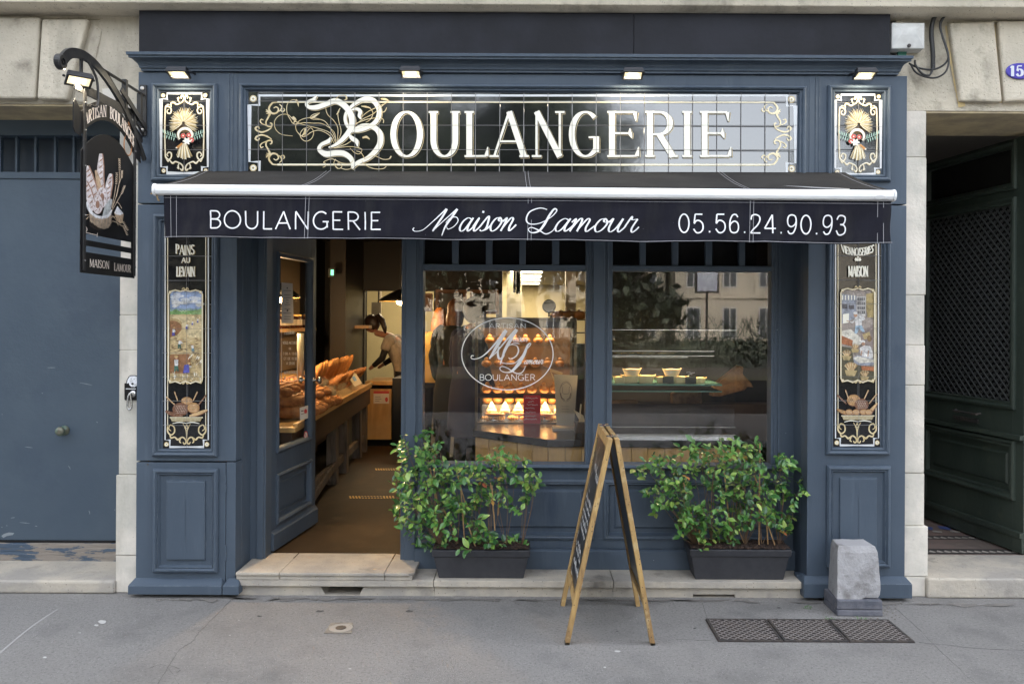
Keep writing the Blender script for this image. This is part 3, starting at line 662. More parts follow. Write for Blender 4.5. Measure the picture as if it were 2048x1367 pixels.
m = MB(); zb1 = wz(1100, .22); m.prismYZ([(WY + .001, zled), (WY - .04, zled), (WY - .04, zb1 - .006), (WY - .028, zb1 + .004), (WY + .001, zb1 + .004)], wx(833), wx(1600)); m.build("skirting", BLUE, shop, bevel=.002)
# soffit of the bay, dark
m = MB(); m.box(pl1, pr0, .125, 1.4, 2.955, 3.0); m.box(pl1, pr0, .124, .14, 2.40, 2.955); m.build("bay_soffit", BLACKB, shop)
# ---------------- open shop door leaf
A = Vector((-1.640, .375, 0)); B = Vector((-1.555, 1.125, 0)); U = (B - A).normalized(); N = Vector((U.y, -U.x, 0))
LM = Matrix(((U.x, -N.x, 0, A.x), (U.y, -N.y, 0, A.y), (0, 0, 1, 0), (0, 0, 0, 1))); lw = (B - A).length
zb, ztp = zstep + .012, 2.31
def nz(py): return CAMH - (py + 2.5 - HY) * 5.19 / F
g0, g1, p0, p1 = nz(905), nz(505), nz(1050), nz(955)
m = MB(LM)
m.box(0, .085, 0, .045, zb, ztp); m.box(lw - .10, lw, 0, .045, zb, ztp)
m.box(.0845, lw - .0995, .001, .044, zb, p0); m.box(.0845, lw - .0995, .001, .044, p1, g0); m.box(.0845, lw - .0995, .001, .044, g1, ztp); m.box(.08, lw - .095, .018, .03, p0 - .01, p1 + .01)
sd_ = m.build("door", BLUE, shop, bevel=.003); sd_['label'] = "half glazed blue shop door standing open into the shop"
m = MB(LM)
pm = [(-.012, -.002), (-.012, .012), (0, .018), (.012, .012), (.018, .004), (.022, -.018)]
m.mould(.085, lw - .10, p0, p1, 0, pm); m.mould(.085, lw - .10, g0, g1, 0, pm); m.mould(.13, lw - .145, p0 + .05, p1 - .05, .018, [(0, 0), (.008, .01), (.016, .01)])
m.prism([(-.0, 0, zb), (-.0, -.022, zb), (-.0, -.022, zb + .10), (-.0, 0, zb + .125)], [(lw, 0, zb), (lw, -.022, zb), (lw, -.022, zb + .10), (lw, 0, zb + .125)])
m.build("door_moulding", BLUE, sd_, bevel=.0015)
m = MB(LM); m.box(.08, lw - .095, .02, .026, g0 - .01, g1 + .01); m.build("pane", GLASST, sd_)
m = MB(LM); m.lathe([(.018, 0), (.018, -.006), (.008, -.01), (.008, -.03), (.022, -.04), (.026, -.05), (.02, -.06), (.006, -.064)], (lw - .05, 0, 1.19), 14, 'Y')
m.lathe([(.018, .045), (.018, .051), (.008, .055), (.008, .075), (.022, .085), (.026, .095), (.02, .105), (.006, .109)], (lw - .05, 0, 1.19), 14, 'Y')
CHROME = mat("steel", (.5, .5, .5), .25, 1.0); m.build("handle", CHROME, sd_, smooth=True)
def dmap(u, v, h): return LM @ Vector((u, .019 - h, v))
LMd = LM.copy(); dlw = lw
def dpix(px, py):   # pixel -> (u, z) on the leaf plane
    x = px + ROLL * (py - 683.5); y = py - ROLL * (px - 1024); k = (x - CX) / F
    # X = k*d ; Y = d-4.8 on line A + u U
    # A.x+u U.x = k (A.y + u U.y + 4.8)
    u = (k * (A_.y + CAMD) - A_.x) / (U_.x - k * U_.y); d = CAMD + A_.y + u * U_.y
    return (u, CAMH - (y - HY) * d / F)
A_, U_ = A.copy(), U.copy()
D = Draw(lambda u, v, h: LMd @ Vector((u, .0185 - h, v)), dpix); D.use(mat("dim_white_print", (.55, .55, .55), .6))
D.rib([(568.5, 656), (568.5, 765), (600, 760), (600, 700)], 1.1, smooth=False)
script(D, "ai", 574, 584, 669, 6, 1.1, .6); script(D, "son", 584, 594, 668, 6, 1.1, .6)
for s_, y_, h_ in (("VOUS ACCUEIL", 688, 5.5), ("DE", 699, 4), ("7:00 A 13:00", 709.5, 5), ("ET DE 15:30", 719.5, 5), ("A 20:00", 729, 5.5)):
    s_ = ''.join(c for c in s_ if c in GL or c == ' '); w_ = len(s_) * 2.35; text(D, s_, 585 - w_ / 2, 585 + w_ / 2, y_, h_, .8, .8, mono=.75)
text(D, "05.56.24.90.93", 577, 598, 747, 5, .8, .8, mono=.75); D.rect(572, 743, 575.5, 748); D.rect(572, 753, 575.5, 758); D.rib([(577, 756), (598, 753)], 1.2)
D.build("opening_hours", sd_)
D = Draw(lambda u, v, h: LMd @ Vector((u, .0165 - h, v)), dpix); D.use(mat("paper_notice", (.42, .43, .46), .8)); D.poly([(568, 565), (590, 567), (592, 646), (568, 646)])
D.use(mat("notice_ink", (.07, .07, .09), .8))
for y_, w_ in ((581, 16), (590, 14), (595, 15), (600, 5), (605, 5), (609, 12), (618, 12), (626, 16), (633, 14), (638, 14)): D.rib([(579.5 - w_ / 2, y_), (579.5 + w_ / 2, y_ + .3)], 1.0)
D.disc(579, 576, 1.2, 2); D.disc(579.5, 621, 1.8, 2)
D.build("notice", sd_)
D = Draw(lambda u, v, h: LMd @ Vector((u, -.001 - h, v)), dpix); D.use(mat("sticker_white", (.6, .62, .62), .6)); D.poly([(599, 815), (616, 810), (616, 836), (600, 841)])
D.use(mat("sticker_red", (.45, .02, .03), .6)); D.disc(611, 822, 3, 4.6); D.disc(611.5, 871, 4.2, 9.5)
D.use(MATS["notice_ink"]); D.rib([(602, 822), (607, 821)], 2); D.rib([(602, 828), (609, 826)], 1)
D.use(MATS["sticker_white"]); D.disc(611.5, 871, 3, 7.4); D.use(MATS["sticker_red"]); D.rib([(609.6, 866), (613.5, 877)], 1.1)
D.build("stickers", sd_)
# ================================================================ stone steps
lx0, lx1 = pl1 + .012, pr0 - .006
led = thing("stone_ledge", "long low stone ledge running under the shop windows with two air vents", "ledge", ((lx0 + lx1) / 2, .15, 0))
m = MB(); zl0 = P(1200, 1174, 0).z
for a, b in ((lx0, wx(870, 0)), (wx(871, 0), wx(1229, 0)), (wx(1230, 0), lx1)): m.box(a, b, -.012, .30, zl0, zled)
m.build("slab", STONES, led, bevel=.004)
v0a, v0b = P(640, 1180, .012).x, P(729, 1180, .012).x; v1a, v1b = P(1386, 1190, .012).x, P(1470, 1190, .012).x
za, zb_ = P(684, 1190, .012).z, zl0 - .002; zc_, zd = P(1428, 1194, .012).z, P(1428, 1188, .012).z
m = MB(); ry = .012
# riser pieces around the vent holes
m.box(lx0, v0a, ry, .29, 0, zl0); m.prismXZ([(v0a, 0), (v0a, zl0), (v0a + .03, za + .006), (v0b - .03, za + .002), (v0b, zl0), (v0b, 0)], ry, .29)
m.box(v0b, wx(871, 0), ry, .29, 0, zl0); m.box(wx(871, 0) + .002, wx(1229, 0), ry, .29, 0, zl0)
m.box(wx(1229, 0) + .002, v1a, ry, .29, 0, zl0); m.box(v1a, v1b, ry, .29, 0, zc_); m.box(v1a, v1b, ry, .29, zd, zl0); m.box(v1b, lx1, ry, .29, 0, zl0)
m.build("riser", STONES, led)
m = MB(); m.box(v0a - .01, v0b + .01, .16, .17, 0, zl0); m.box(v1a - .01, v1b + .01, .16, .17, 0, zl0); m.build("vent_hole", DARKIN, led)
stp = thing("door_step", "two layered pale stone doorstep worn at its front edge below the open shop door", "step", (-1.1, .15, zled))
x1s = P(828, 1150, -.03).x; xm1, xm2 = P(558, 1150, -.03).x, P(768, 1150, -.03).x; zst = P(640, 1151.5, -.03).z
for i, (a, b) in enumerate(((lx0, xm1), (xm1 + .002, xm2), (xm2 + .002, x1s))):
    m = MB()
    if i < 2: m.box(a, b, -.028, .38, zst, zstep)
    else: m.prismXY([(a, -.028), (b - .03, -.028), (b, .0), (b, .26), (a, .38)], zst, zstep)
    m.build("tread_slab", STONES, stp, bevel=.004)
    m = MB(); m.box(a, b - (.012 if i == 2 else 0), -.016, .26, zled + .0005, zst - .001); m.build("riser_slab", STONES, stp, bevel=.003)
# ================================================================ tiled sign over the shop
TY = .0   # tile panels sit just in front of the fascia
def tiles(name, label, px0, px1, xs_, py0, py1, ys_, cy, parent_off=.004, Y=0.0, bottom=None):
    """individual glazed tiles with thin joints; returns thing"""
    x0, x1 = P(px0, cy, Y).x, P(px1, cy, Y).x; cx = (px0 + px1) / 2
    z1, z0 = P(cx, py0, Y).z, P(cx, py1, Y).z
    t = thing(name, label, "tile sign" if 'sign' in name else "tile mural", ((x0 + x1) / 2, 0, z0))
    X = [x0] + [P(a, cy, Y).x for a in xs_] + [x1]; Z = [z1] + [P(cx, b, Y).z for b in ys_] + [z0]
    m = MB(); m.box(x0, x1, -parent_off + .002, .02, z0, z1); m.build("joint_bed", GROUTL, t)
    m = MB(); r = random.Random(px0); g_ = .0011
    for i in range(len(X) - 1):
        for j in range(len(Z) - 1):
            a, b, c, d = X[i] + g_, X[i + 1] - g_, Z[j + 1] + g_, Z[j] - g_
            t1, t2 = r.uniform(-.0006, .0006), r.uniform(-.0006, .0006); y = -parent_off
            vs = [(a, y + t1, c), (b, y - t1 + t2, c), (b, y - t1, d), (a, y + t1 - t2, d)]; k = .0015
            vs2 = [(a + k, y + t1 - .0012, c + k), (b - k, y - t1 + t2 - .0012, c + k), (b - k, y - t1 - .0012, d - k), (a + k, y + t1 - t2 - .0012, d - k)]
            m.add(vs + vs2, [(4, 5, 6, 7), (0, 1, 5, 4), (1, 2, 6, 5), (2, 3, 7, 6), (3, 0, 4, 7)])
    m.build("tiles", TILES if name == "tile_sign" or "right of the BOULANGERIE" in label else TILE, t)
    return t, (x0, x1, z0, z1)
xs_ = [518 + 48.17 * i for i in range(23)]; xs_ = [a for a in xs_ if a < 1580]
ts, tb = tiles("tile_sign", "long black glazed tile sign reading BOULANGERIE in cream and gold letters", 497, 1593, xs_, 186.5, 352, [203.8, 251.9, 300.4, 348.5], 265)
def smap(off):   # drawing surface a little proud of the tiles
    return lambda u, v, h: Vector((u, -.0062 - off - h, v))
cz = lambda a, b: XZ(450 + a / 3.151, 100 + b / 3.151)       # zoomed-photo measuring units
cz3 = lambda a, b: XZ(1000 + a / 3.151, 100 + b / 3.151)
cz4 = lambda a, b: XZ(600 + a / 7.595, 170 + b / 7.595)
cp_ = lambda a, b: XZ(a, b)
# tile joints show through the enamel as fine lines: drawn last over the lettering
D = Draw(smap(0), cp_)
D.use(TWHITE)
for pts in ([(516.5, 192), (1578.5, 192)], [(519.5, 190), (519.5, 211), (500, 211), (500, 324), (519.5, 324), (519.5, 352)], [(1573, 190), (1573, 213), (1590, 213), (1590, 327), (1573, 327), (1573, 352)]):
    D.rib(pts, 4.2, smooth=False)
D.use(GOLD); 
for a, b in ((507.5, 198.5), (507.5, 336.5), (1582.5, 200), (1582.5, 338)): D.disc(a, b, 7, n=20)
D.use(CREAM)
for a, b in ((507.5, 198.5), (507.5, 336.5), (1582.5, 200), (1582.5, 338)): D.disc(a, b, 5, n=20)
D.use(GOLDD)
for a, b in ((507.5, 198.5), (507.5, 336.5), (1582.5, 200), (1582.5, 338)): D.disc(a, b, 2.2, n=12)
D.build("border", ts)
# scroll corners and the two long gold rules
def scrollwork(D, conv, sgn=1, cx0=0, dark=True):
    """left-hand bracket ornament in zoom units of the left end; sgn/cx0 mirror it"""
    T_ = lambda pts: [(cx0 + sgn * a, b) for a, b in pts]
    D.conv = conv
    L_ = [([(520, 333), (330, 333), (295, 345), (280, 375), (300, 402), (330, 398), (340, 375), (325, 362), (310, 370)], [5, 8, 11, 12, 12, 10, 8, 7, 5]),
          ([(345, 345), (362, 362), (350, 385), (330, 392)], [4, 9, 7, 4]), ([(372, 368), (378, 382), (366, 392), (352, 380)], [3, 8, 8, 4]),
          ([(262, 378), (275, 392), (285, 405), (275, 430), (262, 455), (268, 480), (295, 485), (298, 468), (286, 462)], [4, 12, 14, 10, 9, 9, 10, 9, 5]),
          ([(264, 405), (282, 400)], [3, 9]), ([(260, 392), (282, 395)], [3, 8]), ([(240, 470), (226, 455), (232, 440), (246, 446)], [7, 8, 7, 5]),
          ([(298, 492), (270, 510), (235, 520), (205, 510), (196, 495), (212, 486), (222, 500)], [5, 9, 10, 11, 11, 9, 6]),
          ([(240, 470), (262, 478)], [5, 8])]
    for pts, w_ in L_: D.rib(T_(pts), w_)
    mir = lambda pts: [(a, 1058 - b) for a, b in pts]
    for pts, w_ in L_: D.rib(T_(mir(pts)), w_)
D = Draw(smap(.0008), cz); D.use(GOLD); scrollwork(D, cz)
D.use(mat("pale_gold_enamel", (.78, .68, .45), .35)); scrollwork(D, cz3, -1, 2027)
D.conv = cp_
D.rib([(556, 205), (1540, 205.5)], 3.6, smooth=False); D.rib([(556, 330), (1540, 330.5)], 3.6, smooth=False)
D.use(CREAM); D.rib([(556, 204.6), (1540, 205.1)], 1.5, smooth=False); D.rib([(556, 329.6), (1540, 330.1)], 1.5, smooth=False)
# tendrils around the initial (gold, fine)
D.conv = cz; D.use(GOLD)
ten = [[(700, 585), (690, 520), (620, 470), (560, 465), (500, 462), (440, 470), (415, 440), (395, 400), (395, 350), (420, 322), (445, 318), (462, 330)],
       [(700, 590), (670, 530), (600, 500), (520, 480), (450, 455), (400, 412), (350, 415), (318, 450), (322, 500), (360, 535), (430, 545)],
       [(690, 590), (660, 540), (600, 510), (550, 520), (500, 550), (460, 520), (450, 480), (480, 445), (540, 430), (600, 440), (640, 460), (680, 520), (705, 575)],
       [(505, 545), (540, 495), (562, 520), (550, 560), (515, 578), (485, 560), (478, 530), (500, 500), (530, 492)],
       [(710, 580), (715, 500), (690, 450), (650, 410), (637, 365)], [(715, 575), (735, 520), (720, 450), (715, 400), (730, 370)],
       [(600, 400), (560, 410), (540, 430), (560, 440), (600, 442)], [(820, 480), (870, 440), (910, 420), (945, 400), (1000, 350), (1030, 330), (1020, 315)],
       [(850, 440), (900, 395), (960, 365), (1000, 345)], [(870, 360), (910, 365), (935, 400), (920, 440), (890, 460)], [(820, 470), (900, 440), (970, 430)],
       [(985, 400), (1010, 390), (1022, 365)], [(985, 430), (1002, 445), (1000, 465)], [(690, 620), (760, 600), (800, 575)], [(690, 622), (790, 612), (850, 622), (866, 635), (850, 658), (820, 650), (790, 620)],
       [(620, 742), (635, 735), (640, 720), (625, 712), (640, 700), (680, 690), (740, 715), (790, 718), (810, 700)], [(700, 690), (690, 720), (720, 750), (740, 735), (720, 715), (700, 735), (715, 752)],
       [(730, 745), (760, 755), (790, 752), (810, 735)], [(880, 690), (940, 670), (1000, 692), (1040, 688), (1048, 675)], [(865, 700), (900, 735), (950, 752), (1000, 750), (1020, 735)],
       [(700, 320), (720, 295), (760, 290), (772, 305), (760, 318)], [(885, 690), (860, 650), (830, 640)], [(870, 560), (890, 550), (915, 562)]]
for p_ in ten: D.rib(p_, [3.2, 4.2, 4.2, 3.0])
for p_, w_ in (([(450, 318), (462, 335), (468, 362)], [12, 13, 1]), ([(430, 425), (448, 445), (432, 468)], [13, 14, 1]), ([(545, 435), (575, 418), (602, 402)], [12, 12, 1]), ([(512, 500), (505, 528), (484, 548)], [12, 15, 2]),
               ([(985, 312), (1015, 316), (1038, 326)], [8, 14, 3]), ([(862, 358), (890, 362), (922, 372)], [3, 12, 2]), ([(870, 557), (895, 552), (915, 568)], [10, 15, 2]), ([(765, 295), (770, 312), (752, 322)], [8, 10, 2]),
               ([(725, 375), (718, 395), (705, 412)], [2, 9, 1]), ([(1050, 672), (1042, 686)], [7, 7])): D.rib(p_, w_)
D.build("scroll_ornament", ts)
# the large initial: gold under-layer, dark line, cream on top
big = [([(800, 748), (840, 712), (900, 685), (950, 640), (980, 590), (978, 530), (940, 490), (880, 480), (840, 492), (800, 520)], [14, 24, 26, 32, 36, 36, 30, 26, 20, 14]),
       ([(805, 505), (830, 512), (885, 498), (940, 468), (970, 425), (972, 375), (940, 325), (890, 312), (840, 330), (795, 365), (765, 405), (762, 450), (780, 488), (815, 516)], [14, 20, 24, 26, 30, 30, 32, 28, 24, 18, 18, 20, 20, 16]),
       ([(575, 312), (520, 335), (530, 362), (580, 365), (640, 345), (695, 325), (745, 345), (785, 390), (805, 445), (795, 500), (750, 560), (700, 600), (655, 617)], [22, 16, 22, 30, 30, 34, 36, 36, 40, 34, 28, 18, 4]),
       ([(672, 552), (655, 578), (610, 600), (598, 632), (640, 658), (700, 652), (750, 655), (790, 680), (808, 715), (806, 750)], [8, 26, 20, 24, 36, 34, 34, 30, 24, 16]),
       ([(800, 382), (835, 375), (855, 392), (850, 420), (862, 440)], [8, 18, 24, 20, 2]), ([(786, 540), (805, 560), (832, 580), (838, 612)], [12, 26, 26, 3]), ([(560, 318), (582, 292)], [22, 8])]
D = Draw(smap(.0022), cz); D.use(GOLD)
for p_, w_ in big: D.rib(p_, [a + 2 for a in w_], dx=.0045, dy=-.0045)
D.use(TILE)
for p_, w_ in big: D.rib(p_, [a + 1 for a in w_], dx=.0022, dy=-.0022)
EDGE = mat("grey_enamel_edge", (.30, .27, .21), .4)
for p_, w_ in big:
    D.use(EDGE); D.rib(p_, [a + 2.4 for a in w_]); D.use(CREAM); D.rib(p_, [max(a - .5, 1) for a in w_])
D.build("initial_letter", ts)
# remaining letters
LET = [('O', 783, 845), ('U', 858.6, 920), ('L', 930, 978), ('A', 984, 1053), ('N', 1064, 1129), ('G', 1138, 1200), ('E', 1213, 1279), ('R', 1289.5, 1351), ('I', 1361, 1386), ('E', 1398, 1463)]
for nm, mt, ex, off, ol in (("letter_drop_line", GOLD, 1.6, (.0048, -.0048), .0022), ("letter_gap", TILE, 1.2, (.0026, -.0026), .0030), ("lettering", CREAM, 0, (0, 0), .0038)):
    D = Draw(smap(ol), cp_); D.use(mt)
    for c, a, b in LET:
        ybase = 314.3; th = 11.8; a2, b2 = a + 2, b - 2
        text(D, c, a2, b2, ybase, 90, th + ex, 3.6 + ex, serif=.105, dx=off[0], dy=off[1])
    D.build(nm, ts)
# fine joints drawn over the enamel work
def joints(D, X, Y, x0, x1, y0, y1, w_=1.0):
    for a in X: D.rib([(a, y0), (a, y1)], w_, smooth=False)
    for b in Y: D.rib([(x0, b), (x1, b)], w_, smooth=False)
D = Draw(smap(.0054), cp_); D.use(mat("fine_joint_pale", (.16, .155, .15), .6)); joints(D, xs_, [], 497, 1593, 187, 348, .9); joints(D, [], [203.8, 251.9, 300.4], 497, 1593, 187, 348, .8); D.build("fine_joints", ts)
# ================================================================ four decorative tile panels
TILEC = TILE
def wheat_panel(name, label, px0, px1, mirror):
    cx = (px0 + px1) / 2
    t, _ = tiles(name, label, px0, px1, [cx], 184.5 if not mirror else 187, 349 if not mirror else 351, [204, 252, 300.5], 265)
    s = (px1 - px0) / (418 - 322.0)
    def conv(a, b):   # units of the zoomed photo of the left panel
        x = 310 + a / 7.192; y = 170 + b / 7.195 + (2.5 if mirror else 0)
        if mirror: x = cx - (x - 370) * s
        return XZ(x, y)
    D = Draw(smap(0), conv); D.use(TWHITE)
    for sx in (1, -1):
        X = lambda a: 432 + sx * (a - 432)
        D.rib([(X(432), 128), (X(680), 128), (X(680), 208), (X(768), 208), (X(768), 1184), (X(682), 1184), (X(682), 1272), (X(432), 1272)], 26, smooth=False)
    for a, b in ((126, 156), (730, 156), (134, 1238), (738, 1238)): D.use(GOLD); D.disc(a, b, 31, n=14); D.use(CREAM); D.disc(a, b, 20, n=12); D.use(GOLDD); D.disc(a, b, 8, n=8)
    # gold scroll frame
    half = [([(704, 1000), (712, 700), (704, 350), (680, 318), (640, 330), (618, 370), (635, 415), (672, 410), (678, 375), (655, 360)], [22, 20, 24, 26, 24, 22, 22, 20, 16, 12]),
            ([(620, 330), (622, 270), (580, 262), (545, 285), (500, 275), (455, 245), (440, 200), (455, 160), (480, 180), (470, 205)], [14, 26, 30, 26, 18, 20, 20, 26, 24, 14]),
            ([(500, 270), (520, 220), (510, 190), (535, 205)], [10, 20, 22, 14]), ([(640, 300), (665, 290), (690, 305)], [8, 20, 6]),
            ([(704, 1000), (695, 1050), (650, 1080), (618, 1040), (620, 990), (655, 975), (680, 1010), (660, 1035)], [24, 26, 24, 22, 24, 22, 18, 12]),
            ([(690, 1070), (665, 1105), (640, 1075)], [12, 22, 10]), ([(645, 1085), (600, 1130), (560, 1110), (510, 1125), (470, 1150), (448, 1195), (462, 1235), (490, 1210)], [12, 30, 24, 20, 20, 24, 28, 14]),
            ([(505, 1130), (520, 1175), (510, 1210), (535, 1195)], [12, 22, 22, 12])]
    for sx in (1, -1):
        D.use(GOLD)
        for p_, w_ in half: D.rib([(432 + sx * (a - 432), b) for a, b in p_], w_)
        D.use(CREAM)
        for p_, w_ in half: D.rib([(432 + sx * (a - 432), b - 3) for a, b in p_], [q * .42 for q in w_])
    D.build("scroll_frame", t)
    # wheat sheaf
    r = random.Random(4); D = Draw(smap(.0030), conv); cols = [mat_ for mat_ in (GOLD, MATS["pale_gold_enamel"], CREAM, GOLDD)]
    D.use(pc_dark := mat('sheaf_shade' + name + str(mirror), (.16, .095, .04), .5)); D.disc(432, 545, 165, 150, n=20)
    for ring, (r0, r1, nn) in enumerate(((70, 335, 46), (40, 262, 34), (20, 180, 22))):
        for i in range(nn):
            an = radians(-32 + 244 * (i + r.uniform(-.25, .25)) / (nn - 1)); ln = r1 * r.uniform(.86, 1.04) * (1 if ring else (.78 + .24 * abs(sin(an))))
            ln *= .74 if ring == 0 else .8
            a0, b0 = 432 + r0 * cos(an), 560 - r0 * sin(an); a1, b1 = 432 + ln * cos(an), 575 - ln * 1.02 * sin(an)
            D.use(GOLDD); D.rib([(a0, b0), ((a0 + a1) / 2, (b0 + b1) / 2), (a1, b1)], [7, 14, 2], smooth=False)
            D.use(cols[(i + ring) % 3]); D.rib([(a0, b0 - 2), ((a0 + a1) / 2, (b0 + b1) / 2 - 2), (a1, b1)], [3, 8, 1.5], smooth=False)
    for i in range(17):
        x = 335 + i * 14; D.use(cols[i % 4]); D.rib([(400 + i * 4.5, 850), (x, 1040 + 45 * (1 - abs(i - 8) / 8) + r.uniform(-12, 12))], [8, 13 if i % 2 else 7], smooth=False)
    STEMG = mat("leaf_enamel" + name, (.32, .48, .40), .4)
    for sx in (1, -1):
        D.use(STEMG); D.rib([(432 + sx * 90, 770), (432 + sx * 170, 745), (432 + sx * 280, 700)], 6)
        for j in range(11):
            a = 432 + sx * (110 + j * 17); b = 770 - j * 6 + (25 if j % 2 else -30); D.rib([(a, b + (-20 if j % 2 else 22)), (a + sx * 5, b), (a + sx * 10, b + (34 if j % 2 else -34))], [3, 17, 2])
    D.use(MATS["grey_enamel_edge"]); D.rib(arc(460, 735, 100, 95, 140, 400, 20)[::1], 44, smooth=False)
    D.use(CREAM); D.rib(arc(460, 735, 100, 95, 140, 400, 20), [6, 26, 36, 36, 26, 6], smooth=False)
    RED = MATS.get("poppy_red") or mat("poppy_red", (.50, .06, .05), .4); BLU = MATS.get("pale_blue_enamel") or mat("pale_blue_enamel", (.55, .62, .78), .4)
    for a, b in ((432, 745), (514, 738), (553, 806)):
        D.use(MATS["grey_enamel_edge"]); D.disc(a, b, 38, n=12); D.use(RED)
        D.poly([(a + (34 + 5 * cos(5 * t)) * cos(t), b + (32 + 5 * cos(5 * t)) * sin(t)) for t in [i * pi / 12 for i in range(24)]]); D.use(CREAM); D.disc(a, b, 11, n=8)
    D.use(CREAM); D.poly([(487 + (50 + 14 * cos(6 * t)) * cos(t), 822 + (44 + 12 * cos(6 * t)) * sin(t)) for t in [i * pi / 18 for i in range(36)]]); D.use(BLU); D.disc(487, 822, 16, n=10)
    D.use(mat("handle_orange" + name, (.48, .22, .06), .4)); D.rib([(345, 918), (420, 855)], [34, 26], smooth=False); D.use(CREAM); D.rib([(328, 915), (350, 925)], [20, 12], smooth=False)
    D.build("wheat_sheaf", t)
    D = Draw(smap(.0075), lambda a, b: XZ(a, b)); D.use(MATS["fine_joint_pale"]); dy = 2.5 if mirror else 0; joints(D, [cx], [204 + dy, 252 + dy, 300.5 + dy], px0, px1, 186 + dy, 348 + dy, .7); D.build("fine_joints", t)
    return t
wheat_panel("tile_mural", "small tile panel of a wheat sheaf with poppies left of the BOULANGERIE sign", 322, 418, False)
wheat_panel("tile_mural", "small tile panel of a wheat sheaf with poppies right of the BOULANGERIE sign", 1668.5, 1762, True)
# ---- tall panels
def bread_cream(D, sx=1, cx=222, style=0):
    pass
PAL = {}
def pc(k, c, r=.4):
    if k not in PAL: PAL[k] = mat("enamel_" + k, c, r, col2=tuple(x * .52 for x in c), scale=42, thr=(.46, .66), stain=(tuple(min(.85, x * 1.35 + .03) for x in c), 60, .56, .66))
    return PAL[k]
def tall(label, px0, px1, py1, right):
    cx = (px0 + px1) / 2; rows = [512.5, 561, 608.5, 657, 705.5, 753, 801, 849.5]
    if right: rows = [r_ - .6 for r_ in rows]
    t, _ = tiles("tile_mural", label, px0, px1, [cx + 1], 445, py1, [464.5] + rows, 700)
    ox, oy, k = (1600, 460, 2.974) if right else (300, 460, 2.974)
    c0 = 337 if right else 222; dy0 = 0 if right else 8      # centre axis and vertical offset in zoom units
    conv = lambda a, b: XZ(ox + (a + c0) / k, oy + (b) / k)  # a measured from the axis
    D = Draw(smap(0), conv)
    # white stepped outer line, gold twin rules
    D.use(TWHITE); yb = 1278 if right else 1288
    for s in (1, -1):
        w1 = 128; xs1 = s * w1
        D.rib([(xs1, -40), (xs1, yb - 42), (s * 100, yb - 42), (s * 100, yb), (0, yb)], 7, smooth=False)
        D.use(GOLD); D.rib([(s * 113, -40), (s * 113, 1160)], 5.5, smooth=False); D.use(CREAM); D.rib([(s * 112, -40), (s * 112, 1160)], 2.2, smooth=False)
        D.use(GOLD); D.disc(s * 120, yb - 16, 14, n=14); D.use(CREAM); D.disc(s * 120, yb - 16, 9, n=12); D.use(GOLDD); D.disc(s * 120, yb - 16, 4, n=8); D.use(TWHITE)
    D.use(GOLD); o = 0 if right else 8
    for s in (1, -1):
        T_ = lambda pts: [(s * a, b + o) for a, b in pts]
        for p_, w_ in (([(113, 1155), (112, 1190), (92, 1208), (72, 1190), (76, 1160), (98, 1150), (106, 1172), (92, 1184)], [7, 9, 9, 8, 8, 7, 6, 4]), ([(100, 1208), (92, 1225), (70, 1222), (52, 1236), (28, 1222), (10, 1232), (3, 1252), (14, 1262), (22, 1250)], [5, 11, 8, 12, 8, 8, 9, 9, 5]),
                       ([(34, 1226), (42, 1248), (32, 1256)], [4, 8, 5]), ([(0, 1240), (4, 1180), (22, 1142)], [3, 6, 3]), ([(113, 20), (113, -18), (96, -26), (84, -12), (92, 4), (104, -4)], [6, 8, 7, 7, 7, 4]) if not right else ([(60, -6), (40, 0)], [3, 4])): D.rib(T_(p_), w_)
    D.use(GOLD); D.poly([(-14, 1170 + o), (14, 1170 + o), (0, 1142 + o)]); D.use(TILE); D.poly([(-6, 1166 + o), (6, 1166 + o), (0, 1152 + o)])
    D.build("border", t)
    # lettering
    D = Draw(smap(.0028), conv); 
    for mt, e in ((GOLDD, 2.4), (CREAM, 0)):
        D.use(mt); o2 = .0016 if e else 0
        if not right:
            text(D, "PAINS", -62, 48, 146, 56, 8 + e, 3.4 + e * .5, serif=.07, dx=o2, dy=-o2, warp=lambda a, b: (a, b - 7 * (a / 55) ** 2 + 3 - (14 if False else 0)), gap=.10)
            text(D, "AU", -28, 22, 195, 30, 6 + e, 3 + e * .5, serif=.09, dx=o2, dy=-o2)
            text(D, "LEVAIN", -57, 52, 277, 58, 8.5 + e, 3.6 + e * .5, serif=.06, dx=o2, dy=-o2, gap=.08)
        else:
            text(D, "VIENNOISERIES", -98, 98, 150, 46, 6.4 + e * .7, 2.8 + e * .4, serif=.05, dx=o2, dy=-o2, gap=.08, warp=lambda a, b: (a * (1 - .002 * (b - 104)), b - 22 * (a / 98) ** 2 + 5))
            text(D, "MAISON", -56, 60, 278, 62, 9 + e, 3.8 + e * .5, serif=.06, dx=o2, dy=-o2, gap=.09)
            for a in (-12, 0, 12): D.poly([(a - 9, 178), (a, 168), (a + 9, 178), (a, 188)]); D.poly([(a - 6, 170 + (a == 0) * -8), (a, 164 + (a == 0) * -8), (a + 6, 170 + (a == 0) * -8), (a, 176)])
    D.build("lettering", t)
    # picture
    D = Draw(smap(.0050), conv); r = random.Random(11 + right)
    y0, y1 = (352, 900) if right else (362, 905)
    frame_pts = [(-100, y0 + 20), (-88, y0 + 4), (-60, y0 - 4), (-30, y0 + 4), (0, y0 - 4), (30, y0 + 4), (60, y0 - 4), (88, y0 + 4), (100, y0 + 20), (100, y1 - 20), (92, y1), (60, y1 - 8), (30, y1 + 4), (0, y1 - 10), (-30, y1 + 4), (-60, y1 - 8), (-92, y1), (-100, y1 - 20)]
    W_ = 97
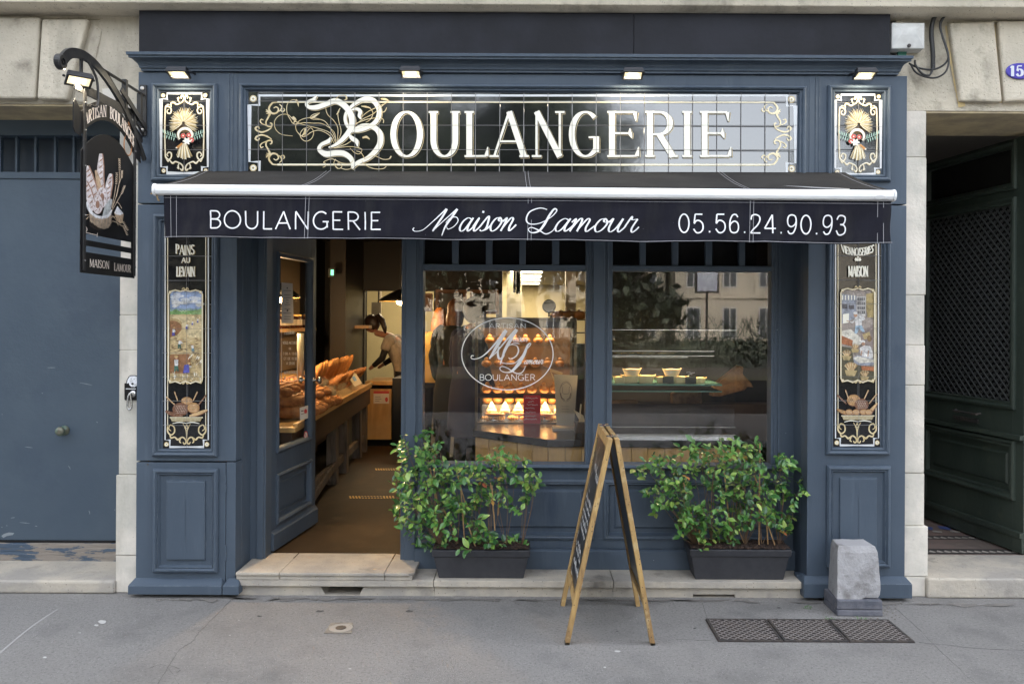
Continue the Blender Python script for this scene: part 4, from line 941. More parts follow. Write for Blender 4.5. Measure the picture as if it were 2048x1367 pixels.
    def band(yt, yb_, m_, wob=0.0, seed=0):
        rr = random.Random(seed); n = 14; D.use(m_)
        top = [(-W_ + 2 * W_ * i / n, yt + wob * rr.uniform(-1, 1)) for i in range(n + 1)]
        D.poly([(W_, yb_), (-W_, yb_)] + top)
    if not right:
        band(y0 + 4, 900, pc("sky", (0.288, 0.376, 0.576))); 
        for i in range(16): D.use(pc("cloud", (0.576, 0.608, 0.672))); D.disc(r.uniform(-80, 80), r.uniform(380, 440), r.uniform(14, 30), r.uniform(7, 14), n=10)
        for i in range(10): D.use(pc("cloud2", (0.672, 0.672, 0.656))); D.disc(r.uniform(-85, 80), r.uniform(415, 455), r.uniform(14, 26), r.uniform(5, 11), n=10)
        band(468, 900, pc("farhill", (0.240, 0.336, 0.336)), 4, 1); band(478, 900, pc("hill", (0.176, 0.336, 0.112)), 5, 2); D.use(pc("hill2", (0.272, 0.416, 0.176))); D.poly([(20, 500), (60, 480), (W_, 462), (W_, 505)])
        D.use(CREAM)
        for i in range(8): D.disc(-38 + i * 6, 480 + (i % 3) * 3, 2.4, 2, n=6)
        band(502, 900, pc("wheat", (0.528, 0.400, 0.208)), 2, 3); D.use(pc("wheat2", (0.608, 0.496, 0.288))); D.poly([(-W_, 512), (-40, 508), (W_, 520), (W_, 640), (20, 640), (-30, 560)])
        D.use(pc("soil", (0.272, 0.128, 0.056))); D.poly([(-W_, 540), (-60, 538), (-30, 555), (-26, 590), (-50, 620), (-W_, 640)])
        D.use(pc("straw", (0.416, 0.304, 0.144)))
        for i in range(5): D.rib([(-W_, 530 + i * 2), (-62, 528 + i * 3), (-30, 545 + i * 4), (-24, 580 + i * 4)], [2, 3, 3, 2])
        for i in range(42):
            a, b = r.uniform(-W_ + 12, W_ - 14), r.uniform(640, 735); D.use(cols_[i % 3] if (cols_ := (pc("straw", 0), pc("wheat2", 0), pc("brown", (0.192, 0.120, 0.056)))) else None); D.rib([(a - 12, b), (a, b + r.uniform(-5, 3)), (a + 12, b + r.uniform(-4, 4))], [1, 7, 1])
        D.use(pc("soil", 0)); D.poly([(-W_, 740), (20, 735), (30, 800), (-10, 850), (-W_, 850)])
        for i in range(60):
            a, b = r.uniform(-W_ + 10, W_ - 10), r.uniform(840, 880); D.use((pc("straw", 0), pc("wheat2", 0), CREAM)[i % 3]); D.rib([(a, b + 14), (a + r.uniform(-5, 5), b - 6)], [5, 1])
        for i in range(30):
            a, b = r.uniform(20, W_ - 8), r.uniform(735, 800); D.use((pc("straw", 0), CREAM, pc("brown", 0))[i % 3]); D.rib([(a - 6, b + 10), (a + 6, b - 8)], [2, 6])
        SK, SH = pc("skin", (0.440, 0.256, 0.160)), pc("shirt", (0.624, 0.608, 0.592)); HAT = pc("hat", (0.496, 0.352, 0.144)); BLUq = pc("trouser_blue", (0.080, 0.080, 0.336)); GRq = pc("trouser_green", (0.048, 0.128, 0.096))
        def worker(a, b, s, bend, leg):
            D.use(leg); D.rib([(a - 3 * s, b), (a - 2 * s, b - 14 * s)], [4 * s, 6 * s], smooth=False); D.rib([(a + 4 * s, b), (a + 1 * s, b - 14 * s)], [4 * s, 6 * s], smooth=False)
            D.use(SH); D.rib([(a, b - 13 * s), (a + bend * 6 * s, b - (27 - 6 * abs(bend)) * s)], [7 * s, 10 * s], smooth=False); D.rib([(a + bend * 6 * s, b - 24 * s + 6 * abs(bend) * s), (a + bend * 14 * s + 4 * s, b - 16 * s)], [4 * s, 3 * s], smooth=False)
            D.use(SK); D.disc(a + bend * 10 * s, b - (32 - 8 * abs(bend)) * s, 3.6 * s, n=8); D.use(HAT); D.disc(a + bend * 10 * s, b - (35 - 8 * abs(bend)) * s, 5.5 * s, 2.2 * s, n=8)
        worker(-72, 628, 1.5, .3, BLUq); worker(6, 588, 1.1, .5, BLUq); worker(40, 565, .9, .4, BLUq); worker(72, 552, .9, .2, BLUq); worker(-36, 702, 1.8, .5, GRq); worker(44, 722, 1.5, -.5, pc("trouser_teal", (0.128, 0.240, 0.288))); worker(-54, 838, 2.5, 0, GRq); worker(4, 842, 1.9, .9, BLUq); D.use(BLUq); D.poly([(-14, 848), (-6, 800), (20, 798), (24, 846)])
    else:
        band(y0 + 4, 900, pc("wall", (0.320, 0.272, 0.240))); D.use(pc("beam", (0.208, 0.184, 0.176)))
        for i in range(6): D.rib([(-W_ + i * 34, y0 + 5), (-W_ + 22 + i * 34, y0 + 34)], 4, smooth=False)
        D.use(pc("shelf", (0.400, 0.304, 0.128))); D.poly([(52, 380), (96, 372), (96, 520), (60, 520), (52, 470)]); D.use(pc("rack", (0.480, 0.464, 0.440))); D.poly([(-4, 395), (50, 395), (50, 510), (-4, 510)])
        D.use(pc("rackdark", (0.104, 0.096, 0.104)))
        for i in range(4):
            for j in range(4): D.rect(0 + i * 12, 402 + j * 26, 8 + i * 12, 420 + j * 26)
        D.use(SHq := pc("oven", (0.288, 0.304, 0.352))); D.poly([(-W_, 380), (-6, 392), (-6, 520), (-W_, 560)]); D.use(pc("rackdark", 0)); D.rect(-90, 440, -60, 468); D.rect(-52, 446, -20, 470); D.use(CREAM); D.poly([(-86, 500), (-50, 495), (-52, 550), (-86, 556)]); 
        for i in range(9): D.use((CREAM, SHq)[i % 2]); D.rect(-92 + i * 9, 388, -86 + i * 9, 416)
        D.use(pc("dough", (0.608, 0.576, 0.496))); D.poly([(-W_, 600), (-40, 590), (20, 640), (20, 680), (-30, 690), (-W_, 625)]); D.use(pc("trough", (0.336, 0.120, 0.048))); D.poly([(-W_, 625), (-28, 655), (-30, 690), (-W_, 675)])
        D.use(pc("floorr", (0.240, 0.192, 0.176))); D.poly([(20, 600), (W_, 560), (W_, 700), (20, 690)])
        SK, SH = pc("skin", (0.440, 0.256, 0.160)), pc("shirt", (0.624, 0.608, 0.592)); BL = pc("apron_blue", (0.320, 0.440, 0.544))
        D.use(BL); D.poly([(-12, 566), (22, 560), (44, 604), (30, 606), (10, 585), (-4, 616), (-18, 614)]); D.use(SH); D.poly([(-16, 520), (10, 508), (40, 515), (46, 530), (26, 540), (24, 565), (-12, 570)]); D.rib([(-12, 528), (-30, 548), (-46, 545)], [10, 8, 5]); D.use(SK); D.disc(-12, 506, 11, 13, n=10); D.rib([(-46, 545), (-66, 538)], [5, 4]); D.use(SH); D.disc(-13, 494, 13, 8, n=10)
        D.use(pc("basket", (0.400, 0.304, 0.144))); D.poly([(28, 620), (72, 604), (78, 640), (40, 650)]); D.use(pc("brown", (0.192, 0.120, 0.056))); D.disc(70, 645, 14, 20, n=12)
        D.use(SH); D.disc(30, 664, 16, 10, n=10); D.use(SK); D.disc(34, 676, 11, 10, n=10); D.use(SH); D.poly([(14, 700), (40, 684), (74, 690), (90, 724), (92, 760), (20, 760)]); D.use(SK); D.rib([(26, 716), (20, 748)], [8, 6]); D.rib([(66, 716), (60, 752)], [8, 6])
        D.use(SHq); D.poly([(-30, 760), (0, 742), (W_, 765), (W_, 800), (20, 806), (-24, 785)]); D.use(pc("dough", 0)); D.poly([(-26, 762), (0, 748), (W_, 770), (W_, 785), (10, 790)])
        D.use(pc("dark_olive", (0.080, 0.072, 0.040))); D.poly([(-W_, 690), (-34, 700), (-20, 800), (W_, 815), (W_, 892), (-W_, 892)])
        for cx_, cy_, n_, s in ((-64, 745, 12, 1.0), (-14, 705, 11, .9), (-40, 830, 15, 1.35), (40, 865, 13, 1.0)):
            for i in range(n_):
                an = radians(35 + 110 * i / (n_ - 1)); D.use((pc("crust", (0.400, 0.224, 0.088)), pc("crust2", (0.528, 0.352, 0.176)), pc("wheat2", (0.608, 0.496, 0.288)))[i % 3]); D.rib([(cx_, cy_ + 14 * s), (cx_ + 34 * s * cos(an), cy_ - 34 * s * sin(an))], [5 * s, 8 * s, 3 * s], smooth=False)
            D.use(pc("basket", 0)); D.poly([(cx_ - 28 * s, cy_), (cx_ + 28 * s, cy_ + 4), (cx_ + 16 * s, cy_ + 28 * s), (cx_ - 20 * s, cy_ + 26 * s)])
        D.use(pc("trough", 0)); D.poly([(20, 806), (W_, 812), (W_, 838), (24, 830)])
    for mt, w_ in ((GOLDD, 9), (GOLD, 7), (CREAM, 3)): D.use(mt); D.rib(frame_pts, w_, smooth=False, closed=False); D.rib([frame_pts[-1], frame_pts[0]], w_, smooth=False)
    for s in (1, -1):
        for yy in (y0 + 8, y1 - 8):
            D.use(GOLD); D.disc(s * 90, yy, 9, n=10); D.use(CREAM); D.disc(s * 90, yy, 4, n=8)
        D.use(GOLD); D.rib([(0, y0 - 4), (s * 10, y0 - 16), (s * 20, y0 - 8)], [3, 8, 3]); D.rib([(0, y1 - 8), (s * 12, y1 + 6), (s * 22, y1)], [3, 8, 3])
    D.build("painted_scene", t)
    # basket of breads
    D = Draw(smap(.0050), conv); o = -4 if right else 6
    K1, K2, K3, K4 = pc("crustd", (0.160, 0.068, 0.036)), pc("crust", (0.400, 0.224, 0.088)), pc("crust2", (0.528, 0.352, 0.176)), pc("flour", (0.624, 0.544, 0.464))
    def loaf(pts, w_, c=K2):
        D.use(K1); D.rib(pts, [w_ * .5, w_ * 1.25, w_ * 1.2, w_ * .4]); D.use(c); D.rib([(a - 1, b - 2) for a, b in pts], [w_ * .3, w_ * .95, w_ * .9, w_ * .25])
        for i in range(1, 6):
            f = i / 6; k_ = f * (len(pts) - 1); j = min(int(k_), len(pts) - 2); q = k_ - j; a = pts[j][0] * (1 - q) + pts[j + 1][0] * q; b = pts[j][1] * (1 - q) + pts[j + 1][1] * q
            D.use(K4 if right or i % 2 else K3); D.rib([(a - w_ * .24, b + w_ * .12), (a + w_ * .24, b - w_ * .2)], [1, w_ * .22, 1])
    loaf([(-70, 955 + o), (-50, 1010 + o)], 18, K3); loaf([(66, 955 + o), (40, 1010 + o)], 18, K3); loaf([(118, 975 + o), (70, 1035 + o)], 20, K1 if not right else K3); loaf([(-118, 985 + o), (-65, 1035 + o)], 20, K3 if not right else K1)
    def boule(a, b, rx, ry, c, slash):
        D.use(K1); D.disc(a, b, rx + 2, ry + 2, n=18); D.use(c); D.disc(a - 1, b - 2, rx - 1, ry - 2, n=18)
        D.use(K4)
        for i in range(-2, 3):
            if slash != 1: D.rib([(a + i * rx * .3 - rx * .25, b - ry * .6), (a + i * rx * .3 + rx * .25, b + ry * .5)], [1, 3, 1])
            if slash != 0: D.rib([(a - rx * .65, b + i * ry * .28), (a + rx * .65, b + i * ry * .28)], [1, 2.6, 1])
    if not right: boule(4, 1010 + o, 34, 24, K2, 0); boule(-34, 1058 + o, 46, 38, K1, 2); boule(44, 1050 + o, 36, 32, K2, 1)
    else: boule(-22, 1015 + o, 40, 34, K2, 0); boule(24, 1040 + o, 40, 34, K1, 2)
    loaf([(-122, 1068 + o), (-70, 1090 + o), (-20, 1095 + o)], 20, K1 if not right else K2); loaf([(128, 1062 + o) if not right else (118, 1032 + o), (70, 1085 + o), (20, 1098 + o)], 20, K3)
    if right:
        for a in (-50, -8, 36, 66): boule(a, 1085 + o, 22, 17, K2, 0)
    D.use(GOLDD); D.poly([(-96, 1102 + o), (98, 1102 + o), (84, 1130 + o), (-84, 1130 + o)]); D.use(pc("wicker", (0.480, 0.440, 0.320)))
    D.rib([(-98, 1106 + o), (100, 1106 + o)], 7, smooth=False)
    for i in range(22): D.rib([(-88 + i * 8.2, 1112 + o), (-80 + i * 7.6, 1128 + o)], 4, smooth=False)
    D.use(CREAM); D.rib([(-80, 1142 + o), (-40, 1134 + o), (0, 1140 + o)], [3, 6, 3]); D.rib([(80, 1142 + o), (40, 1134 + o), (0, 1140 + o)], [3, 6, 3])
    D.build("bread_basket_art", t)
    D = Draw(smap(.015), lambda a, b: XZ(a, b)); D.use(MATS["fine_joint_pale"]); joints(D, [cx + 1], rows, px0, px1, 450, py1 - 2, .6); D.build("fine_joints", t)
    return t
tall("tall tile panel lettered PAINS AU LEVAIN with a harvest scene", 327.5, 424, 896, False)
tall("tall tile panel lettered VIENNOISERIES MAISON with bakers at work", 1667, 1761, 893, True)
# ================================================================ awning
CLOTH = mat("black_awning_cloth", (.012, .012, .018), .9, col2=(.016, .016, .023), scale=3, bump=.12, bscale=180, spec=.12, world=True, specks=((.16, .16, .17), 26, .05, .12), stain=((.030, .029, .031), 6, .55, .75, (1, 1, .4)), stain2=((.022, .022, .026), 14, .5, .7, (1, 1, .1)))
CLOTHT = mat("awning_cloth_top", (.022, .021, .021), .9, spec=.15, col2=(.030, .029, .028), scale=4, bump=.12, bscale=180, world=True, specks=((.4, .4, .4), 9, .04, .22))
STITCH = mat("pale_stitching", (.30, .30, .32), .8)
ALU = mat("white_lacquered_bar", (.80, .81, .82), .3, col2=(.72, .73, .74), scale=3, world=True)
aw = thing("awning", "black cloth shop awning with a white front bar lettered BOULANGERIE Maison Lamour", "awning", (0, -.3, 2.05))
FYw = -.62
a0, a1 = P(402, 342, -.01), P(1690, 345, -.01); b0, b1 = P(318, 370, FYw), P(1781, 381, FYw)
m = MB(); nx = 40; ny = 6
def awt(i, j, nx=nx, ny=ny):
    u, v = i / nx, j / ny; A = a0.lerp(a1, u); B = b0.lerp(b1, u); p = A.lerp(B, v); p.z -= .010 * sin(pi * v) + .0025 * sin(u * 37) * v; return p
vs = [awt(i, j) for j in range(ny + 1) for i in range(nx + 1)]
m.add(vs, [(j * (nx + 1) + i, j * (nx + 1) + i + 1, (j + 1) * (nx + 1) + i + 1, (j + 1) * (nx + 1) + i) for j in range(ny) for i in range(nx)])
top = m.build("canopy", CLOTHT, aw, smooth=True); so = top.modifiers.new("thick", 'SOLIDIFY'); so.thickness = .002
m = MB()
for u in (.012, .195, .2, .503, .508, .803, .808, .988):
    pts = []
    for j in range(ny + 1):
        v = j / ny; A = a0.lerp(a1, u); B = b0.lerp(b1, u); p = A.lerp(B, v); p.z += .003 - .010 * sin(pi * v); pts.append(p)
    m.tube(pts, .0011, 4)
m.build("canopy_seams", STITCH, aw)
# front bar: rounded extrusion following the slight tilt
c0, c1 = P(313.5, 379, FYw), P(1784, 391, FYw)
prof = [(-.008, .026), (-.022, .020), (-.029, .006), (-.029, -.010), (-.022, -.024), (-.006, -.029), (.03, -.029), (.03, .026)]
m = MB(); m.prism([(c0.x, FYw + y, c0.z + z) for y, z in prof], [(c1.x, FYw + y, c1.z + z) for y, z in prof]); m.build("front_bar", ALU, aw, bevel=.003)
m = MB(); m.prism([(c0.x - .012, FYw + y * 1.1, c0.z + z * 1.12) for y, z in prof], [(c0.x - .001, FYw + y * 1.1, c0.z + z * 1.12) for y, z in prof]); m.build("end_cap", ALU, aw, bevel=.002)
m = MB(); m.prism([(c1.x + .001, FYw + y * 1.1, c1.z + z * 1.12) for y, z in prof], [(c1.x + .012, FYw + y * 1.1, c1.z + z * 1.12) for y, z in prof]); m.build("end_cap", ALU, aw, bevel=.002)
m = MB(); m.tube([(c0.x - .03, FYw, c0.z - .022), (c0.x - .005, FYw, c0.z - .02)], .004, 6); m.tube([(c0.x + .005, FYw - .01, c0.z - .03), (c0.x + .012, FYw - .01, c0.z - .055), (c0.x + .02, FYw - .01, c0.z - .06)], .004, 6); m.build("bar_hook", mat("rusty_steel", (.22, .15, .07), .6, .5), aw)
D = Draw(lambda u, v, h: Vector((u, FYw - .0291 - h, v)), lambda a, b: XZ(a, b, FYw)); D.use(mat("grey_badge", (.45, .45, .45), .5)); D.disc(1755, 396.5, 12, 3.6, n=16); D.build("badge", aw)
# valance with gentle folds
v0, v1 = P(328, 390, FYw), P(1781, 403, FYw); w0, w1 = P(327, 475, FYw), P(1780, 488, FYw)
def val(u, v):   # u along 0..1, v down 0..1
    A = v0.lerp(v1, u); B = w0.lerp(w1, u); p = A.lerp(B, v); f = v
    p.y = FYw - .004 + f * (.011 * sin(u * 21 + 1) + .010 * sin(u * 47 + 2 * v) + .006 * sin(u * 93 + 3 * v) + .0045 * sin(u * 150 + 6 * v) * sin(u * 9)) + .010 * max(0, (u - .965) / .035) * sin(v * 7 + (u - .965) * 90) * .8 + .002 * sin(v * 9 + u * 30)
    p.z += .0022 * v * sin(u * 26); return p
m = MB(); nx, ny = 220, 12; vs = [val(i / nx, j / ny) for j in range(ny + 1) for i in range(nx + 1)]
m.add(vs, [(j * (nx + 1) + i, j * (nx + 1) + i + 1, (j + 1) * (nx + 1) + i + 1, (j + 1) * (nx + 1) + i) for j in range(ny) for i in range(nx)])
vo = m.build("valance", CLOTH, aw, smooth=True); so = vo.modifiers.new("thick", 'SOLIDIFY'); so.thickness = .0025; so.offset = -1
vo.modifiers.new("w", 'WELD')
def vconv(px, py):   # pixel -> (u, v) on the valance
    q = P(px, py, FYw); u = (q.x - v0.x) / (v1.x - v0.x); zt_ = v0.z + (v1.z - v0.z) * u; zb_ = w0.z + (w1.z - w0.z) * u; return (u, (zt_ - q.z) / (zt_ - zb_))
def vsurf(u, v, h): p = val(u, v); return Vector((p.x, p.y - .0032 - h, p.z))
D = Draw(vsurf, vconv); D.use(mat("white_print", (.80, .80, .82), .6))
SLp = (13.0) / 1453     # the lettering follows the valance's own tilt
wv = lambda a, b: (a, b + (a - 420) * SLp)
text(D, "BOULANGERIE", 419, 764, 457.3, 35.5, 3.2, 3.2, mono=2.8, gap=.13, warp=wv)
text(D, "05.56.24.90.93", 1356, 1694, 457.5, 37.5, 3.2, 3.2, mono=2.8, gap=.14, warp=wv)
z5 = lambda a, b: vconv(280 + a / 2.6256, 320 + b / 2.6256); z6 = lambda a, b: vconv(1000 + a / 2.4976, 320 + b / 2.4976)
D.conv = z5
D.rib([(1443, 358), (1436, 368), (1452, 377), (1490, 368), (1535, 330), (1590, 278), (1612, 258)], [5, 5, 3, 3.4, 4, 7, 11])
D.rib([(1614, 258), (1590, 300), (1545, 366), (1540, 372)], [10, 10, 9, 4]); D.rib([(1542, 372), (1580, 335), (1630, 290), (1668, 258)], [3, 4, 5, 11]); D.rib([(1668, 258), (1640, 300), (1605, 350), (1586, 396)], [11, 11, 9, 4])
D.rib([(1608, 330), (1630, 306), (1662, 300), (1672, 320), (1650, 348), (1620, 362), (1612, 350)], [3, 3.6, 5, 5, 4, 4, 3])
script(D, "aison", 1680, 1975, 374, 70, 10.5, 3.4)
D.conv = z6
D.rib([(236, 250), (200, 243), (150, 262), (133, 300), (150, 322), (200, 318), (255, 288), (284, 256), (272, 247), (250, 275), (222, 325), (195, 358), (160, 366), (143, 350), (160, 340), (200, 356), (230, 372), (262, 358), (276, 338)], [4, 5, 6, 8, 6, 4, 4, 6, 8, 11, 12, 9, 5, 4, 4, 6, 6, 4, 3])
script(D, "amour", 276, 690, 360, 66, 10, 3.2)
D.build("lettering", aw)
D = Draw(vsurf, lambda a, b: (a, b)); D.use(STITCH); D.h = .0002
W_ = v1.x - v0.x
for px in (612.5, 619.5, 1056.5, 1063.5, 1500, 1507): D.raw([(vconv(px, 400)[0] + k * .00035, vv) for k, vv in ((-1, 0), (1, 0), (1, 1), (-1, 1))])
for u in (.010, .018, .982, .990): D.raw([(u + k * .00035, vv) for k, vv in ((-1, 0), (1, 0), (1, 1), (-1, 1))])
for vv, ww in ((.06, .006), (.975, .012)):
    for i in range(110): u = i / 110; D.raw([(u, vv), (u + 1 / 110, vv), (u + 1 / 110, vv + ww), (u, vv + ww)])
D.build("stitching", aw)
# folding arms underneath
for s in (1, -1):
    m = MB(); xa_, xm_, xe = (v0.x + .25, v0.x + .75, v0.x + .2) if s > 0 else (v1.x - .25, v1.x - .75, v1.x - .2)
    m.tube([(xa_, .10, 2.44), (xm_, -.28, 2.38), (xe, FYw + .03, 2.30)], .018, 8); m.build("folding_arm", MATS.get("grey_arm") or mat("grey_arm", (.3, .3, .3), .4, .4), aw)
# ================================================================ hanging sign on its bracket
SX = -2.27
BLK = mat("black_iron", (.018, .018, .020), .42, .2, col2=(.028, .027, .026), scale=15, bump=.05, bscale=60)
PLATE = mat("black_sign_plate", (.007, .007, .008), .38, spec=.3, bump=.02, bscale=10)
hs = thing("hanging_sign", "black hanging metal sign with ARTISAN BOULANGER arch and bread basket on an iron bracket", "sign", (SX, 0, 1.86))
SF = -.69        # front edge
def sp(px, py): q = PXp(px, py, SX); return (q.y, q.z)
def ssurf(off): return lambda u, v, h: Vector((SX + .0025 + off + h, u, v))
def sarch(s, z0, rise): return z0 + rise * (1 - ((s - .28) / .28) ** 2)
m = MB()
up = [(SF + .56 * i / 24, sarch(.56 * i / 24, 2.475, .135)) for i in range(25)]
zs_ = (2.060, 2.028, 1.998, 1.966, 1.858)
m.prismYZ([(SF, zs_[0])] + up + [(SF + .56, zs_[0])], SX - .0025, SX + .0025)
m.box(SX - .0025, SX + .0025, SF, SF + .56, zs_[2], zs_[1]); m.box(SX - .0025, SX + .0025, SF, SF + .56, zs_[4], zs_[3])
for y in (SF, SF + .525): m.box(SX - .0024, SX + .0024, y, y + .035, zs_[3] - .002, zs_[0] + .002)
m.build("board", PLATE, hs)
m = MB()
lo = [(SF + .56 * i / 24, sarch(.56 * i / 24, 2.555, .13)) for i in range(25)]; hi = [(SF + .56 * i / 24, sarch(.56 * i / 24, 2.67, .115)) for i in range(24, -1, -1)]
m.prismYZ(lo + [(SF + .63, 2.53), (SF + .62, 2.60)] + hi + [(SF - .055, 2.72), (SF - .07, 2.70), (SF - .07, 2.575), (SF - .055, 2.555), (SF, 2.545)], SX - .0025, SX + .0025)
m.build("arch_band", PLATE, hs)
for y in (SF + .012, SF + .535): m = MB(); m.box(SX + .003, SX + .011, y, y + .022, 1.87, 2.80); m.build("side_bar", BLK, hs, bevel=.001)
m = MB()
for y in (SF + .023, SF + .546):
    for z in (1.92, 2.15, 2.40, 2.58, 2.72): m.lathe([(.006, .011), (.006, .015), (.002, .017)], (SX, y, z), 8, 'X')
m.build("rivets", CHROME, hs)
m = MB(); m.box(SX - .004, SX + .004, SF - .06, SF + .60, 2.765, 2.815); m.build("top_bar", BLK, hs, bevel=.001)
# curved beam & braces
m = MB(); bp = catmull([(-.865, 2.865), (-.80, 2.925), (-.70, 2.955), (-.60, 2.955), (-.50, 2.93), (-.36, 2.865), (-.22, 2.77), (-.10, 2.66), (-.012, 2.56)], 6)
n = len(bp)
for sgn in (1,):
    a = []; b = []
    for i, (y, z) in enumerate(bp):
        p0, p1 = bp[max(i - 1, 0)], bp[min(i + 1, n - 1)]; t = Vector((p1[0] - p0[0], p1[1] - p0[1])).normalized(); w_ = .027 - .014 * i / n
        a.append((y - t.y * w_, z + t.x * w_)); b.append((y + t.y * w_, z - t.x * w_))
    for i in range(n - 1): m.prismYZ([a[i], a[i + 1], b[i + 1], b[i]], SX - .008, SX + .008)
m.build("curved_beam", BLK, hs)
m = MB(); m.lathe([(.032, -.016), (.038, -.010), (.038, .010), (.032, .016), (.018, .016), (.018, -.016), (.032, -.016)], (SX, -.872, 2.862), 20, 'X'); m.build("beam_eye", BLK, hs)
m = MB(); zA, zB = P(287, 271, -.01).z, P(287, 170, -.01).z; xw = P(287, 220, -.004).x
m.box(xw - .02, xw + .02, -.012, .0, zA, zB); m.build("wall_plate", BLK, hs, bevel=.001)
m = MB()
for py in (177, 261): c = P(285, py, -.012); m.lathe([(.011, 0), (.011, -.006), (.006, -.011)], c, 10, 'Y')
m.build("bolts", mat("bolt_cap", (.55, .55, .55), .4, .3), hs)
m = MB(); m.tube([(SX, -.50, 2.945), (SX, -.02, 2.935)], .008, 6); m.tube([(SX, -.44, 2.94), (SX, -.02, 2.70)], .006, 6)
m.box(SX - .012, SX + .012, -.26, -.235, 2.80, 2.96); m.box(SX - .012, SX + .012, -.085, -.06, 2.74, 2.93)
m.prismYZ([(-.33, 2.875), (-.31, 2.90), (-.02, 2.755), (-.02, 2.72)], SX + .012, SX + .02); m.prismYZ([(-.20, 2.76), (-.18, 2.785), (-.01, 2.69), (-.01, 2.66)], SX - .02, SX - .012)
m.prismYZ([(-.70, 2.81), (-.68, 2.81), (-.68, 2.95), (-.70, 2.95)], SX - .004, SX + .004); m.prismYZ([(-.20, 2.81), (-.18, 2.81), (-.18, 2.76), (-.20, 2.74)], SX - .004, SX + .004)
m.build("brace", BLK, hs)
m = MB(); m.tube(catmull([(SX, -.20, 2.74), (SX, -.25, 2.62), (SX, -.24, 2.555), (SX, -.19, 2.55), (SX, -.17, 2.60), (SX, -.20, 2.74)], 5), .0035, 5); m.build("wire_loop", mat("rusty_wire", (.30, .14, .06), .6, .4), hs)
m = MB(); m.tube(catmull([(SX + .02, -.66, 2.93), (SX + .03, -.60, 2.86), (SX + .03, -.585, 2.77), (SX + .03, -.60, 2.72), (SX + .03, -.66, 2.71)], 5), .007, 6); m.build("cable_loop", BLK, hs)
# lettering
D = Draw(ssurf(.0006), lambda a, b: (a, b)); D.use(mat("pale_pink_print", (.66, .58, .52), .5))
def archw(a, b): 
    s = a; base = sarch(s, 2.578, .125); return (SF + s, base + b)
text(D, "ARTISAN", .03, .235, 0, .062, .009, .0035, serif=.12, gap=.14, yup=1, warp=archw)
text(D, "BOULANGER", .275, .545, 0, .062, .009, .0035, serif=.12, gap=.14, yup=1, warp=lambda a, b: archw(a, b))
text(D, "MAISON", .075, .265, 1.893, .040, .006, .0028, serif=.12, gap=.14, yup=1, warp=lambda a, b: (SF + a, b))
text(D, "LAMOUR", .32, .50, 1.888, .040, .006, .0028, serif=.12, gap=.14, yup=1, warp=lambda a, b: (SF + a, b))
D.conv = sp
for p_ in ([(166, 449), (168, 463), (170, 458), (167, 452)], [(168, 465), (173, 466), (180, 468), (191, 470)], [(191, 466), (190, 474)]): D.rib(p_, 1.0)
D.build("lettering", hs)
# bread basket picture in units of the zoomed photo
zb_ = lambda a, b: sp(130 + a / 5.694, 330 + b / 5.696)
D = Draw(ssurf(.0012), zb_); B1, B2, B3 = pc("paint_flour", (.62, .58, .60)), pc("paint_crust", (.30, .17, .12)), pc("paint_tan", (.45, .33, .22))
def bread(pts, w_):
    D.use(B2); D.rib(pts, [w_ * .5, w_ * 1.1, w_ * 1.1, w_ * .8]); D.use(B1); D.rib([(a - w_ * .08, b) for a, b in pts], [w_ * .35, w_ * .9, w_ * .9, w_ * .7])
    D.use(B2); n_ = 5
    for i in range(1, n_ + 1):
        f = i / (n_ + 1) * (len(pts) - 1); j = min(int(f), len(pts) - 2); q = f - j; a = pts[j][0] * (1 - q) + pts[j + 1][0] * q; b = pts[j][1] * (1 - q) + pts[j + 1][1] * q
        D.rib([(a - w_ * .3, b + w_ * .25), (a, b), (a + w_ * .28, b - w_ * .3)], [1, w_ * .22, 1])
bread([(405, -128), (400, 20), (400, 160), (420, 330)], 78); D.use(B3); D.rib([(340, 60), (365, 160), (390, 300)], [20, 52, 44])
bread([(245, 10), (265, 120), (310, 250), (350, 420)], 92); bread([(515, 100), (500, 200), (480, 320), (470, 450)], 78); bread([(225, 190), (250, 290), (290, 420), (320, 520)], 86)
for a, b, rx, ry in ((410, 370, 62, 118), (358, 450, 60, 108)):
    D.use(B2); D.disc(a, b, rx + 3, ry + 3, n=20); D.use(B1); D.disc(a, b, rx, ry, n=20); D.use(B2); D.disc(a, b, rx * .4, ry * .42, n=14)
    for i in range(7): an = i * .9; D.rib([(a + rx * .55 * cos(an), b + ry * .55 * sin(an)), (a + rx * .9 * cos(an + .4), b + ry * .9 * sin(an + .4))], [10, 4])
D.use(pc("paint_grey", (.42, .45, .46))); D.rib([(515, 390), (475, 480), (440, 590)], [20, 76, 60])
D.use(pc("paint_cloth", (.66, .68, .72))); D.rib([(232, 420), (255, 500), (320, 575), (400, 600), (480, 580), (518, 510)], [14, 30, 34, 36, 34, 14])
D.use(pc("paint_wicker", (.36, .29, .22))); D.poly([(258, 540), (330, 600), (400, 616), (470, 605), (515, 560), (515, 660), (480, 715), (430, 732), (370, 715), (270, 640)])
D.use(pc("paint_wicker_dark", (.12, .09, .07)))
for i in range(9): D.rib([(262, 575 + i * 14), (340, 628 + i * 13), (420, 640 + i * 11), (514, 590 + i * 12)], 3)
D.use(B3)
for i in range(7): D.rib([(280 + i * 36, 560 + 45 * sin(i / 6 * pi)), (285 + i * 34, 660 + 55 * sin(i / 6 * pi))], 4)
WH = pc("paint_wheat", (.58, .46, .34)); D.use(WH)
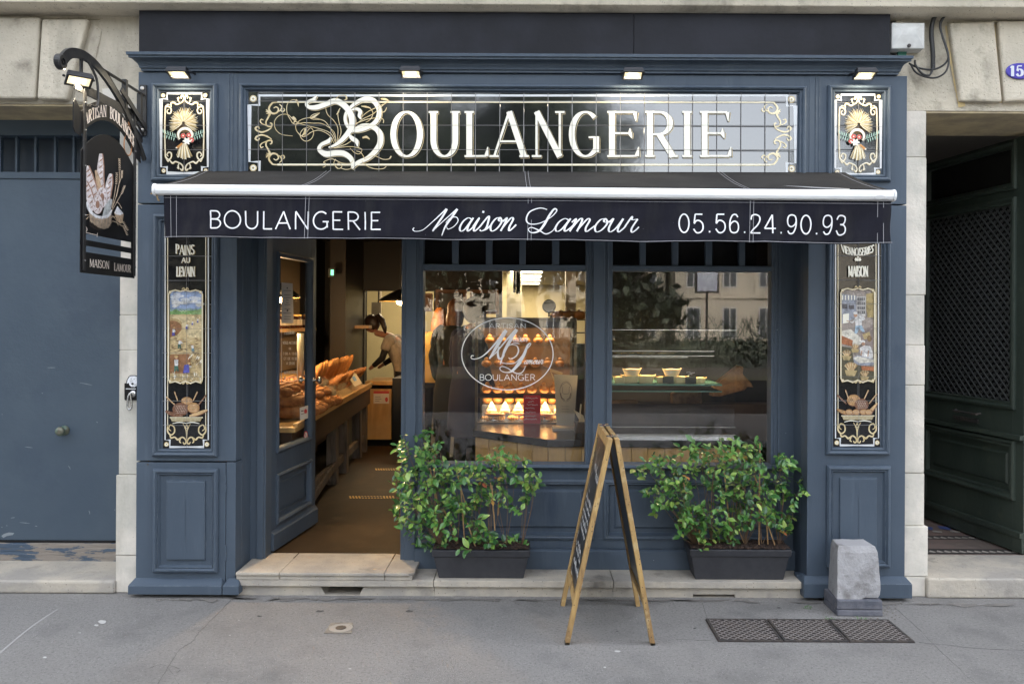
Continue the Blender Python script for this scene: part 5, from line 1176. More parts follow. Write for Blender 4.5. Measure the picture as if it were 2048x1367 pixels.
for p_ in ([(515, 500), (545, 420), (580, 320), (600, 200), (605, 60)], [(520, 500), (560, 380), (590, 250), (622, 150)], [(515, 480), (545, 350), (562, 230)], [(520, 520), (570, 430), (630, 320)], [(560, 430), (590, 430), (630, 495)], [(505, 600), (560, 590), (640, 660)], [(520, 640), (560, 650), (640, 700)], [(200, 575), (250, 568)], [(212, 630), (250, 590)], [(520, 575), (560, 620), (590, 690)]): D.rib(p_, 6)
for a, b, c, d in ((605, 60, 600, -60), (625, 150, 628, 75), (562, 220, 568, 100), (625, 330, 655, 245), (640, 655, 688, 745), (640, 700, 680, 800)):
    for i in range(7):
        f = i / 6; x, y = a + (c - a) * f, b + (d - b) * f
        for s in (1, -1): D.rib([(x, y), (x + s * 14, y - 14)], [9, 2])
D.use(B3); D.poly([(530, 545), (560, 500), (640, 560), (628, 655), (600, 668), (565, 640)]); D.use(pc("paint_cloth", 0)); D.poly([(533, 548), (568, 468), (638, 555), (600, 572), (560, 565)])
D.build("bread_picture", hs)
# ================================================================ floodlights
LAMP = mat("lamp_glow", (1, .95, .8), .4, emit=(1.0, .80, .42), estr=.11); LAMPC = mat("lamp_core", (1, .95, .8), .4, emit=(1.0, .90, .62), estr=.8); LAMPB = mat("lamp_housing", (.014, .015, .019), .5, .2)
def floodlight(label, px, py, Y, w_=.16, dirv=(0, .25, -1), group="floodlights under the cornice", arm=True, energy=5, emat=None):
    c = P(px, py, Y); t = thing("floodlight", label, "floodlight", c, group)
    d = Vector(dirv).normalized(); q = d.to_track_quat('-Z', 'Y'); M = Matrix.Translation(c) @ q.to_matrix().to_4x4()
    m = MB(M); h_ = w_ * .36
    m.taper(-w_ / 2 * .86, w_ / 2 * .86, -h_ * .86, h_ * .86, .014, -w_ / 2 * .6, w_ / 2 * .6, -h_ * .6, h_ * .6, .026); m.taper(-w_ / 2, w_ / 2, -h_, h_, 0, -w_ / 2 * .86, w_ / 2 * .86, -h_ * .86, h_ * .86, .022)
    for i in range(9): x = (-.42 + .84 * i / 8) * w_; m.box(x - .002, x + .002, -h_ * .62, h_ * .62, .022, .031)
    m.box(-w_ / 2, w_ / 2, -h_, -h_ + .010, -.012, 0); m.box(-w_ / 2, w_ / 2, h_ - .010, h_, -.012, 0); m.box(-w_ / 2, -w_ / 2 + .010, -h_ + .01, h_ - .01, -.012, 0); m.box(w_ / 2 - .010, w_ / 2, -h_ + .01, h_ - .01, -.012, 0)
    m.build("housing", LAMPB, t, bevel=.002)
    m = MB(M); m.box(-w_ / 2 + .0105, w_ / 2 - .0105, -h_ + .0105, h_ - .0105, -.006, -.003); m.build("lamp_face", emat or LAMP, t); m = MB(M); m.box(-w_ * .24, w_ * .24, -h_ * .38, h_ * .38, -.0085, -.0062); m.build("lamp_core", LAMPC, t)
    m = MB(M)
    for s in (1, -1): m.tube([(s * w_ * .5, 0, .01), (s * (w_ * .5 + .012), 0, .012)], .006, 6)
    m.build("pivot", LAMPB, t)
    if arm:
        m = MB(); m.tube([(c.x - w_ * .45, c.y, c.z + .012), (c.x - w_ * .45, .01, c.z + .03)], .006, 6); m.tube([(c.x + w_ * .45, c.y, c.z + .012), (c.x + w_ * .45, .01, c.z + .03)], .006, 6); m.build("bracket_arm", LAMPB, t)
    la = bpy.data.lights.new("floodlight_beam", 'AREA'); la.shape = 'RECTANGLE'; la.size = w_ * .8; la.size_y = h_ * 1.6; la.energy = energy * .22; la.color = (1, .86, .62)
    lo_ = bpy.data.objects.new("floodlight_beam", la); COL.objects.link(lo_); lo_.parent = t; lo_.location = d * .016; lo_.rotation_euler = (Vector((d.x, d.y + .45, d.z)).to_track_quat('-Z', 'Y') if arm else q).to_euler()
    return t
for px, py, lb in ((357, 147, "slim wall floodlight above the left wheat sheaf mural"), (822, 146, "slim wall floodlight above the first letters of BOULANGERIE"), (1266, 148.5, "slim wall floodlight above the last letters of BOULANGERIE"), (1730, 149, "slim wall floodlight above the right wheat sheaf mural")):
    floodlight(lb, px, py, -.105, w_=.118, dirv=(0, -.30, -1), energy=1.2)
floodlight("lit square floodlight clamped under the iron sign bracket", 158, 160, -.72, w_=.12, dirv=(.30, -.35, -1), group=None, arm=False, energy=2.5)
# ================================================================ dog hook plate
dg = thing("dog_hook_sign", "small black and white dog face plate with a snap hook on the stone pier", "hook sign", P(262, 790, SY - .02))
def dsurf(o): return lambda u, v, h: Vector((u, SY - .016 - o - h, v))
zd_ = lambda a, b: XZ(235 + a / 15.18, 740 + b / 15.19, SY - .016)
m = MB(); pts = [zd_(*q) for q in ((212, 410), (225, 395), (560, 395), (640, 395), (640, 915), (235, 915), (215, 890))]; m.prismXZ(pts, SY - .016, SY - .013); m.build("plate", PLATE, dg)
D = Draw(dsurf(.0005), zd_); D.use(PLATE); D.poly([(262, 400), (290, 290), (340, 200), (400, 155), (540, 155), (640, 180), (640, 400)]); D.use(pc("dog_white", (.74, .75, .78))); D.poly([(285, 405), (310, 300), (370, 200), (420, 178), (530, 178), (600, 200), (640, 260), (620, 400), (590, 470), (520, 512), (430, 505), (370, 460), (345, 380), (310, 400)])
D.use(PLATE); D.disc(420, 272, 12, 16, 8); D.disc(510, 274, 12, 16, 8); D.disc(462, 412, 42, 30, 12); D.rib([(462, 430), (464, 510)], 8); D.use(pc("dog_white", 0))
for a in range(260, 550, 22): D.rect(a, 552, a + 16, 582)
D.build("dog_face", dg)
m = MB(); c = P(267, 787, SY - .02); m.ell(c, (.022, .012, .020), 12, 8); m.build("hook_base", CHROME, dg, smooth=True)
m = MB(); q = lambda a, b: (lambda s: Vector((s[0], SY - .036, s[1])))(zd_(a, b)); m.tube(catmull([q(437, 680), (q(380, 800)), q(355, 1040), q(370, 1150), q(420, 1190), q(475, 1130), q(480, 1000), q(450, 760), q(437, 680)], 5), .0055, 6); m.build("snap_hook", CHROME, dg, smooth=True)
# ================================================================ meter box, cables, number plate
jb = thing("junction_box", "off white electrical box fixed to the stone beside the black board", "electrical box", P(1815, 73, SY - .05))
GREYW = mat("weathered_white_box", (.60, .60, .58), .6, col2=(.48, .48, .46), scale=9, world=True)
m = MB(); x0, z0 = XZ(1783, 98, SY - .07); x1, z1 = XZ(1849, 46, SY - .07); m.box(x0, x1, SY - .07, SY + .01, z0, z1); m.build("case", GREYW, jb, bevel=.004)
m = MB(); m.taper(x0 + .002, x1 - .002, SY - .0735, SY - .0705, z0 + .004, x0 + .002, x1 - .002, SY - .0735, SY - .0705, z1 - .004)
cx_, cz_ = (x0 + x1) / 2, (z0 + z1) / 2
m.add([(x0 + .006, SY - .074, z0 + .008), (x1 - .006, SY - .074, z0 + .008), (x1 - .006, SY - .074, z1 - .008), (x0 + .006, SY - .074, z1 - .008), (x0 + .05, SY - .086, cz_ - .0), (x1 - .05, SY - .086, cz_ - .0), (x1 - .05, SY - .086, z1 - .04), (x0 + .05, SY - .086, z1 - .04)], [(0, 1, 5, 4), (1, 2, 6, 5), (2, 3, 7, 6), (3, 0, 4, 7), (4, 5, 6, 7)])
m.build("lid", GREYW, jb)
m = MB(); c = P(1818, 92, SY - .0745); m.lathe([(.011, 0), (.011, -.006), (.006, -.008)], c, 12, 'Y'); m.box(c.x - .010, c.x + .010, SY - .080, SY - .0745, c.z + .03, c.z + .045); m.build("lock", IRON, jb)
m = MB(); x0, z0 = XZ(1795, 112, SY - .01); x1, z1 = XZ(1812, 100, SY - .01); m.box(x0, x1, SY - .02, SY, z0, z1); m.build("green_foot", mat("green_plastic", (.02, .16, .11), .5), jb)
CAB = mat("black_cable", (.016, .016, .016), .5)
def cable(label, pts, r, name="cable"):
    m = MB(); q = catmull([tuple(P(a, b, SY - o)) for a, b, o in pts], 8); m.tube(q, r, 7); o = m.build(name, CAB, smooth=True); tag(o, label, "cable", "black cables clipped to the stone right of the shop"); return o
cable("thick black cable dropping beside the junction box and running right along the wall top", [(1866, 137, .03), (1866, 110, .035), (1863, 60, .035), (1872, 30, .04), (1892, 15, .04), (1930, 10, .04), (1990, 9, .04), (2070, 10, .04)], .0135)
cable("thinner black cable hanging in the widest loop down to the blue cornice", [(1822, 130, .02), (1833, 146, .05), (1855, 155, .06), (1875, 155, .07), (1892, 143, .08), (1898, 120, .08), (1892, 95, .07), (1884, 70, .06), (1882, 48, .05), (1895, 30, .05), (1925, 22, .05), (1960, 12, .05), (2010, 3, .05), (2070, -4, .05)], .0055)
cable("black cable curving under the junction box in a shallow loop", [(1818, 127, .02), (1840, 137, .04), (1868, 139, .06), (1890, 128, .07), (1897, 110, .07), (1886, 75, .06), (1880, 50, .05), (1890, 33, .05), (1915, 20, .05), (1950, 18, .05), (2060, 16, .05)], .006)
cable("short black cable looping closest to the cornice corner", [(1830, 122, .02), (1832, 132, .05), (1845, 148, .06), (1860, 150, .06), (1868, 130, .05)], .0065)
cable("thin telephone wire stretched along the very top of the right wall", [(1782, 24, .02), (1830, 23, .03), (1900, 25, .03), (1980, 27, .03), (2070, 26, .03)], .003)
hn = thing("house_number_plate", "oval violet enamel house number plate reading 157 above the right doorway", "number plate", P(2040, 142, SY - .05))
m = MB(); c = P(2040, 143, SY - .045); n = 28; r0, r1 = .086, .049
m.prism([(c.x + r0 * cos(2 * pi * i / n), SY - .046, c.z + r1 * sin(2 * pi * i / n)) for i in range(n)], [(c.x + r0 * .93 * cos(2 * pi * i / n), SY - .054, c.z + r1 * .9 * sin(2 * pi * i / n)) for i in range(n)])
m.build("plate", mat("violet_enamel", (.07, .055, .36), .25), hn, bevel=.001)
D = Draw(lambda u, v, h: Vector((u, SY - .0545 - h, v)), lambda a, b: XZ(a, b, SY - .055)); D.use(TWHITE); text(D, "157", 2020, 2062, 152, 20, 6, 2.2, serif=.15, gap=.16); D.build("lettering", hn)
# ================================================================ pavement ironwork
gr = thing("pavement_grate", "dark iron vent grating of three lattice panels set in the pavement", "grate", (1.47, -.5, 0))
GM = IRON; gx0, gx1, gy0, gy1 = .965, 1.968, -.655, -.352
m = MB(); m.box(gx0, gx1, gy0, gy1, .0012, .0035); m.build("pit", mat("grate_pit", (.035, .028, .026), .9, col2=(.075, .055, .045), scale=18, world=True), gr)
pw = (gx1 - gx0) / 3
for i in range(3):
    a, b = gx0 + i * pw + .003, gx0 + (i + 1) * pw - .003
    m = MB(); fw = .013
    m.box(a, b, gy0, gy0 + fw, .002, .010); m.box(a, b, gy1 - fw, gy1, .002, .010); m.box(a, a + fw, gy0 + fw, gy1 - fw, .002, .010); m.box(b - fw, b, gy0 + fw, gy1 - fw, .002, .010); m.build("frame", GM, gr, bevel=.001)
    m = MB(); u0, u1, v0_, v1_ = a + fw, b - fw, gy0 + fw, gy1 - fw; gw, gh = u1 - u0, v1_ - v0_; st = .040
    for k in range(1, int((gw + gh) / st) + 1):
        for s in (1, -1):
            c = k * st; p0_, p1_ = max(0, c - gh), min(gw, c)
            if p1_ - p0_ < .012: continue
            q = [(p0_, c - p0_), (p1_, c - p1_)]
            if s < 0: q = [(gw - x, y) for x, y in q]
            m.tube([(u0 + x, v0_ + y, .0065 + s * .0008) for x, y in q], .0030, 4)
    m.build("lattice", mat("worn_iron_bars", (.17, .15, .14), .6, .2) if i == 0 else MATS["worn_iron_bars"], gr)
ac = thing("access_cover", "small square cast cover with a round lid flush in the pavement", "cover", (*gpix(678, 1257), 0))
m = MB(); q = [gpix(*p_) for p_ in ((648, 1267), (703, 1267), (706, 1246), (662, 1246))]; m.prismXY(q, .001, .0045); m.build("frame", mat("cover_cast", (.13, .115, .10), .7, col2=(.22, .20, .17), scale=20, world=True), ac)
c = gpix(682, 1257); m = MB(); m.lathe([(.062, .0046), (.062, .0065), (.052, .0075), (0.0515, .0062)], (c[0], c[1], 0), 24); m.build("ring", mat("cover_ring", (.27, .25, .22), .7), ac)
m = MB(); m.lathe([(.028, .0063), (.028, .0085), (.02, .009)], (c[0], c[1], 0), 16); m.build("lid", IRON, ac)
# ================================================================ stone bollard
bs = thing("stone_bollard", "worn grey tapered stone block on a dark base against the right pilaster", "bollard", (1.71, -.18, 0))
BST = mat("grey_stone", (.33, .325, .33), .8, col2=(.42, .41, .42), scale=3, bump=.4, bscale=38, specks=((.14, .135, .14), 70, .2, .2), stain=((.17, .16, .155), 5, .54, .70), stain2=((.10, .095, .09), 11, .66, .74, (1, 1, .5)), edge=((.5, .49, .48), .008, .45, .6), world=True)
m = MB(); bx0, bx1 = (1674 + 2.8 - 1060) * 4.515 / F, (1767 + 2.8 - 1060) * 4.515 / F
m.taper(bx0, bx1, -.285, -.075, 0, bx0 + .002, bx1 - .002, -.283, -.075, .035); m.taper(bx0, bx1, -.283, -.075, .036, bx0 + .004, bx1 - .004, -.281, -.075, .088)
m.build("base_block", mat("dark_base_stone", (.075, .08, .10), .7, col2=(.13, .13, .15), scale=9, bump=.4, bscale=40, stain=((.22, .21, .2), 8, .6, .7), world=True), bs, bevel=.006)
bY = -.265; d_ = CAMD + bY; bxx = lambda px: (px + 2.0 - 1060) * d_ / F; bzz = lambda py: CAMH - (py - 3.5 - HY) * d_ / F
m = MB(); nz_ = 9; rings = []; r = random.Random(2)
for k in range(nz_ + 1):
    f = k / nz_; z = bzz(1201) + (bzz(1094) - bzz(1201)) * f; xl_, xr_ = bxx(1675) * (1 - f) + bxx(1678) * f, bxx(1765) * (1 - f) + bxx(1758) * f
    yb_ = -.07 - .02 * f; yf = bY + .018 * f
    if f > .93: xl_ += .008; xr_ -= .010; yf += .010
    if f < .05: pass
    ring = []
    for (ax, ay), (bx_, by_) in (((xl_, yf), (xr_, yf)), ((xr_, yf), (xr_ - .004, yb_)), ((xr_ - .004, yb_), (xl_ + .02, yb_)), ((xl_ + .02, yb_), (xl_, yf))):
        for t in range(6): u = t / 6; ring.append((ax + (bx_ - ax) * u + r.uniform(-1, 1) * .0012, ay + (by_ - ay) * u + r.uniform(-1, 1) * .0012, z + r.uniform(-1, 1) * .001))
    if k <= 1:  # chipped corner at the lower right
        for t in (4, 5, 6, 7): x, y, z_ = ring[t]; ring[t] = (x - (.018 if t in (5, 6) else .008) * (1 - k * .7), y + .012 * (1 - k * .7), z_ + (.012 if k == 0 else 0))
    rings.append(ring)
vs = [p_ for rg in rings for p_ in rg]; n = 24
m.add(vs, [(i * n + j, i * n + (j + 1) % n, (i + 1) * n + (j + 1) % n, (i + 1) * n + j) for i in range(nz_) for j in range(n)] + [tuple(range(nz_ * n, nz_ * n + n)), tuple(range(n - 1, -1, -1))])
m.build("block", BST, bs, bevel=.004)
# grit and weeds by the base
D = MB(); r = random.Random(8)
for i in range(150):
    a, b = gpix(r.uniform(1645, 1800), 1203 + r.random() ** 1.5 * 35); s = r.uniform(.002, .006)
    if bx0 - .0 < a < bx1 and b > -.285: continue
    D.ell((a, b, s * .3), (s, s * .8, s * .5), 6, 4)
for i in range(70):
    a, b = gpix(r.uniform(275, 1620), 1199 + r.random() ** 3 * 10); s = r.uniform(.002, .005)
    if b < -.03 and b > -.09 and (a < pl1 or a > pr0): b = -.07
    D.ell((a, min(b, -.02), s * .3), (s * 1.3, s * .8, s * .5), 6, 4)
o = D.build("grit", mat("pale_grit", (.30, .28, .25), .9, col2=(.14, .12, .10), scale=60, world=True), loc=(0, 0, 0)); o['label'] = "loose grit and crumbs scattered along the foot of the shopfront"; o['category'] = "grit"; o['kind'] = 'stuff'
m = MB()
for cx0, cy0 in ((1616, 1215), (1724, 1237), (1662, 1238)):
    for i in range(14):
        a, b = gpix(cx0 + r.uniform(-9, 9), cy0 + r.uniform(-3, 3)); an = r.uniform(0, 6.28); l = r.uniform(.008, .02)
        m.add([(a, b, .002), (a + l * .5 * cos(an) - .003, b + l * .5 * sin(an), l * .5), (a + l * cos(an), b + l * sin(an), l * .3), (a + l * .5 * cos(an) + .003, b + l * .5 * sin(an), l * .5)], [(0, 1, 2, 3)])
o = m.build("weeds", mat("weed_green", (.07, .16, .04), .6), loc=(0, 0, 0), recalc=False); o['label'] = "tiny green weeds sprouting around the stone bollard"; o['category'] = "weeds"; o['kind'] = 'stuff'
# ================================================================ sandwich board
sb = thing("sandwich_board", "folding wooden sandwich board with a black chalkboard, standing open on the pavement", "sandwich board", (.41, -.4, 0))
OAK = mat("worn_oak_frame", (.42, .27, .10), .6, col2=(.25, .15, .06), scale=5, stretch=(3, 3, .6), bump=.25, bscale=60, bstretch=(3, 3, .4), specks=((.07, .05, .035), 70, .28, .30), stain=((.50, .38, .20), 9, .56, .7), world=True)
SLATE = mat("chalkboard", (.016, .016, .018), .32, col2=(.03, .03, .032), scale=3, stretch=(1, 1, .4))
CHALK = mat("chalk", (.62, .62, .62), .9)
yF, yB = -.705, -.105; ztp_ = 1.037
def leaf(xf, xt, side):
    """panel from foot x to top x; side -1 = left leaf"""
    Lg = math.hypot(xt - xf, ztp_); ux, uz = (xt - xf) / Lg, ztp_ / Lg; nx_, nz__ = (-uz, ux) if side < 0 else (uz, -ux)
    # local: a = along Y from front, b = up the slope, c = outward
    M = Matrix(((0, ux, nx_, xf), (1, 0, 0, yF), (0, uz, nz__, 0), (0, 0, 0, 1)))
    m = MB(M); w_ = yB - yF; lg = .046; t = .012
    m.box(0, lg, 0, Lg, -t, t); m.box(w_ - lg, w_, 0, Lg, -t, t); m.box(lg + .0006, w_ - lg - .0006, Lg - .052, Lg - .001, -t + .001, t - .001); m.box(lg + .0006, w_ - lg - .0006, .185, .232, -t + .001, t - .001)
    m.build("frame", OAK, sb, bevel=.003)
    m = MB(M); m.box(lg - .004, w_ - lg + .004, .228, Lg - .048, -.003, .003); m.build("slate", SLATE, sb)
    return M, Lg, w_
MLf, Lg, w_ = leaf(.195, .408, -1); MRt, _, _ = leaf(.627, .440, 1)
m = MB()
for y in (yF + .08, yB - .1): m.box(.395, .453, y - .02, y + .02, ztp_ - .0, ztp_ + .004); m.tube([(.424, y - .02, ztp_ + .004), (.424, y + .02, ztp_ + .004)], .006, 8)
m.build("hinge", CHROME, sb)
m = MB()
for y in (yF, yB - .04):
    for x in (.195, .627): m.box(x - .012, x + .012, y, y + .04, -.0, .012)
m.build("foot", mat("foot_dark", (.05, .045, .04), .7), sb)
# chalk writing: text runs from the far edge toward the camera (reader faces the left leaf)
def csurf(u, v, h): return MLf @ Vector((w_ - .046 - u, v, .0036 + h))
D = Draw(csurf, lambda a, b: (a, b)); D.use(CHALK); r = random.Random(21); wi = w_ - .084
def scr(x0, x1, y, h, thick=.0026):
    x = x0
    while x < x1:
        w1 = r.uniform(.02, .055); n_ = int(w1 / .008) + 2; pts = []
        for i in range(n_ * 2): pts.append((x + w1 * i / (n_ * 2), y + (h * r.uniform(.5, 1) if i % 2 else -h * r.uniform(0, .15)) + (h * .8 if r.random() < .12 else 0)))
        D.rib(pts, thick, n=4); x += w1 + r.uniform(.012, .02)
D.rib([(.10, .80), (.07, .78), (.06, .74), (.10, .71), (.16, .70)], .004); D.rib([(.12, .90), (.16, .93), (.2, .96), (.22, .93)], .003)
script(D, "ma", .16, .30, .83, .036, .0045, .002, yup=1); script(D, "mira", .30, .46, .80, .036, .0045, .002, yup=1); D.rib([(.33, .92), (.31, .86), (.30, .80)], .005); D.rib([(.18, .93), (.17, .88), (.16, .83)], .005)
for y in (.655, .615, .575, .535, .495): scr(.06 + r.uniform(0, .05), wi - r.uniform(.03, .10), y, .020)
D.rib([(.08, .46), (.05, .42), (.09, .39), (.13, .40)], .004)
for y in (.41, .375): scr(.14, wi - .12, y, .020)
for y in (.31,): scr(.14, wi - .1, y, .026, .0036)
D.rib([(.16, .28), (.14, .25), (.2, .245)], .004)
D.build("chalk_writing", sb)
# ================================================================ planters with trained climbers
LEAF = mat("glossy_leaf", (.05, .13, .03), .34, isl=[(0, (.018, .062, .018)), (.3, (.045, .140, .032)), (.65, (.095, .225, .045)), (.9, (.19, .33, .06)), (1, (.30, .38, .09))], coat=.15)
LEAF.node_tree.nodes["Principled BSDF"].inputs["Transmission Weight"].default_value = 0
LEAFY = mat("turning_leaf", (.42, .22, .05), .45, isl=[(0, (.36, .10, .04)), (.5, (.48, .26, .06)), (1, (.38, .36, .08))])
STEM = mat("woody_stem", (.13, .075, .045), .8, col2=(.20, .13, .07), scale=20); CANE = mat("bamboo_cane", (.42, .27, .12), .6, col2=(.28, .17, .08), scale=14)
POT = mat("anthracite_plastic", (.030, .031, .037), .55, col2=(.038, .039, .045), scale=20, bump=.1, bscale=90, bstretch=(.3, 1, 3)); SOIL = mat("potting_soil", (.055, .028, .016), .95, col2=(.025, .014, .01), scale=40, bump=1, bscale=60)
def planter(label, plabel, pxl, pxr, pyr, pyb, sh, outline, seed, canes, nsp):
    Yf = .012; x0, x1 = P(pxl, pyr, Yf - .015).x, P(pxr, pyr, Yf - .015).x; zr = P((pxl + pxr) / 2, pyr, Yf - .015).z; yb = WY - .055
    t = thing("planter", label, "planter", ((x0 + x1) / 2, .1, zled), "long anthracite planters on the ledge")
    m = MB(); i = .04; z1 = zr - .045
    m.taper(x0 + i, x1 - i, Yf + .02, yb - .02, zled, x0 + .012, x1 - .012, Yf, yb - .004, z1); m.taper(x0 + .004, x1 - .004, Yf - .008, yb, z1 + .0005, x0, x1, Yf - .015, yb + .004, zr - .001)
    o = m.build("trough", POT, t, bevel=.005, seg=3)
    m = MB(); nx, ny = 40, 10; r = random.Random(seed); vs = [(x0 + .008 + (x1 - x0 - .016) * a / nx, Yf - .006 + (yb - Yf + .004) * b / ny, zr + .001 + r.uniform(0, .008) + (.006 if 0 < b < ny else 0)) for b in range(ny + 1) for a in range(nx + 1)]
    m.add(vs, [(b * (nx + 1) + a, b * (nx + 1) + a + 1, (b + 1) * (nx + 1) + a + 1, (b + 1) * (nx + 1) + a) for b in range(ny) for a in range(nx)]); m.build("soil", SOIL, t, recalc=False)
    pl = thing("climbing_plant", plabel, "plant", ((x0 + x1) / 2, .1, zr), "leafy climbers tied to canes in the planters")
    m = MB()
    for (ax, ay), (bx_, by_) in canes:
        yy = r.uniform(.05, .14); p0_ = P(ax, ay, yy); p1_ = P(bx_, by_, yy + r.uniform(-.03, .03)); m.tube([p0_, p1_], .0042, 6)
    m.build("cane", CANE, pl)
    # sprigs inside the outline seen from the front, spread through depth
    def inside(x, y, poly):
        c = False; n = len(poly); j = n - 1
        for i in range(n):
            if (poly[i][1] > y) != (poly[j][1] > y) and x < (poly[j][0] - poly[i][0]) * (y - poly[i][1]) / (poly[j][1] - poly[i][1]) + poly[i][0]: c = not c
            j = i
        return c
    xs1, xs2 = min(p_[0] for p_ in outline), max(p_[0] for p_ in outline); ys1, ys2 = min(p_[1] for p_ in outline), max(p_[1] for p_ in outline)
    pts = []; tries = 0
    while len(pts) < nsp and tries < 20000:
        tries += 1; a, b = r.uniform(xs1, xs2), r.uniform(ys1, ys2)
        if not inside(a, b, outline): continue
        if any((a - h_[0]) ** 2 / h_[2] ** 2 + (b - h_[1]) ** 2 / h_[3] ** 2 < 1 for h_ in sh): continue
        if any(abs(a - q_[0]) < 6.5 and abs(b - q_[1]) < 6.5 for q_ in pts): continue
        pts.append((a, b))
    lm = MB(); sm = MB(); ym = MB()
    roots = [Vector((x0 + (x1 - x0) * (k + .5) / 6, .10, zr)) for k in range(6)]
    def leaf_(m_, p, d, up, L, wdt):
        d = d.normalized(); s = d.cross(up).normalized(); n_ = s.cross(d).normalized()
        c = r.uniform(.15, .3) * L
        row = [(0, 0), (.22, .62), (.5, 1.0), (.78, .66), (1, 0)]
        vs = [p]; 
        for f, wv_ in row[1:-1]: q = p + d * (L * f) - n_ * (c * f * f); vs += [q + s * wdt * wv_ + n_ * .18 * wdt, q, q - s * wdt * wv_ + n_ * .18 * wdt]
        vs.append(p + d * L - n_ * c)
        m_.add(vs, [(0, 1, 2), (0, 2, 3), (1, 4, 5, 2), (2, 5, 6, 3), (4, 7, 8, 5), (5, 8, 9, 6), (7, 10, 8), (8, 10, 9)])
    for a, b in pts:
        Y = r.choice((r.uniform(-.07, .05), r.uniform(.0, .17), r.uniform(.08, .2))); c = P(a, b, Y)
        rt = min(roots, key=lambda q: abs(q.x - c.x) + r.uniform(0, .15)); mid = rt.lerp(c, .6) + Vector((r.uniform(-.04, .04), r.uniform(-.02, .02), r.uniform(-.02, .03)))
        dr_ = (c - mid).normalized(); 
        if r.random() < .38: sm.tube(catmull([tuple(rt), tuple(mid), tuple(c)], 5), [.0032, .0025, .0018, .0014, .0014, .0013, .0012, .0011, .001, .001, .001][:11], 5)
        tw = Vector((r.uniform(-1, 1), r.uniform(-.8, .2), r.uniform(-.2, 1))).normalized(); ln = r.uniform(.03, .075)
        sm.tube([c - tw * ln * .5, c, c + tw * ln * .5], .0012, 4)
        k = r.randint(5, 8); yel = r.random() < .022
        for i in range(k):
            f = i / (k - 1) - .5; p = c + tw * ln * f; an = i * 2.4 + r.uniform(-.4, .4)
            e1 = tw.cross(Vector((.3, .5, .8))).normalized(); e2 = tw.cross(e1); d = (e1 * cos(an) + e2 * sin(an)) + tw * r.uniform(.1, .7) + Vector((0, -.55, -.10))
            L = r.uniform(.022, .052) * (1.25 if r.random() < .15 else 1) * (1.1 if Y < .03 else 1)
            leaf_(ym if (yel and i < 2) else lm, p + Vector((r.uniform(-.006, .006),) * 3), d, Vector((r.uniform(-.5, .5), -.7, 1.0)), L, L * r.uniform(.24, .31))
    lm.build("foliage", LEAF, pl, smooth=False, recalc=False); sm.build("stem", STEM, pl, recalc=False)
    if ym.f: ym.build("yellow_leaves", LEAFY, pl, recalc=False)
planter("long anthracite planter on the ledge beside the doorstep", "leafy green climber on canes between the doorstep and the sandwich board", 863, 1061, 1100, 1157, [(905, 905, 22, 22), (1005, 1045, 40, 32), (930, 985, 18, 20), (1020, 970, 12, 22)],
        [(800, 872), (822, 868), (838, 856), (862, 860), (880, 880), (900, 930), (945, 930), (985, 905), (993, 868), (1008, 872), (1020, 910), (1050, 918), (1070, 915), (1078, 950), (1080, 985), (1066, 1015), (1040, 1040), (1052, 1070), (1050, 1098), (985, 1115), (905, 1098), (840, 1100), (815, 1075), (805, 1050), (786, 1030), (793, 1000), (785, 970), (800, 935), (806, 905), (788, 890)],
        11, [((873, 1078), (868, 932)), ((888, 1060), (858, 925)), ((912, 1068), (888, 1020)), ((932, 1012), (914, 945)), ((952, 1095), (935, 1045)), ((988, 1035), (981, 965)), ((996, 1030), (1000, 970)), ((930, 1090), (920, 950)), ((990, 1060), (984, 970))], 200)
planter("long anthracite planter on the ledge right of the sandwich board", "leafy green climber on canes between the sandwich board and the right pilaster", 1380, 1585, 1099, 1155, [(1330, 1050, 30, 34), (1415, 990, 22, 18), (1520, 1075, 50, 26), (1360, 1085, 30, 20), (1565, 1010, 16, 14)],
        [(1278, 925), (1310, 915), (1340, 905), (1370, 890), (1440, 888), (1470, 878), (1500, 870), (1530, 868), (1535, 900), (1560, 910), (1585, 918), (1605, 935), (1600, 990), (1590, 1015), (1580, 1065), (1545, 1050), (1510, 1095), (1420, 1100), (1350, 1080), (1320, 1050), (1300, 1000), (1285, 960), (1262, 932)],
        12, [((1400, 1093), (1366, 960)), ((1386, 1070), (1372, 1000)), ((1464, 1098), (1448, 935)), ((1494, 1098), (1478, 1060)), ((1551, 1093), (1516, 990)), ((1518, 1092), (1520, 886)), ((1524, 985), (1508, 950)), ((1536, 1088), (1534, 1050))], 225)
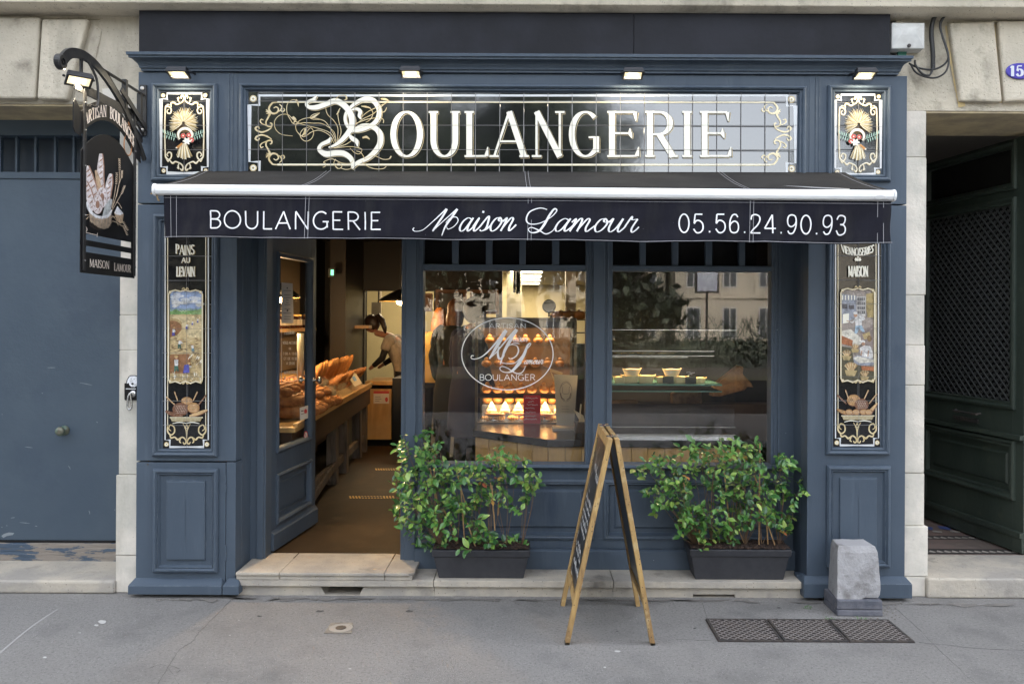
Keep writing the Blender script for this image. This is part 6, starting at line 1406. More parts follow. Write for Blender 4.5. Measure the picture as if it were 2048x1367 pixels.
# ================================================================ across the street (seen in the glass and the glazed tiles)
FAR = mat("far_limestone", (.44, .385, .30), .9, col2=(.34, .30, .235), scale=.25, world=True); FWIN = mat("far_window", (.05, .055, .06), .2); FFR = mat("far_frame", (.42, .42, .40), .5); ROOF = mat("zinc_roof", (.16, .17, .19), .5)
def far_house(label, x0, x1, y, h, fl_, seed, roof=True):
    t = thing("stone_house", label, "house", ((x0 + x1) / 2, y, 0), "houses across the square")
    m = MB(); m.box(x0, x1, y - 10, y, 0, h); m.build("wall", FAR, t)
    m = MB(); m.box(x0, x1, y, y + .25, h - .5, h); 
    for k in range(1, fl_): m.box(x0, x1, y, y + .12, h * k / fl_, h * k / fl_ + .2)
    m.build("cornice", FAR, t)
    if roof: m = MB(); m.prism([(x0, y - 10, h), (x0, y + .2, h), (x0, y - 1.6, h + 1.6), (x0, y - 8, h + 1.6)], [(x1, y - 10, h), (x1, y + .2, h), (x1, y - 1.6, h + 1.6), (x1, y - 8, h + 1.6)]); m.build("roof", ROOF, t)
    n = max(1, int((x1 - x0) / 2.7)); 
    for k in range(fl_):
        for i in range(n):
            cx0 = x0 + (i + .5) * (x1 - x0) / n; z0 = h * k / fl_ + (.9 if k else .2); z1 = h * (k + 1) / fl_ - .7
            m = MB(); m.box(cx0 - .6, cx0 + .6, y, y + .06, z0, z1); wo = m.build("window", FFR, t)
            m = MB(); m.box(cx0 - .5, cx0 - .04, y + .061, y + .07, z0 + .1, z1 - .1); m.box(cx0 + .04, cx0 + .5, y + .061, y + .07, z0 + .1, z1 - .1); m.build("pane", FWIN, wo)
far_house("pale three storey stone house straight across the square", 12, 30, -62, 10.5, 3, 1); far_house("long low stone house beyond the trees left of centre", -40, 11.5, -64, 9.5, 3, 2); far_house("narrow grey stone house at the far right of the square", 30.5, 50, -60, 11.5, 3, 3)
CRN = mat("tree_leaf", (.05, .09, .025), .6, isl=[(0, (.016, .024, .014)), (.5, (.032, .045, .026)), (1, (.07, .085, .045))]); BARK = mat("tree_bark", (.07, .055, .04), .9, col2=(.04, .03, .025), scale=6, bump=.5, bscale=12)
def crown_mesh(seed, R, n=6500, ls=.17):
    r = random.Random(seed); m = MB(); blobs = [Vector((r.gauss(0, .45) * R, r.gauss(0, .45) * R, r.uniform(-1.0, 1.15) * R)) for _ in range(30)]
    for i in range(n):
        b = r.choice(blobs); p = b + Vector((r.gauss(0, 1), r.gauss(0, 1), r.gauss(0, 1))) * R * .22
        a = Vector((r.uniform(-1, 1), r.uniform(-1, 1), r.uniform(-1, 1))).normalized() * ls * r.uniform(.6, 1.3); b2 = a.cross(Vector((r.uniform(-1, 1), r.uniform(-1, 1), r.uniform(-1, 1)))).normalized() * ls * .6
        m.add([p - a, p + b2, p + a, p - b2], [(0, 1, 2, 3)])
    return m
def tree(label, x, y, th, R, seed, cz_):
    t = thing("street_tree", label, "tree", (x, y, 0), "trees on the square"); r = random.Random(seed)
    m = MB(); m.tube([(x, y, -.1), (x + r.uniform(-.1, .1), y, th * .5), (x + r.uniform(-.2, .2), y, th), (x + r.uniform(-.3, .3), y, cz_ + R * .4)], [.26, .2, .16, .05], 10)
    for i in range(6):
        a = r.uniform(0, 6.28); m.tube([(x, y, th * r.uniform(.85, 1.1)), (x + R * .35 * cos(a), y + R * .35 * sin(a), cz_ - R * .1), (x + R * .75 * cos(a), y + R * .75 * sin(a), cz_ + R * r.uniform(0, .5))], [.1, .06, .02], 6)
    m.build("trunk", BARK, t, smooth=True); c = crown_mesh(seed, R); c.v = [v + Vector((x, y, cz_)) for v in c.v]; c.build("crown", CRN, t, recalc=False)
for i, (x, y, th, R, cz_, lb) in enumerate(((-5.4, -17.5, 2.4, 2.7, 5.0, "tall street tree leftmost of the row across the road"), (-2.4, -19.5, 2.6, 2.6, 5.3, "dark leafy street tree opposite the shop door"), (.1, -17.8, 2.6, 2.4, 5.6, "street tree opposite the first shop window"), (-9.0, -20.5, 2.4, 3.0, 5.0, "broad street tree far left across the road"), (2.9, -20.5, 1.6, 1.35, 3.0, "small round tree reflected at the left of the second window"))):
    tr_ = tree(lb, x, y, th, R, 40 + i, cz_)
src_ = [o for o in bpy.data.objects if o.name == 'street_tree'][0]  # copies added out of view on both sides to block light from the horizon
for i, (x, y, lb) in enumerate(((-13.5, -18, 'first unseen tree added on the left to cut low sky light'), (-17.5, -16, 'second unseen tree added on the left to cut low sky light'), (12.5, -17.5, 'first unseen tree added on the right to cut low sky light'), (15.5, -18.5, 'second unseen tree added on the right to cut low sky light'), (17, -16, 'third unseen tree added on the right to cut low sky light'), (21, -14.5, 'fourth unseen tree added on the right to cut low sky light'), (-21, -14.5, 'third unseen tree added on the left to cut low sky light'))):
    c_ = copy_tree(src_, loc=(x, y, 0), rz=i * 1.3); c_['label'] = lb; c_.scale = (1.25, 1.25, 1.35)
m = MB(); r = random.Random(77)
for i in range(2600):
    x, y = r.uniform(-14, 14), r.uniform(-21, -19.4); hgt = r.uniform(.4, 1.7) * (1.15 if x > 2 else .9); an = r.uniform(-.5, .5); l = r.uniform(.3, .8)
    m.add([(x - .02, y, hgt - l * .6), (x + .02, y, hgt - l * .6), (x + an * .5 + .012, y + r.uniform(-.2, .2), hgt)], [(0, 1, 2)])
for i in range(5000):
    p = Vector((r.uniform(-14, 14), r.uniform(-21.5, -19.3), r.random() ** .7 * 1.1)); a = Vector((r.uniform(-1, 1), r.uniform(-1, 1), r.uniform(-1, 1))).normalized() * .1; b2 = a.cross(Vector((.3, .2, 1))).normalized() * .06; m.add([p - a, p + b2, p + a, p - b2], [(0, 1, 2, 3)])
hd = m.build("hedge", CRN, recalc=False, loc=(0, -20, 0)); hd['label'] = "planted bed of dark strappy shrubs across the road"; hd['category'] = "hedge"; hd['kind'] = 'stuff'
m = MB(); m.box(-15, 15, -19.25, -19.05, -.13, .22); hw = m.build("garden_wall", mat("dark_kerb_stone", (.10, .095, .085), .9)); tag(hw, "low stone kerb wall in front of the planted bed", "wall")
ps = thing("street_sign", "small framed white notice board on a post across the road", "sign", (5.2, -18.6, 0))
m = MB(); m.tube([(5.2, -18.6, -.1), (5.2, -18.6, 2.5)], .035, 8); m.build("pole", IRON, ps); m = MB(); m.box(4.85, 5.55, -18.63, -18.57, 2.45, 3.35); m.build("board_frame", IRON, ps)
m = MB(); m.box(4.91, 5.49, -18.568, -18.56, 2.51, 3.29); m.build("board_face", mat("notice_face", (.62, .66, .72), .5, col2=(.4, .42, .5), scale=4), ps)
# ================================================================ the room behind the glass
FZ = zstep      # floor level
room = thing("shop_room", "dark walled shop interior with a lit pale back room seen through door and window", "room", (0, 3, FZ))
m = MB(); m.box(wx(846), wx(1172), WY + .085, WY + .10, gz1 + .01, 2.95); m.box(wx(1225), wx(1520), WY + .085, WY + .10, gz1 + .01, 2.95); m.build("transom_blackout", DARKIN, room)  # near-black sheets added so the transom panes look dark
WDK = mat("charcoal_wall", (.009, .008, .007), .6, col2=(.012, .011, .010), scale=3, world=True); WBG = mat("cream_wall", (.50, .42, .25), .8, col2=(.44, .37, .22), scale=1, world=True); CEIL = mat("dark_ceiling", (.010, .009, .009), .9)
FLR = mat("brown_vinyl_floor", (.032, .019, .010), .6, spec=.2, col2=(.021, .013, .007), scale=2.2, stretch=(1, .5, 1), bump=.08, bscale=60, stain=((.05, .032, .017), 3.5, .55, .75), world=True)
RX0, RX1, RY, BY = -2.62, 2.2, 5.6, 12.5
m = MB(); m.box(-2.3, RX1, WY + .02, .62, FZ - .06, FZ - .0005); m.box(RX0, RX1, .62, BY, FZ - .06, FZ - .0005); m.build("floor", FLR, room)
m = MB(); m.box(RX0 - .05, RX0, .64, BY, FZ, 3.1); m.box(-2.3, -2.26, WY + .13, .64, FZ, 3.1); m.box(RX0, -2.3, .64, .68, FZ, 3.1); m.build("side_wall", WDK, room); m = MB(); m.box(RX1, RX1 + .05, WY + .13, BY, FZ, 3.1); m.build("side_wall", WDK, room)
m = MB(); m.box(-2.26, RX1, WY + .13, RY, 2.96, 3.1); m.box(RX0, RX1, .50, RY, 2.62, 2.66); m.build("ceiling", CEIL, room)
# dividing wall at RY with openings; px->x at that plane
def rx(px, Y=RY): return (px - CX) * (CAMD + Y) / F
def rz(py, Y=RY): return CAMH - (py - HY) * (CAMD + Y) / F
m = MB()
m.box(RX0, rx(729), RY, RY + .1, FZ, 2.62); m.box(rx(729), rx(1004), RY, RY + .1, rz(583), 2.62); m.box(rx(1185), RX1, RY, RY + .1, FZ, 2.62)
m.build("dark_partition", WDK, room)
m = MB(); m.box(rx(660, 4.6), rx(731, RY) - .03, 4.6, RY, FZ, 2.62); m.build("dark_column", mat("dark_panel", (.030, .026, .022), .45), room)
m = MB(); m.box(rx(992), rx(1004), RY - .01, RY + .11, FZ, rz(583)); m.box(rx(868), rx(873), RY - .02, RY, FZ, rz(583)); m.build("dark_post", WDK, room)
m = MB(); m.box(rx(1131, 5.0), rx(1152, 5.0), 5.0, 5.2, FZ, 2.62); m.build("white_column", mat("white_column", (.72, .68, .58), .5), room)
m = MB(); m.box(-2.6, rx(1004) + .0, 8.2, 8.3, FZ, 2.6); m.box(-3.2, 3.2, BY, BY + .1, FZ, 2.7); m.box(3.1, 3.2, RY + .1, BY, FZ, 2.7); m.box(-3.3, -3.2, RY + .1, BY, FZ, 2.7); m.build("back_wall", WBG, room)
m = MB(); m.box(-1.30, 3.2, RY + .1, BY, 2.38, 2.42); m.box(-3.2, -1.30, RY + .1, BY, 2.56, 2.60); m.build("back_ceiling", mat("cream_ceiling", (.6, .54, .40), .8), room)
m = MB(); m.box(rx(1004), rx(1042, 7), 7.6, 7.7, FZ, 2.42); m.build("steel_cupboard", mat("steel_cupboard", (.30, .27, .2), .35, .5), room)
PAN = mat("ceiling_panel_light", (1, 1, 1), .5, emit=(1.0, .87, .60), estr=1.6)
for i, y in enumerate((6.3, 7.6, 8.9, 10.2, 11.5)):
    t = thing("ceiling_light", ("nearest", "second", "third", "fourth", "farthest")[i] + " glowing ceiling panel in the back room", "ceiling light", (-.06, y, 2.36), "glowing panels in the back room ceiling")
    m = MB(); x0 = rx(1050, 7) * 0 + .0; m.box(-.32, .20, y - .28, y + .28, 2.366, 2.379); m.build("panel_frame", ALU, t); m = MB(); m.box(-.30, .18, y - .26, y + .26, 2.359, 2.365); m.build("diffuser", PAN, t)
    la = bpy.data.lights.new("panel_glow", 'AREA'); la.size = .45; la.energy = 4.4; la.color = (1, .84, .55); lo_ = bpy.data.objects.new("panel_glow", la); COL.objects.link(lo_); lo_.parent = t; lo_.location = (0, 0, -.02)
la = bpy.data.lights.new("panel_glow", 'AREA'); la.size = .55; la.energy = 3; la.color = (1, .80, .48); lo_ = bpy.data.objects.new("panel_glow", la); COL.objects.link(lo_)
tl = thing("ceiling_light", "ceiling panel over the kitchen passage seen through the door", "ceiling light", (-1.7, 7.0, 2.54), "glowing panels in the back room ceiling"); m = MB(); m.box(-2.0, -1.4, 6.75, 7.25, 2.538, 2.558); m.build("diffuser", PAN, tl); lo_.parent = tl; lo_.location = (0, 0, -.02)
vd = MB(); vd.box(rx(1026, 6.4), rx(1041, 6.4), 6.4, 6.8, rz(572, 6.4), 2.54); vd.box(rx(1032, 6.0), rx(1040, 6.0), 6.0, 6.1, rz(587, 6.0), 2.54); vd.box(rx(1026, 5.8), rx(1031, 5.8), 5.8, 5.9, rz(585, 5.8), 2.54)
o = vd.build("vent_duct", mat("duct_black", (.012, .012, .012), .5), bevel=.003); tag(o, "black stepped duct hanging beside the back room ceiling panels", "duct")
# wooden framed black menu boards on the dividing wall
FRM = mat("brown_wood_frame", (.22, .10, .04), .5, col2=(.15, .07, .03), scale=6, stretch=(1, 1, 5)); SLB = mat("menu_slate", (.012, .012, .011), .5)
for nm, a, b, c_, d_, yy in (("brown framed black menu board nearest the door post", 872, 934, 580, 628, RY - .05), ("brown framed black menu board behind the circular window lettering", 940, 998, 580, 628, RY - .05), ("small brown framed panel at the left edge of the first window", 838, 866, 588, 624, RY - .08)):
    t = thing("menu_board", nm, "menu board", (rx((a + b) / 2), yy, rz(d_)), "menu boards on the shop wall"); m = MB(); x0, x1, z0, z1 = rx(a), rx(b), rz(d_), rz(c_)
    m.mould(x0, x1, z0, z1, yy, [(0, -.03), (0, .02), (.03, .02), (.045, .0)]); m.build("frame", FRM, t); m = MB(); m.box(x0 + .03, x1 - .03, yy, yy + .02, z0 + .03, z1 - .03); m.build("slate", SLB if b > 880 else FRM, t)
# cream panel between posts below the boards
# ---------------------------------------------------------------- pendant lamps
WARM = mat("bulb_glow", (1, .8, .5), .4, emit=(1.0, .66, .30), estr=9); GOLDL = mat("gold_leaf_inside", (.75, .48, .14), .35, .7, bump=.4, bscale=30)
def pendant(label, x, y, z, r, e, cord=True):
    t = thing("pendant_lamp", label, "pendant lamp", (x, y, z), "black and gold pendant lamps"); n = 28
    m = MB(); m.lathe([(.02, .13), (.04, .12), (r * .5, .085), (r * .85, .035), (r, 0), (r - .004, 0), (r * .84, .030), (r * .5, .078), (.03, .10)], (x, y, z), n); m.build("shade", mat("shade_black", (.012, .011, .010), .4) if "shade_black" not in MATS else MATS["shade_black"], t, smooth=True)
    m = MB(); m.lathe([(r - .008, .0015), (r * .83, .026), (r * .5, .072), (.034, .094)], (x, y, z), n)
    me_f = m.f; m.f = m.f[:-2]; m.mi = m.mi[:-2]; m.build("shade_lining", GOLDL, t, smooth=True)
    m = MB(); m.ell((x, y, z + .01), (.042, .042, .048), 14, 10); m.build("bulb", WARM, t, smooth=True); m = MB(); m.tube([(x, y, z + .12), (x, y, 2.62)], .004, 5); m.lathe([(.018, .055), (.018, .13)], (x, y, z), 10); m.build("cord", CAB, t)
    la = bpy.data.lights.new("bulb_light", 'POINT'); la.energy = e * .17; la.shadow_soft_size = .05; la.color = (1, .66, .34); o = bpy.data.objects.new("bulb_light", la); COL.objects.link(o); o.parent = t; o.location = (0, 0, -.07)
def rp(px, py, Y): return (rx(px, Y), Y, rz(py, Y))
pendant("wide black pendant lamp with gold lining over the counter behind the doorway", *rp(800, 604, 4.0), .235, 13)
pendant("glowing pendant lamp seen through the glass of the open shop door", *rp(560, 598, 2.1), .17, 34)
# black track spotlights over the bread table; one throws its warm pool on the doorstep
for i, (x, y, z, tx, ty, tz, e, lb) in enumerate(((-1.42, 1.35, 2.50, -1.02, .12, .14, 16, "black ceiling spotlight aimed down at the doorstep"), (-1.95, 1.9, 2.50, -1.95, 1.5, .9, 9, "black ceiling spotlight over the heaped loaves behind the door glass"), (-1.9, 3.1, 2.50, -2.0, 3.0, .9, 9, "black ceiling spotlight over the standing golden loaves"))):
    t = thing("ceiling_spotlight", lb, "spotlight", (x, y, z), "track spotlights over the bread table"); d = (Vector((tx, ty, tz)) - Vector((x, y, z))).normalized(); q = d.to_track_quat('-Z', 'Y'); M = Matrix.Translation((x, y, z)) @ q.to_matrix().to_4x4()
    m = MB(M); m.lathe([(.035, -.02), (.045, -.07), (.045, -.075), (.038, -.072), (.02, -.03), (.02, .06), (.035, .06), (.04, .05), (.04, -.0), (.035, -.02)], (0, 0, 0), 16); m.build("can", CAB, t, smooth=True); m = MB(); m.tube([(x, y, z + .02), (x, y, 2.62)], .008, 6); m.build("stem", CAB, t)
    m = MB(M); m.lathe([(.030, -.045), (.030, -.043)], (0, 0, 0), 14); m.build("bulb", WARM, t)
    la = bpy.data.lights.new("spot_beam", 'SPOT'); la.energy = e; la.spot_size = radians(58); la.spot_blend = .8; la.shadow_soft_size = .04; la.color = (1, .66, .30); o = bpy.data.objects.new("spot_beam", la); COL.objects.link(o); o.parent = t; o.location = d * .085; o.rotation_euler = q.to_euler()
# ---------------------------------------------------------------- bread counter along the left
OAKY = mat("honey_oak", (.46, .28, .10), .45, col2=(.36, .21, .075), scale=4, stretch=(6, 6, .6), bump=.05, bscale=60, stain=((.54, .35, .14), 1.3, .4, .6), world=True)
DWOOD = mat("dark_brown_wood", (.055, .032, .018), .5, col2=(.035, .02, .012), scale=5, stretch=(1, .3, 1), world=True); GWOOD = mat("grey_worn_wood", (.15, .12, .095), .8, col2=(.08, .065, .05), scale=8, stretch=(3, 3, .5), bump=.3, bscale=40, world=True)
bc = thing("bread_counter", "long wooden bread table with grey legs running back along the left wall", "counter", (-1.9, 2.8, FZ))
e0, e1 = (-1.62, 1.18), (-1.80, 4.5); zt_ = .89
def cq(y, off=0): f = (y - e0[1]) / (e1[1] - e0[1]); return e0[0] + (e1[0] - e0[0]) * f - off
m = MB(); m.prismXY([(cq(.75), .75), (cq(4.5), 4.5), (cq(4.5, .72), 4.5), (cq(.75, .72), .75)], zt_ - .035, zt_); m.build("table_top", OAKY, bc, bevel=.003)
m = MB(); m.prismXY([(cq(.75, .02), .75), (cq(4.5, .02), 4.5), (cq(4.5, .10), 4.5), (cq(.75, .10), .75)], zt_ - .22, zt_ - .037); m.prismXY([(cq(.75, .16), .76), (cq(4.5, .16), 4.49), (cq(4.5, .2), 4.49), (cq(.75, .2), .76)], zt_ - .36, zt_ - .04); m.build("apron", DWOOD, bc)
for y in (.95, 2.55, 3.1, 3.95, 4.35):
    x = cq(y, .08); m = MB(); m.box(x - .045, x + .045, y - .045, y + .045, FZ, zt_ - .2); m.build("leg", GWOOD, bc, bevel=.003)
    x = cq(y, .64); m = MB(); m.box(x - .045, x + .045, y - .045, y + .045, FZ, zt_ - .04); m.build("leg", GWOOD, bc, bevel=.003)
m = MB(); m.prismXY([(cq(.9, .06), .9), (cq(4.3, .06), 4.3), (cq(4.3, .1), 4.3), (cq(.9, .1), .9)], FZ + .12, FZ + .19); m.prism([(cq(y_, .07) + dx_, y_, z_) for y_, z_, dx_ in ((2.5, .35, 0), (2.5, .29, 0), (2.5, .29, .03), (2.5, .35, .03))], [(cq(y_, .07) + dx_, y_, z_) for y_, z_, dx_ in ((1.2, .22, 0), (1.2, .16, 0), (1.2, .16, .03), (1.2, .22, .03))]); m.build("stretcher", GWOOD, bc)
# sneeze guards: tilted clear sheets with wooden lip
for i, (ya, yb_) in enumerate(((1.25, 1.95), (2.0, 2.7), (2.75, 3.35), (3.4, 4.0))):
    m = MB(); a, b = cq(ya, .02), cq(yb_, .02)
    m.add([(a, ya, zt_ + .01), (b, yb_, zt_ + .01), (b - .10, yb_, zt_ + .20), (a - .10, ya, zt_ + .20), (a - .006, ya, zt_ + .01), (b - .006, yb_, zt_ + .01), (b - .106, yb_, zt_ + .20), (a - .106, ya, zt_ + .20)], [(0, 1, 2, 3), (7, 6, 5, 4), (0, 4, 5, 1), (3, 2, 6, 7), (0, 3, 7, 4), (1, 5, 6, 2)]); m.build("guard_pane", GLASST, bc)
m = MB(); m.prismXY([(cq(.8, -.005), .8), (cq(4.5, -.005), 4.5), (cq(4.5, .02), 4.5), (cq(.8, .02), .8)], zt_ - .002, zt_ + .022); m.build("front_lip", OAKY, bc)
cr = MB(); cr.tube([(cq(2.0, .25), 2.0, zt_), (cq(2.0, .25), 2.0, zt_ + .62)], .028, 12); o = cr.build("glass_tube_post", mat("pale_tube", (.5, .47, .38), .25, .3), smooth=True); tag(o, "pale vertical tube post with two clamps standing on the bread table", "post")
CR1 = mat("bread_crust", (.42, .18, .050), .65, col2=(.26, .10, .03), scale=14, bump=.5, bscale=35, stain=((.60, .36, .14), 16, .60, .70)); CR2 = mat("dark_crust", (.19, .075, .025), .7, col2=(.10, .04, .015), scale=12, bump=.5, bscale=35, stain=((.5, .36, .22), 14, .62, .72)); CR3 = mat("golden_crust", (.56, .28, .08), .6, col2=(.42, .18, .05), scale=12, bump=.4, bscale=30)
def loaf_mesh(L, wdt, h, slashes=4, seed=0):
    r = random.Random(seed); m = MB(); n = 14; k = 12; pts = []
    def rad(v): return 1.0 + .03 * sin(v.x * 9 + seed)
    m.ell((0, 0, h * .48), (L / 2, wdt / 2, h * .52), 18, 12, fn=rad)
    for s in range(slashes):
        x = -L * .34 + L * .68 * s / max(1, slashes - 1); hz = h * (1 - (2 * x / L) ** 2) ** .5 * .52 + h * .48
        m.tube([(x - wdt * .16, -wdt * .3, hz * .93), (x, 0, hz + .002), (x + wdt * .16, wdt * .3, hz * .93)], [wdt * .03, wdt * .09, wdt * .03], 6)
    return m
def place_bread(master, label, group, spots, name="bread_loaf"):
    first = True
    for (x, y, z, rzz, ry) in spots:
        o = master if first else master.copy()
        if not first: COL.objects.link(o)
        first = False; o.location = (x, y, z); o.rotation_euler = (ry, 0, rzz) if not isinstance(ry, tuple) else (ry[0], ry[1], rzz)
        tag(o, label, "bread", group)
r = random.Random(5)
ba = loaf_mesh(.34, .13, .10, 5, 1).build("bread_loaf", CR1, loc=(0, 0, 0), smooth=True)
place_bread(ba, "slashed brown loaf heaped on the front of the bread table behind the glass door", "loaves heaped behind the door glass", [(cq(y, .15 + .17 * c + r.uniform(-.02, .02)), y, zt_ + .005 + .075 * l, r.uniform(-.5, .9), 0) for y in (1.22, 1.42, 1.62, 1.82, 2.02) for c, l in ((-.4, 0), (.6, 0), (1.6, 0), (0.1, 1), (1.1, 1), (.6, 2))])
bb = loaf_mesh(.36, .14, .12, 4, 2).build("bread_loaf", CR2, loc=(0, 0, 0), smooth=True)
place_bread(bb, "dark round crusted loaf lying between the guards on the bread table", "dark loaves on the bread table", [(cq(y, .16 + .16 * c), y, zt_ + .005 + .09 * l, r.uniform(-.3, .3) + 1.2, 0) for y in (2.3, 2.6) for c, l in ((0, 0), (1, 0), (.5, 1))])
bg = loaf_mesh(.42, .10, .085, 6, 3).build("bread_loaf", CR3, loc=(0, 0, 0), smooth=True)
place_bread(bg, "long golden loaf standing in the slanted row at the back of the bread table", "golden loaves standing in a row", [(cq(y, .26 + r.uniform(-.02, .02)), y, zt_ + .15, 0.1, (0, -1.05)) for y in [2.55 + i * .14 for i in range(13)]])
bb2 = loaf_mesh(.36, .10, .085, 5, 4).build("bread_loaf", CR1, loc=(0, 0, 0), smooth=True)
place_bread(bb2, "brown loaf in the low row in front of the golden loaves", "brown loaves in the low row", [(cq(y, .13 + r.uniform(-.02, .02)), y, zt_ + .07, 0.25 + r.uniform(-.1, .1), (0, -.7)) for y in [2.8 + i * .16 for i in range(9)]])
m = MB(); m.box(cq(2.0, .42), cq(2.0, .10), 1.78, 1.98, zt_, zt_ + .16); o = m.build("oak_crate", OAKY, bevel=.004); tag(o, "honey coloured wooden crate standing among the loaves on the bread table", "crate")
tg = thing("price_card", "blue lit label card in a frame at the far end of the bread table", "card", (cq(3.7), 3.7, zt_ + .05)); m = MB(); q = LMq = Matrix.Translation((cq(3.55, .0), 3.5, zt_ + .07)) @ Matrix.Rotation(-.55, 4, 'Y') @ Matrix.Rotation(1.5, 4, 'Z'); m.M = q; m.box(-.14, .14, -.006, 0, 0, .16); m.build("card", mat("pale_card", (.45, .36, .2), .5), tg); m = MB(q); m.box(-.06, .03, -.010, -.0065, .05, .10); m.build("blue_label", mat("blue_label", (.10, .28, .55), .5), tg)
# wall shelves with jars behind the table (left wall)
sh = thing("wall_shelf", "oak wall shelf above the bread table lined with labelled jars", "shelf", (RX0 + .16, 2.8, 1.5)); m = MB(); zsf = rz(660, 2.9); m.box(RX0, RX0 + .26, 1.0, 4.2, zsf - .035, zsf); m.build("board", OAKY, sh, bevel=.002)
m = MB(); m.box(RX0, RX0 + .24, 1.0, 4.2, zsf - .50, zsf - .47); m.build("lower_board", OAKY, sh, bevel=.002); m = MB(); m.box(RX0 + .001, RX0 + .02, .6, 4.4, zsf - .45, 2.3); m.build("back_panel", mat("brown_plaster", (.16, .12, .07), .7), sh)  # back panel is one even brown behind the jars
j = thing("jam_jar", "dark jar with a pale label and gold lid on the oak wall shelf", "jar", (RX0 + .19, 1.2, zsf), "labelled jars on the wall shelf")
m = MB(); m.lathe([(.038, 0), (.042, .01), (.042, .10), (.034, .118), (.034, .122)], (RX0 + .19, 1.2, zsf), 14); m.build("glass_body", mat("dark_jam", (.07, .018, .008), .2), j, smooth=True)
m = MB(); m.lathe([(.0425, .03), (.0428, .03), (.0428, .09), (.0425, .09)], (RX0 + .19, 1.2, zsf), 14); m.build("label_band", mat("jar_label", (.62, .54, .40), .7), j); m = MB(); m.lathe([(.037, .122), (.037, .14), (.034, .143)], (RX0 + .19, 1.2, zsf), 14); m.build("lid", GOLDL, j)
for i in range(1, 22):
    if i % 7 == 6: continue
    copy_tree(j, loc=(RX0 + .19 + r.uniform(-.01, .01), 1.2 + i * .135, zsf))
# dried bread basket etc: coffee counter at back with till
kc = thing("oak_till_counter", "small oak counter block under the hanging lamp at the end of the doorway view", "counter", (-1.75, 4.9, FZ)); yk = 4.75
m = MB(); m.box(rx(733, yk), rx(784, yk), yk, yk + .6, rz(880, yk), rz(779, yk)); m.build("front", OAKY, kc, bevel=.002); m = MB(); m.box(rx(732, yk), rx(787, yk), yk - .03, yk + .62, rz(771, yk), rz(763, yk)); m.build("worktop", OAKY, kc, bevel=.002); m = MB(); m.box(rx(735, yk), rx(785, yk), yk + .03, yk + .58, FZ, rz(763, yk) - .03); m.build("plinth", DARKIN, kc)
m = MB(); m.box(rx(788, yk), rx(830, yk), yk - .1, yk + .6, FZ, rz(756, yk)); m.build("black_cabinet", mat("black_laminate", (.012, .012, .013), .35), kc, bevel=.004)
ps2 = thing("notice_poster", "small red and white notice taped to the oak counter front", "poster", (rx(764, yk), yk - .006, rz(805, yk))); m = MB(); m.box(rx(748, yk), rx(779, yk), yk - .005, yk - .002, rz(808, yk), rz(783, yk)); m.build("paper", mat("poster_paper", (.55, .52, .47), .7), ps2)
D = Draw(lambda u, v, h: Vector((u, yk - .0055 - h, v)), lambda a, b: (rx(a, yk), rz(b, yk))); D.use(mat("poster_red", (.50, .05, .05), .6)); D.rect(748, 788, 779, 783); D.disc(774, 800, 3, 5, 8); D.use(MATS["notice_ink"]); D.rib([(751, 795), (762, 795)], .8); D.rib([(751, 799), (764, 799)], .8); D.rib([(751, 803), (760, 803)], .8); D.build("print", ps2)
# wall things behind the till (through the door)
ws = MB(); ws.box(rx(706, 5.3), rx(744, 5.3), 5.1, 5.3, rz(658, 5.3), rz(652, 5.3)); o = ws.build("small_shelf", mat("shelf_wood", (.40, .24, .12), .5)); tag(o, "short pale shelf on the dark wall left of the assistant's head", "shelf")
ws = MB(); ws.box(rx(744, 7), rx(763, 7), 6.95, 7.0, rz(640, 7), rz(606, 7)); ws.tube([(rx(760, 7), 6.98, rz(606, 7)), (rx(760, 7), 6.98, 2.5)], .03, 6); o = ws.build("wall_cabinet", mat("cabinet_grey", (.22, .19, .15), .5)); tag(o, "grey box and dark pipe on the yellow kitchen wall", "cabinet")
# floor stripes
fs = thing("floor_tape", "yellow and black distance stripe nearest the open door", "floor tape", (-.8, 2.0, FZ), "distance stripes on the shop floor")
def floorpix(px, py): x = px + ROLL * (py - 683.5); y = py - ROLL * (px - 1024); d = (CAMH - FZ) * F / (y - HY); return ((x - CX) * d / F, d - CAMD)
TY_ = mat("tape_yellow", (.55, .34, .06), .5)
def tape(t, a, b, c_, e):
    D = Draw(lambda u, v, h: Vector((u, v, FZ + h + .0005)), floorpix); D.use(TY_); n = 15
    for i in range(n):
        x0, x1 = a + (b - a) * i / n, a + (b - a) * (i + .62) / n
        D.poly([(x0, c_), (x1, c_), (x1 + 2, e), (x0 + 2, e)])
    D.use(mat("tape_black", (.02, .02, .02), .5) if "tape_black" not in MATS else MATS["tape_black"])
    for i in range(4, 11): x0 = a + (b - a) * i / n; D.poly([(x0, c_ + 1.5), (x0 + 4, c_ + 1.2), (x0 + 5, e - 1.5), (x0 + 1, e - 1.2)])
    D.build("stripe", t)
tape(fs, 698, 790, 991.5, 996.5); fs2 = thing("floor_tape", "yellow and black distance stripe farther inside the shop", "floor tape", (-.9, 3.2, FZ), "distance stripes on the shop floor"); tape(fs2, 750, 826, 936.5, 940)
# exit lamp and spotlights under the dark ceiling
ex = thing("exit_light", "small dim green and white exit light high in the dark shop", "exit light", rp(663, 547, 4.2)); m = MB(); a = rp(663, 547, 4.2); m.box(a[0] - .035, a[0] + .035, a[1] - .02, a[1] + .02, a[2] - .05, a[2] + .05); m.build("case", mat("exit_case", (.10, .11, .10), .5), ex); m = MB(); m.box(a[0] - .005, a[0] + .025, a[1] - .024, a[1] - .0205, a[2] - .03, a[2] + .03); m.build("lens", mat("exit_glow", (.1, .8, .4), .5, emit=(.2, .9, .45), estr=.3), ex)
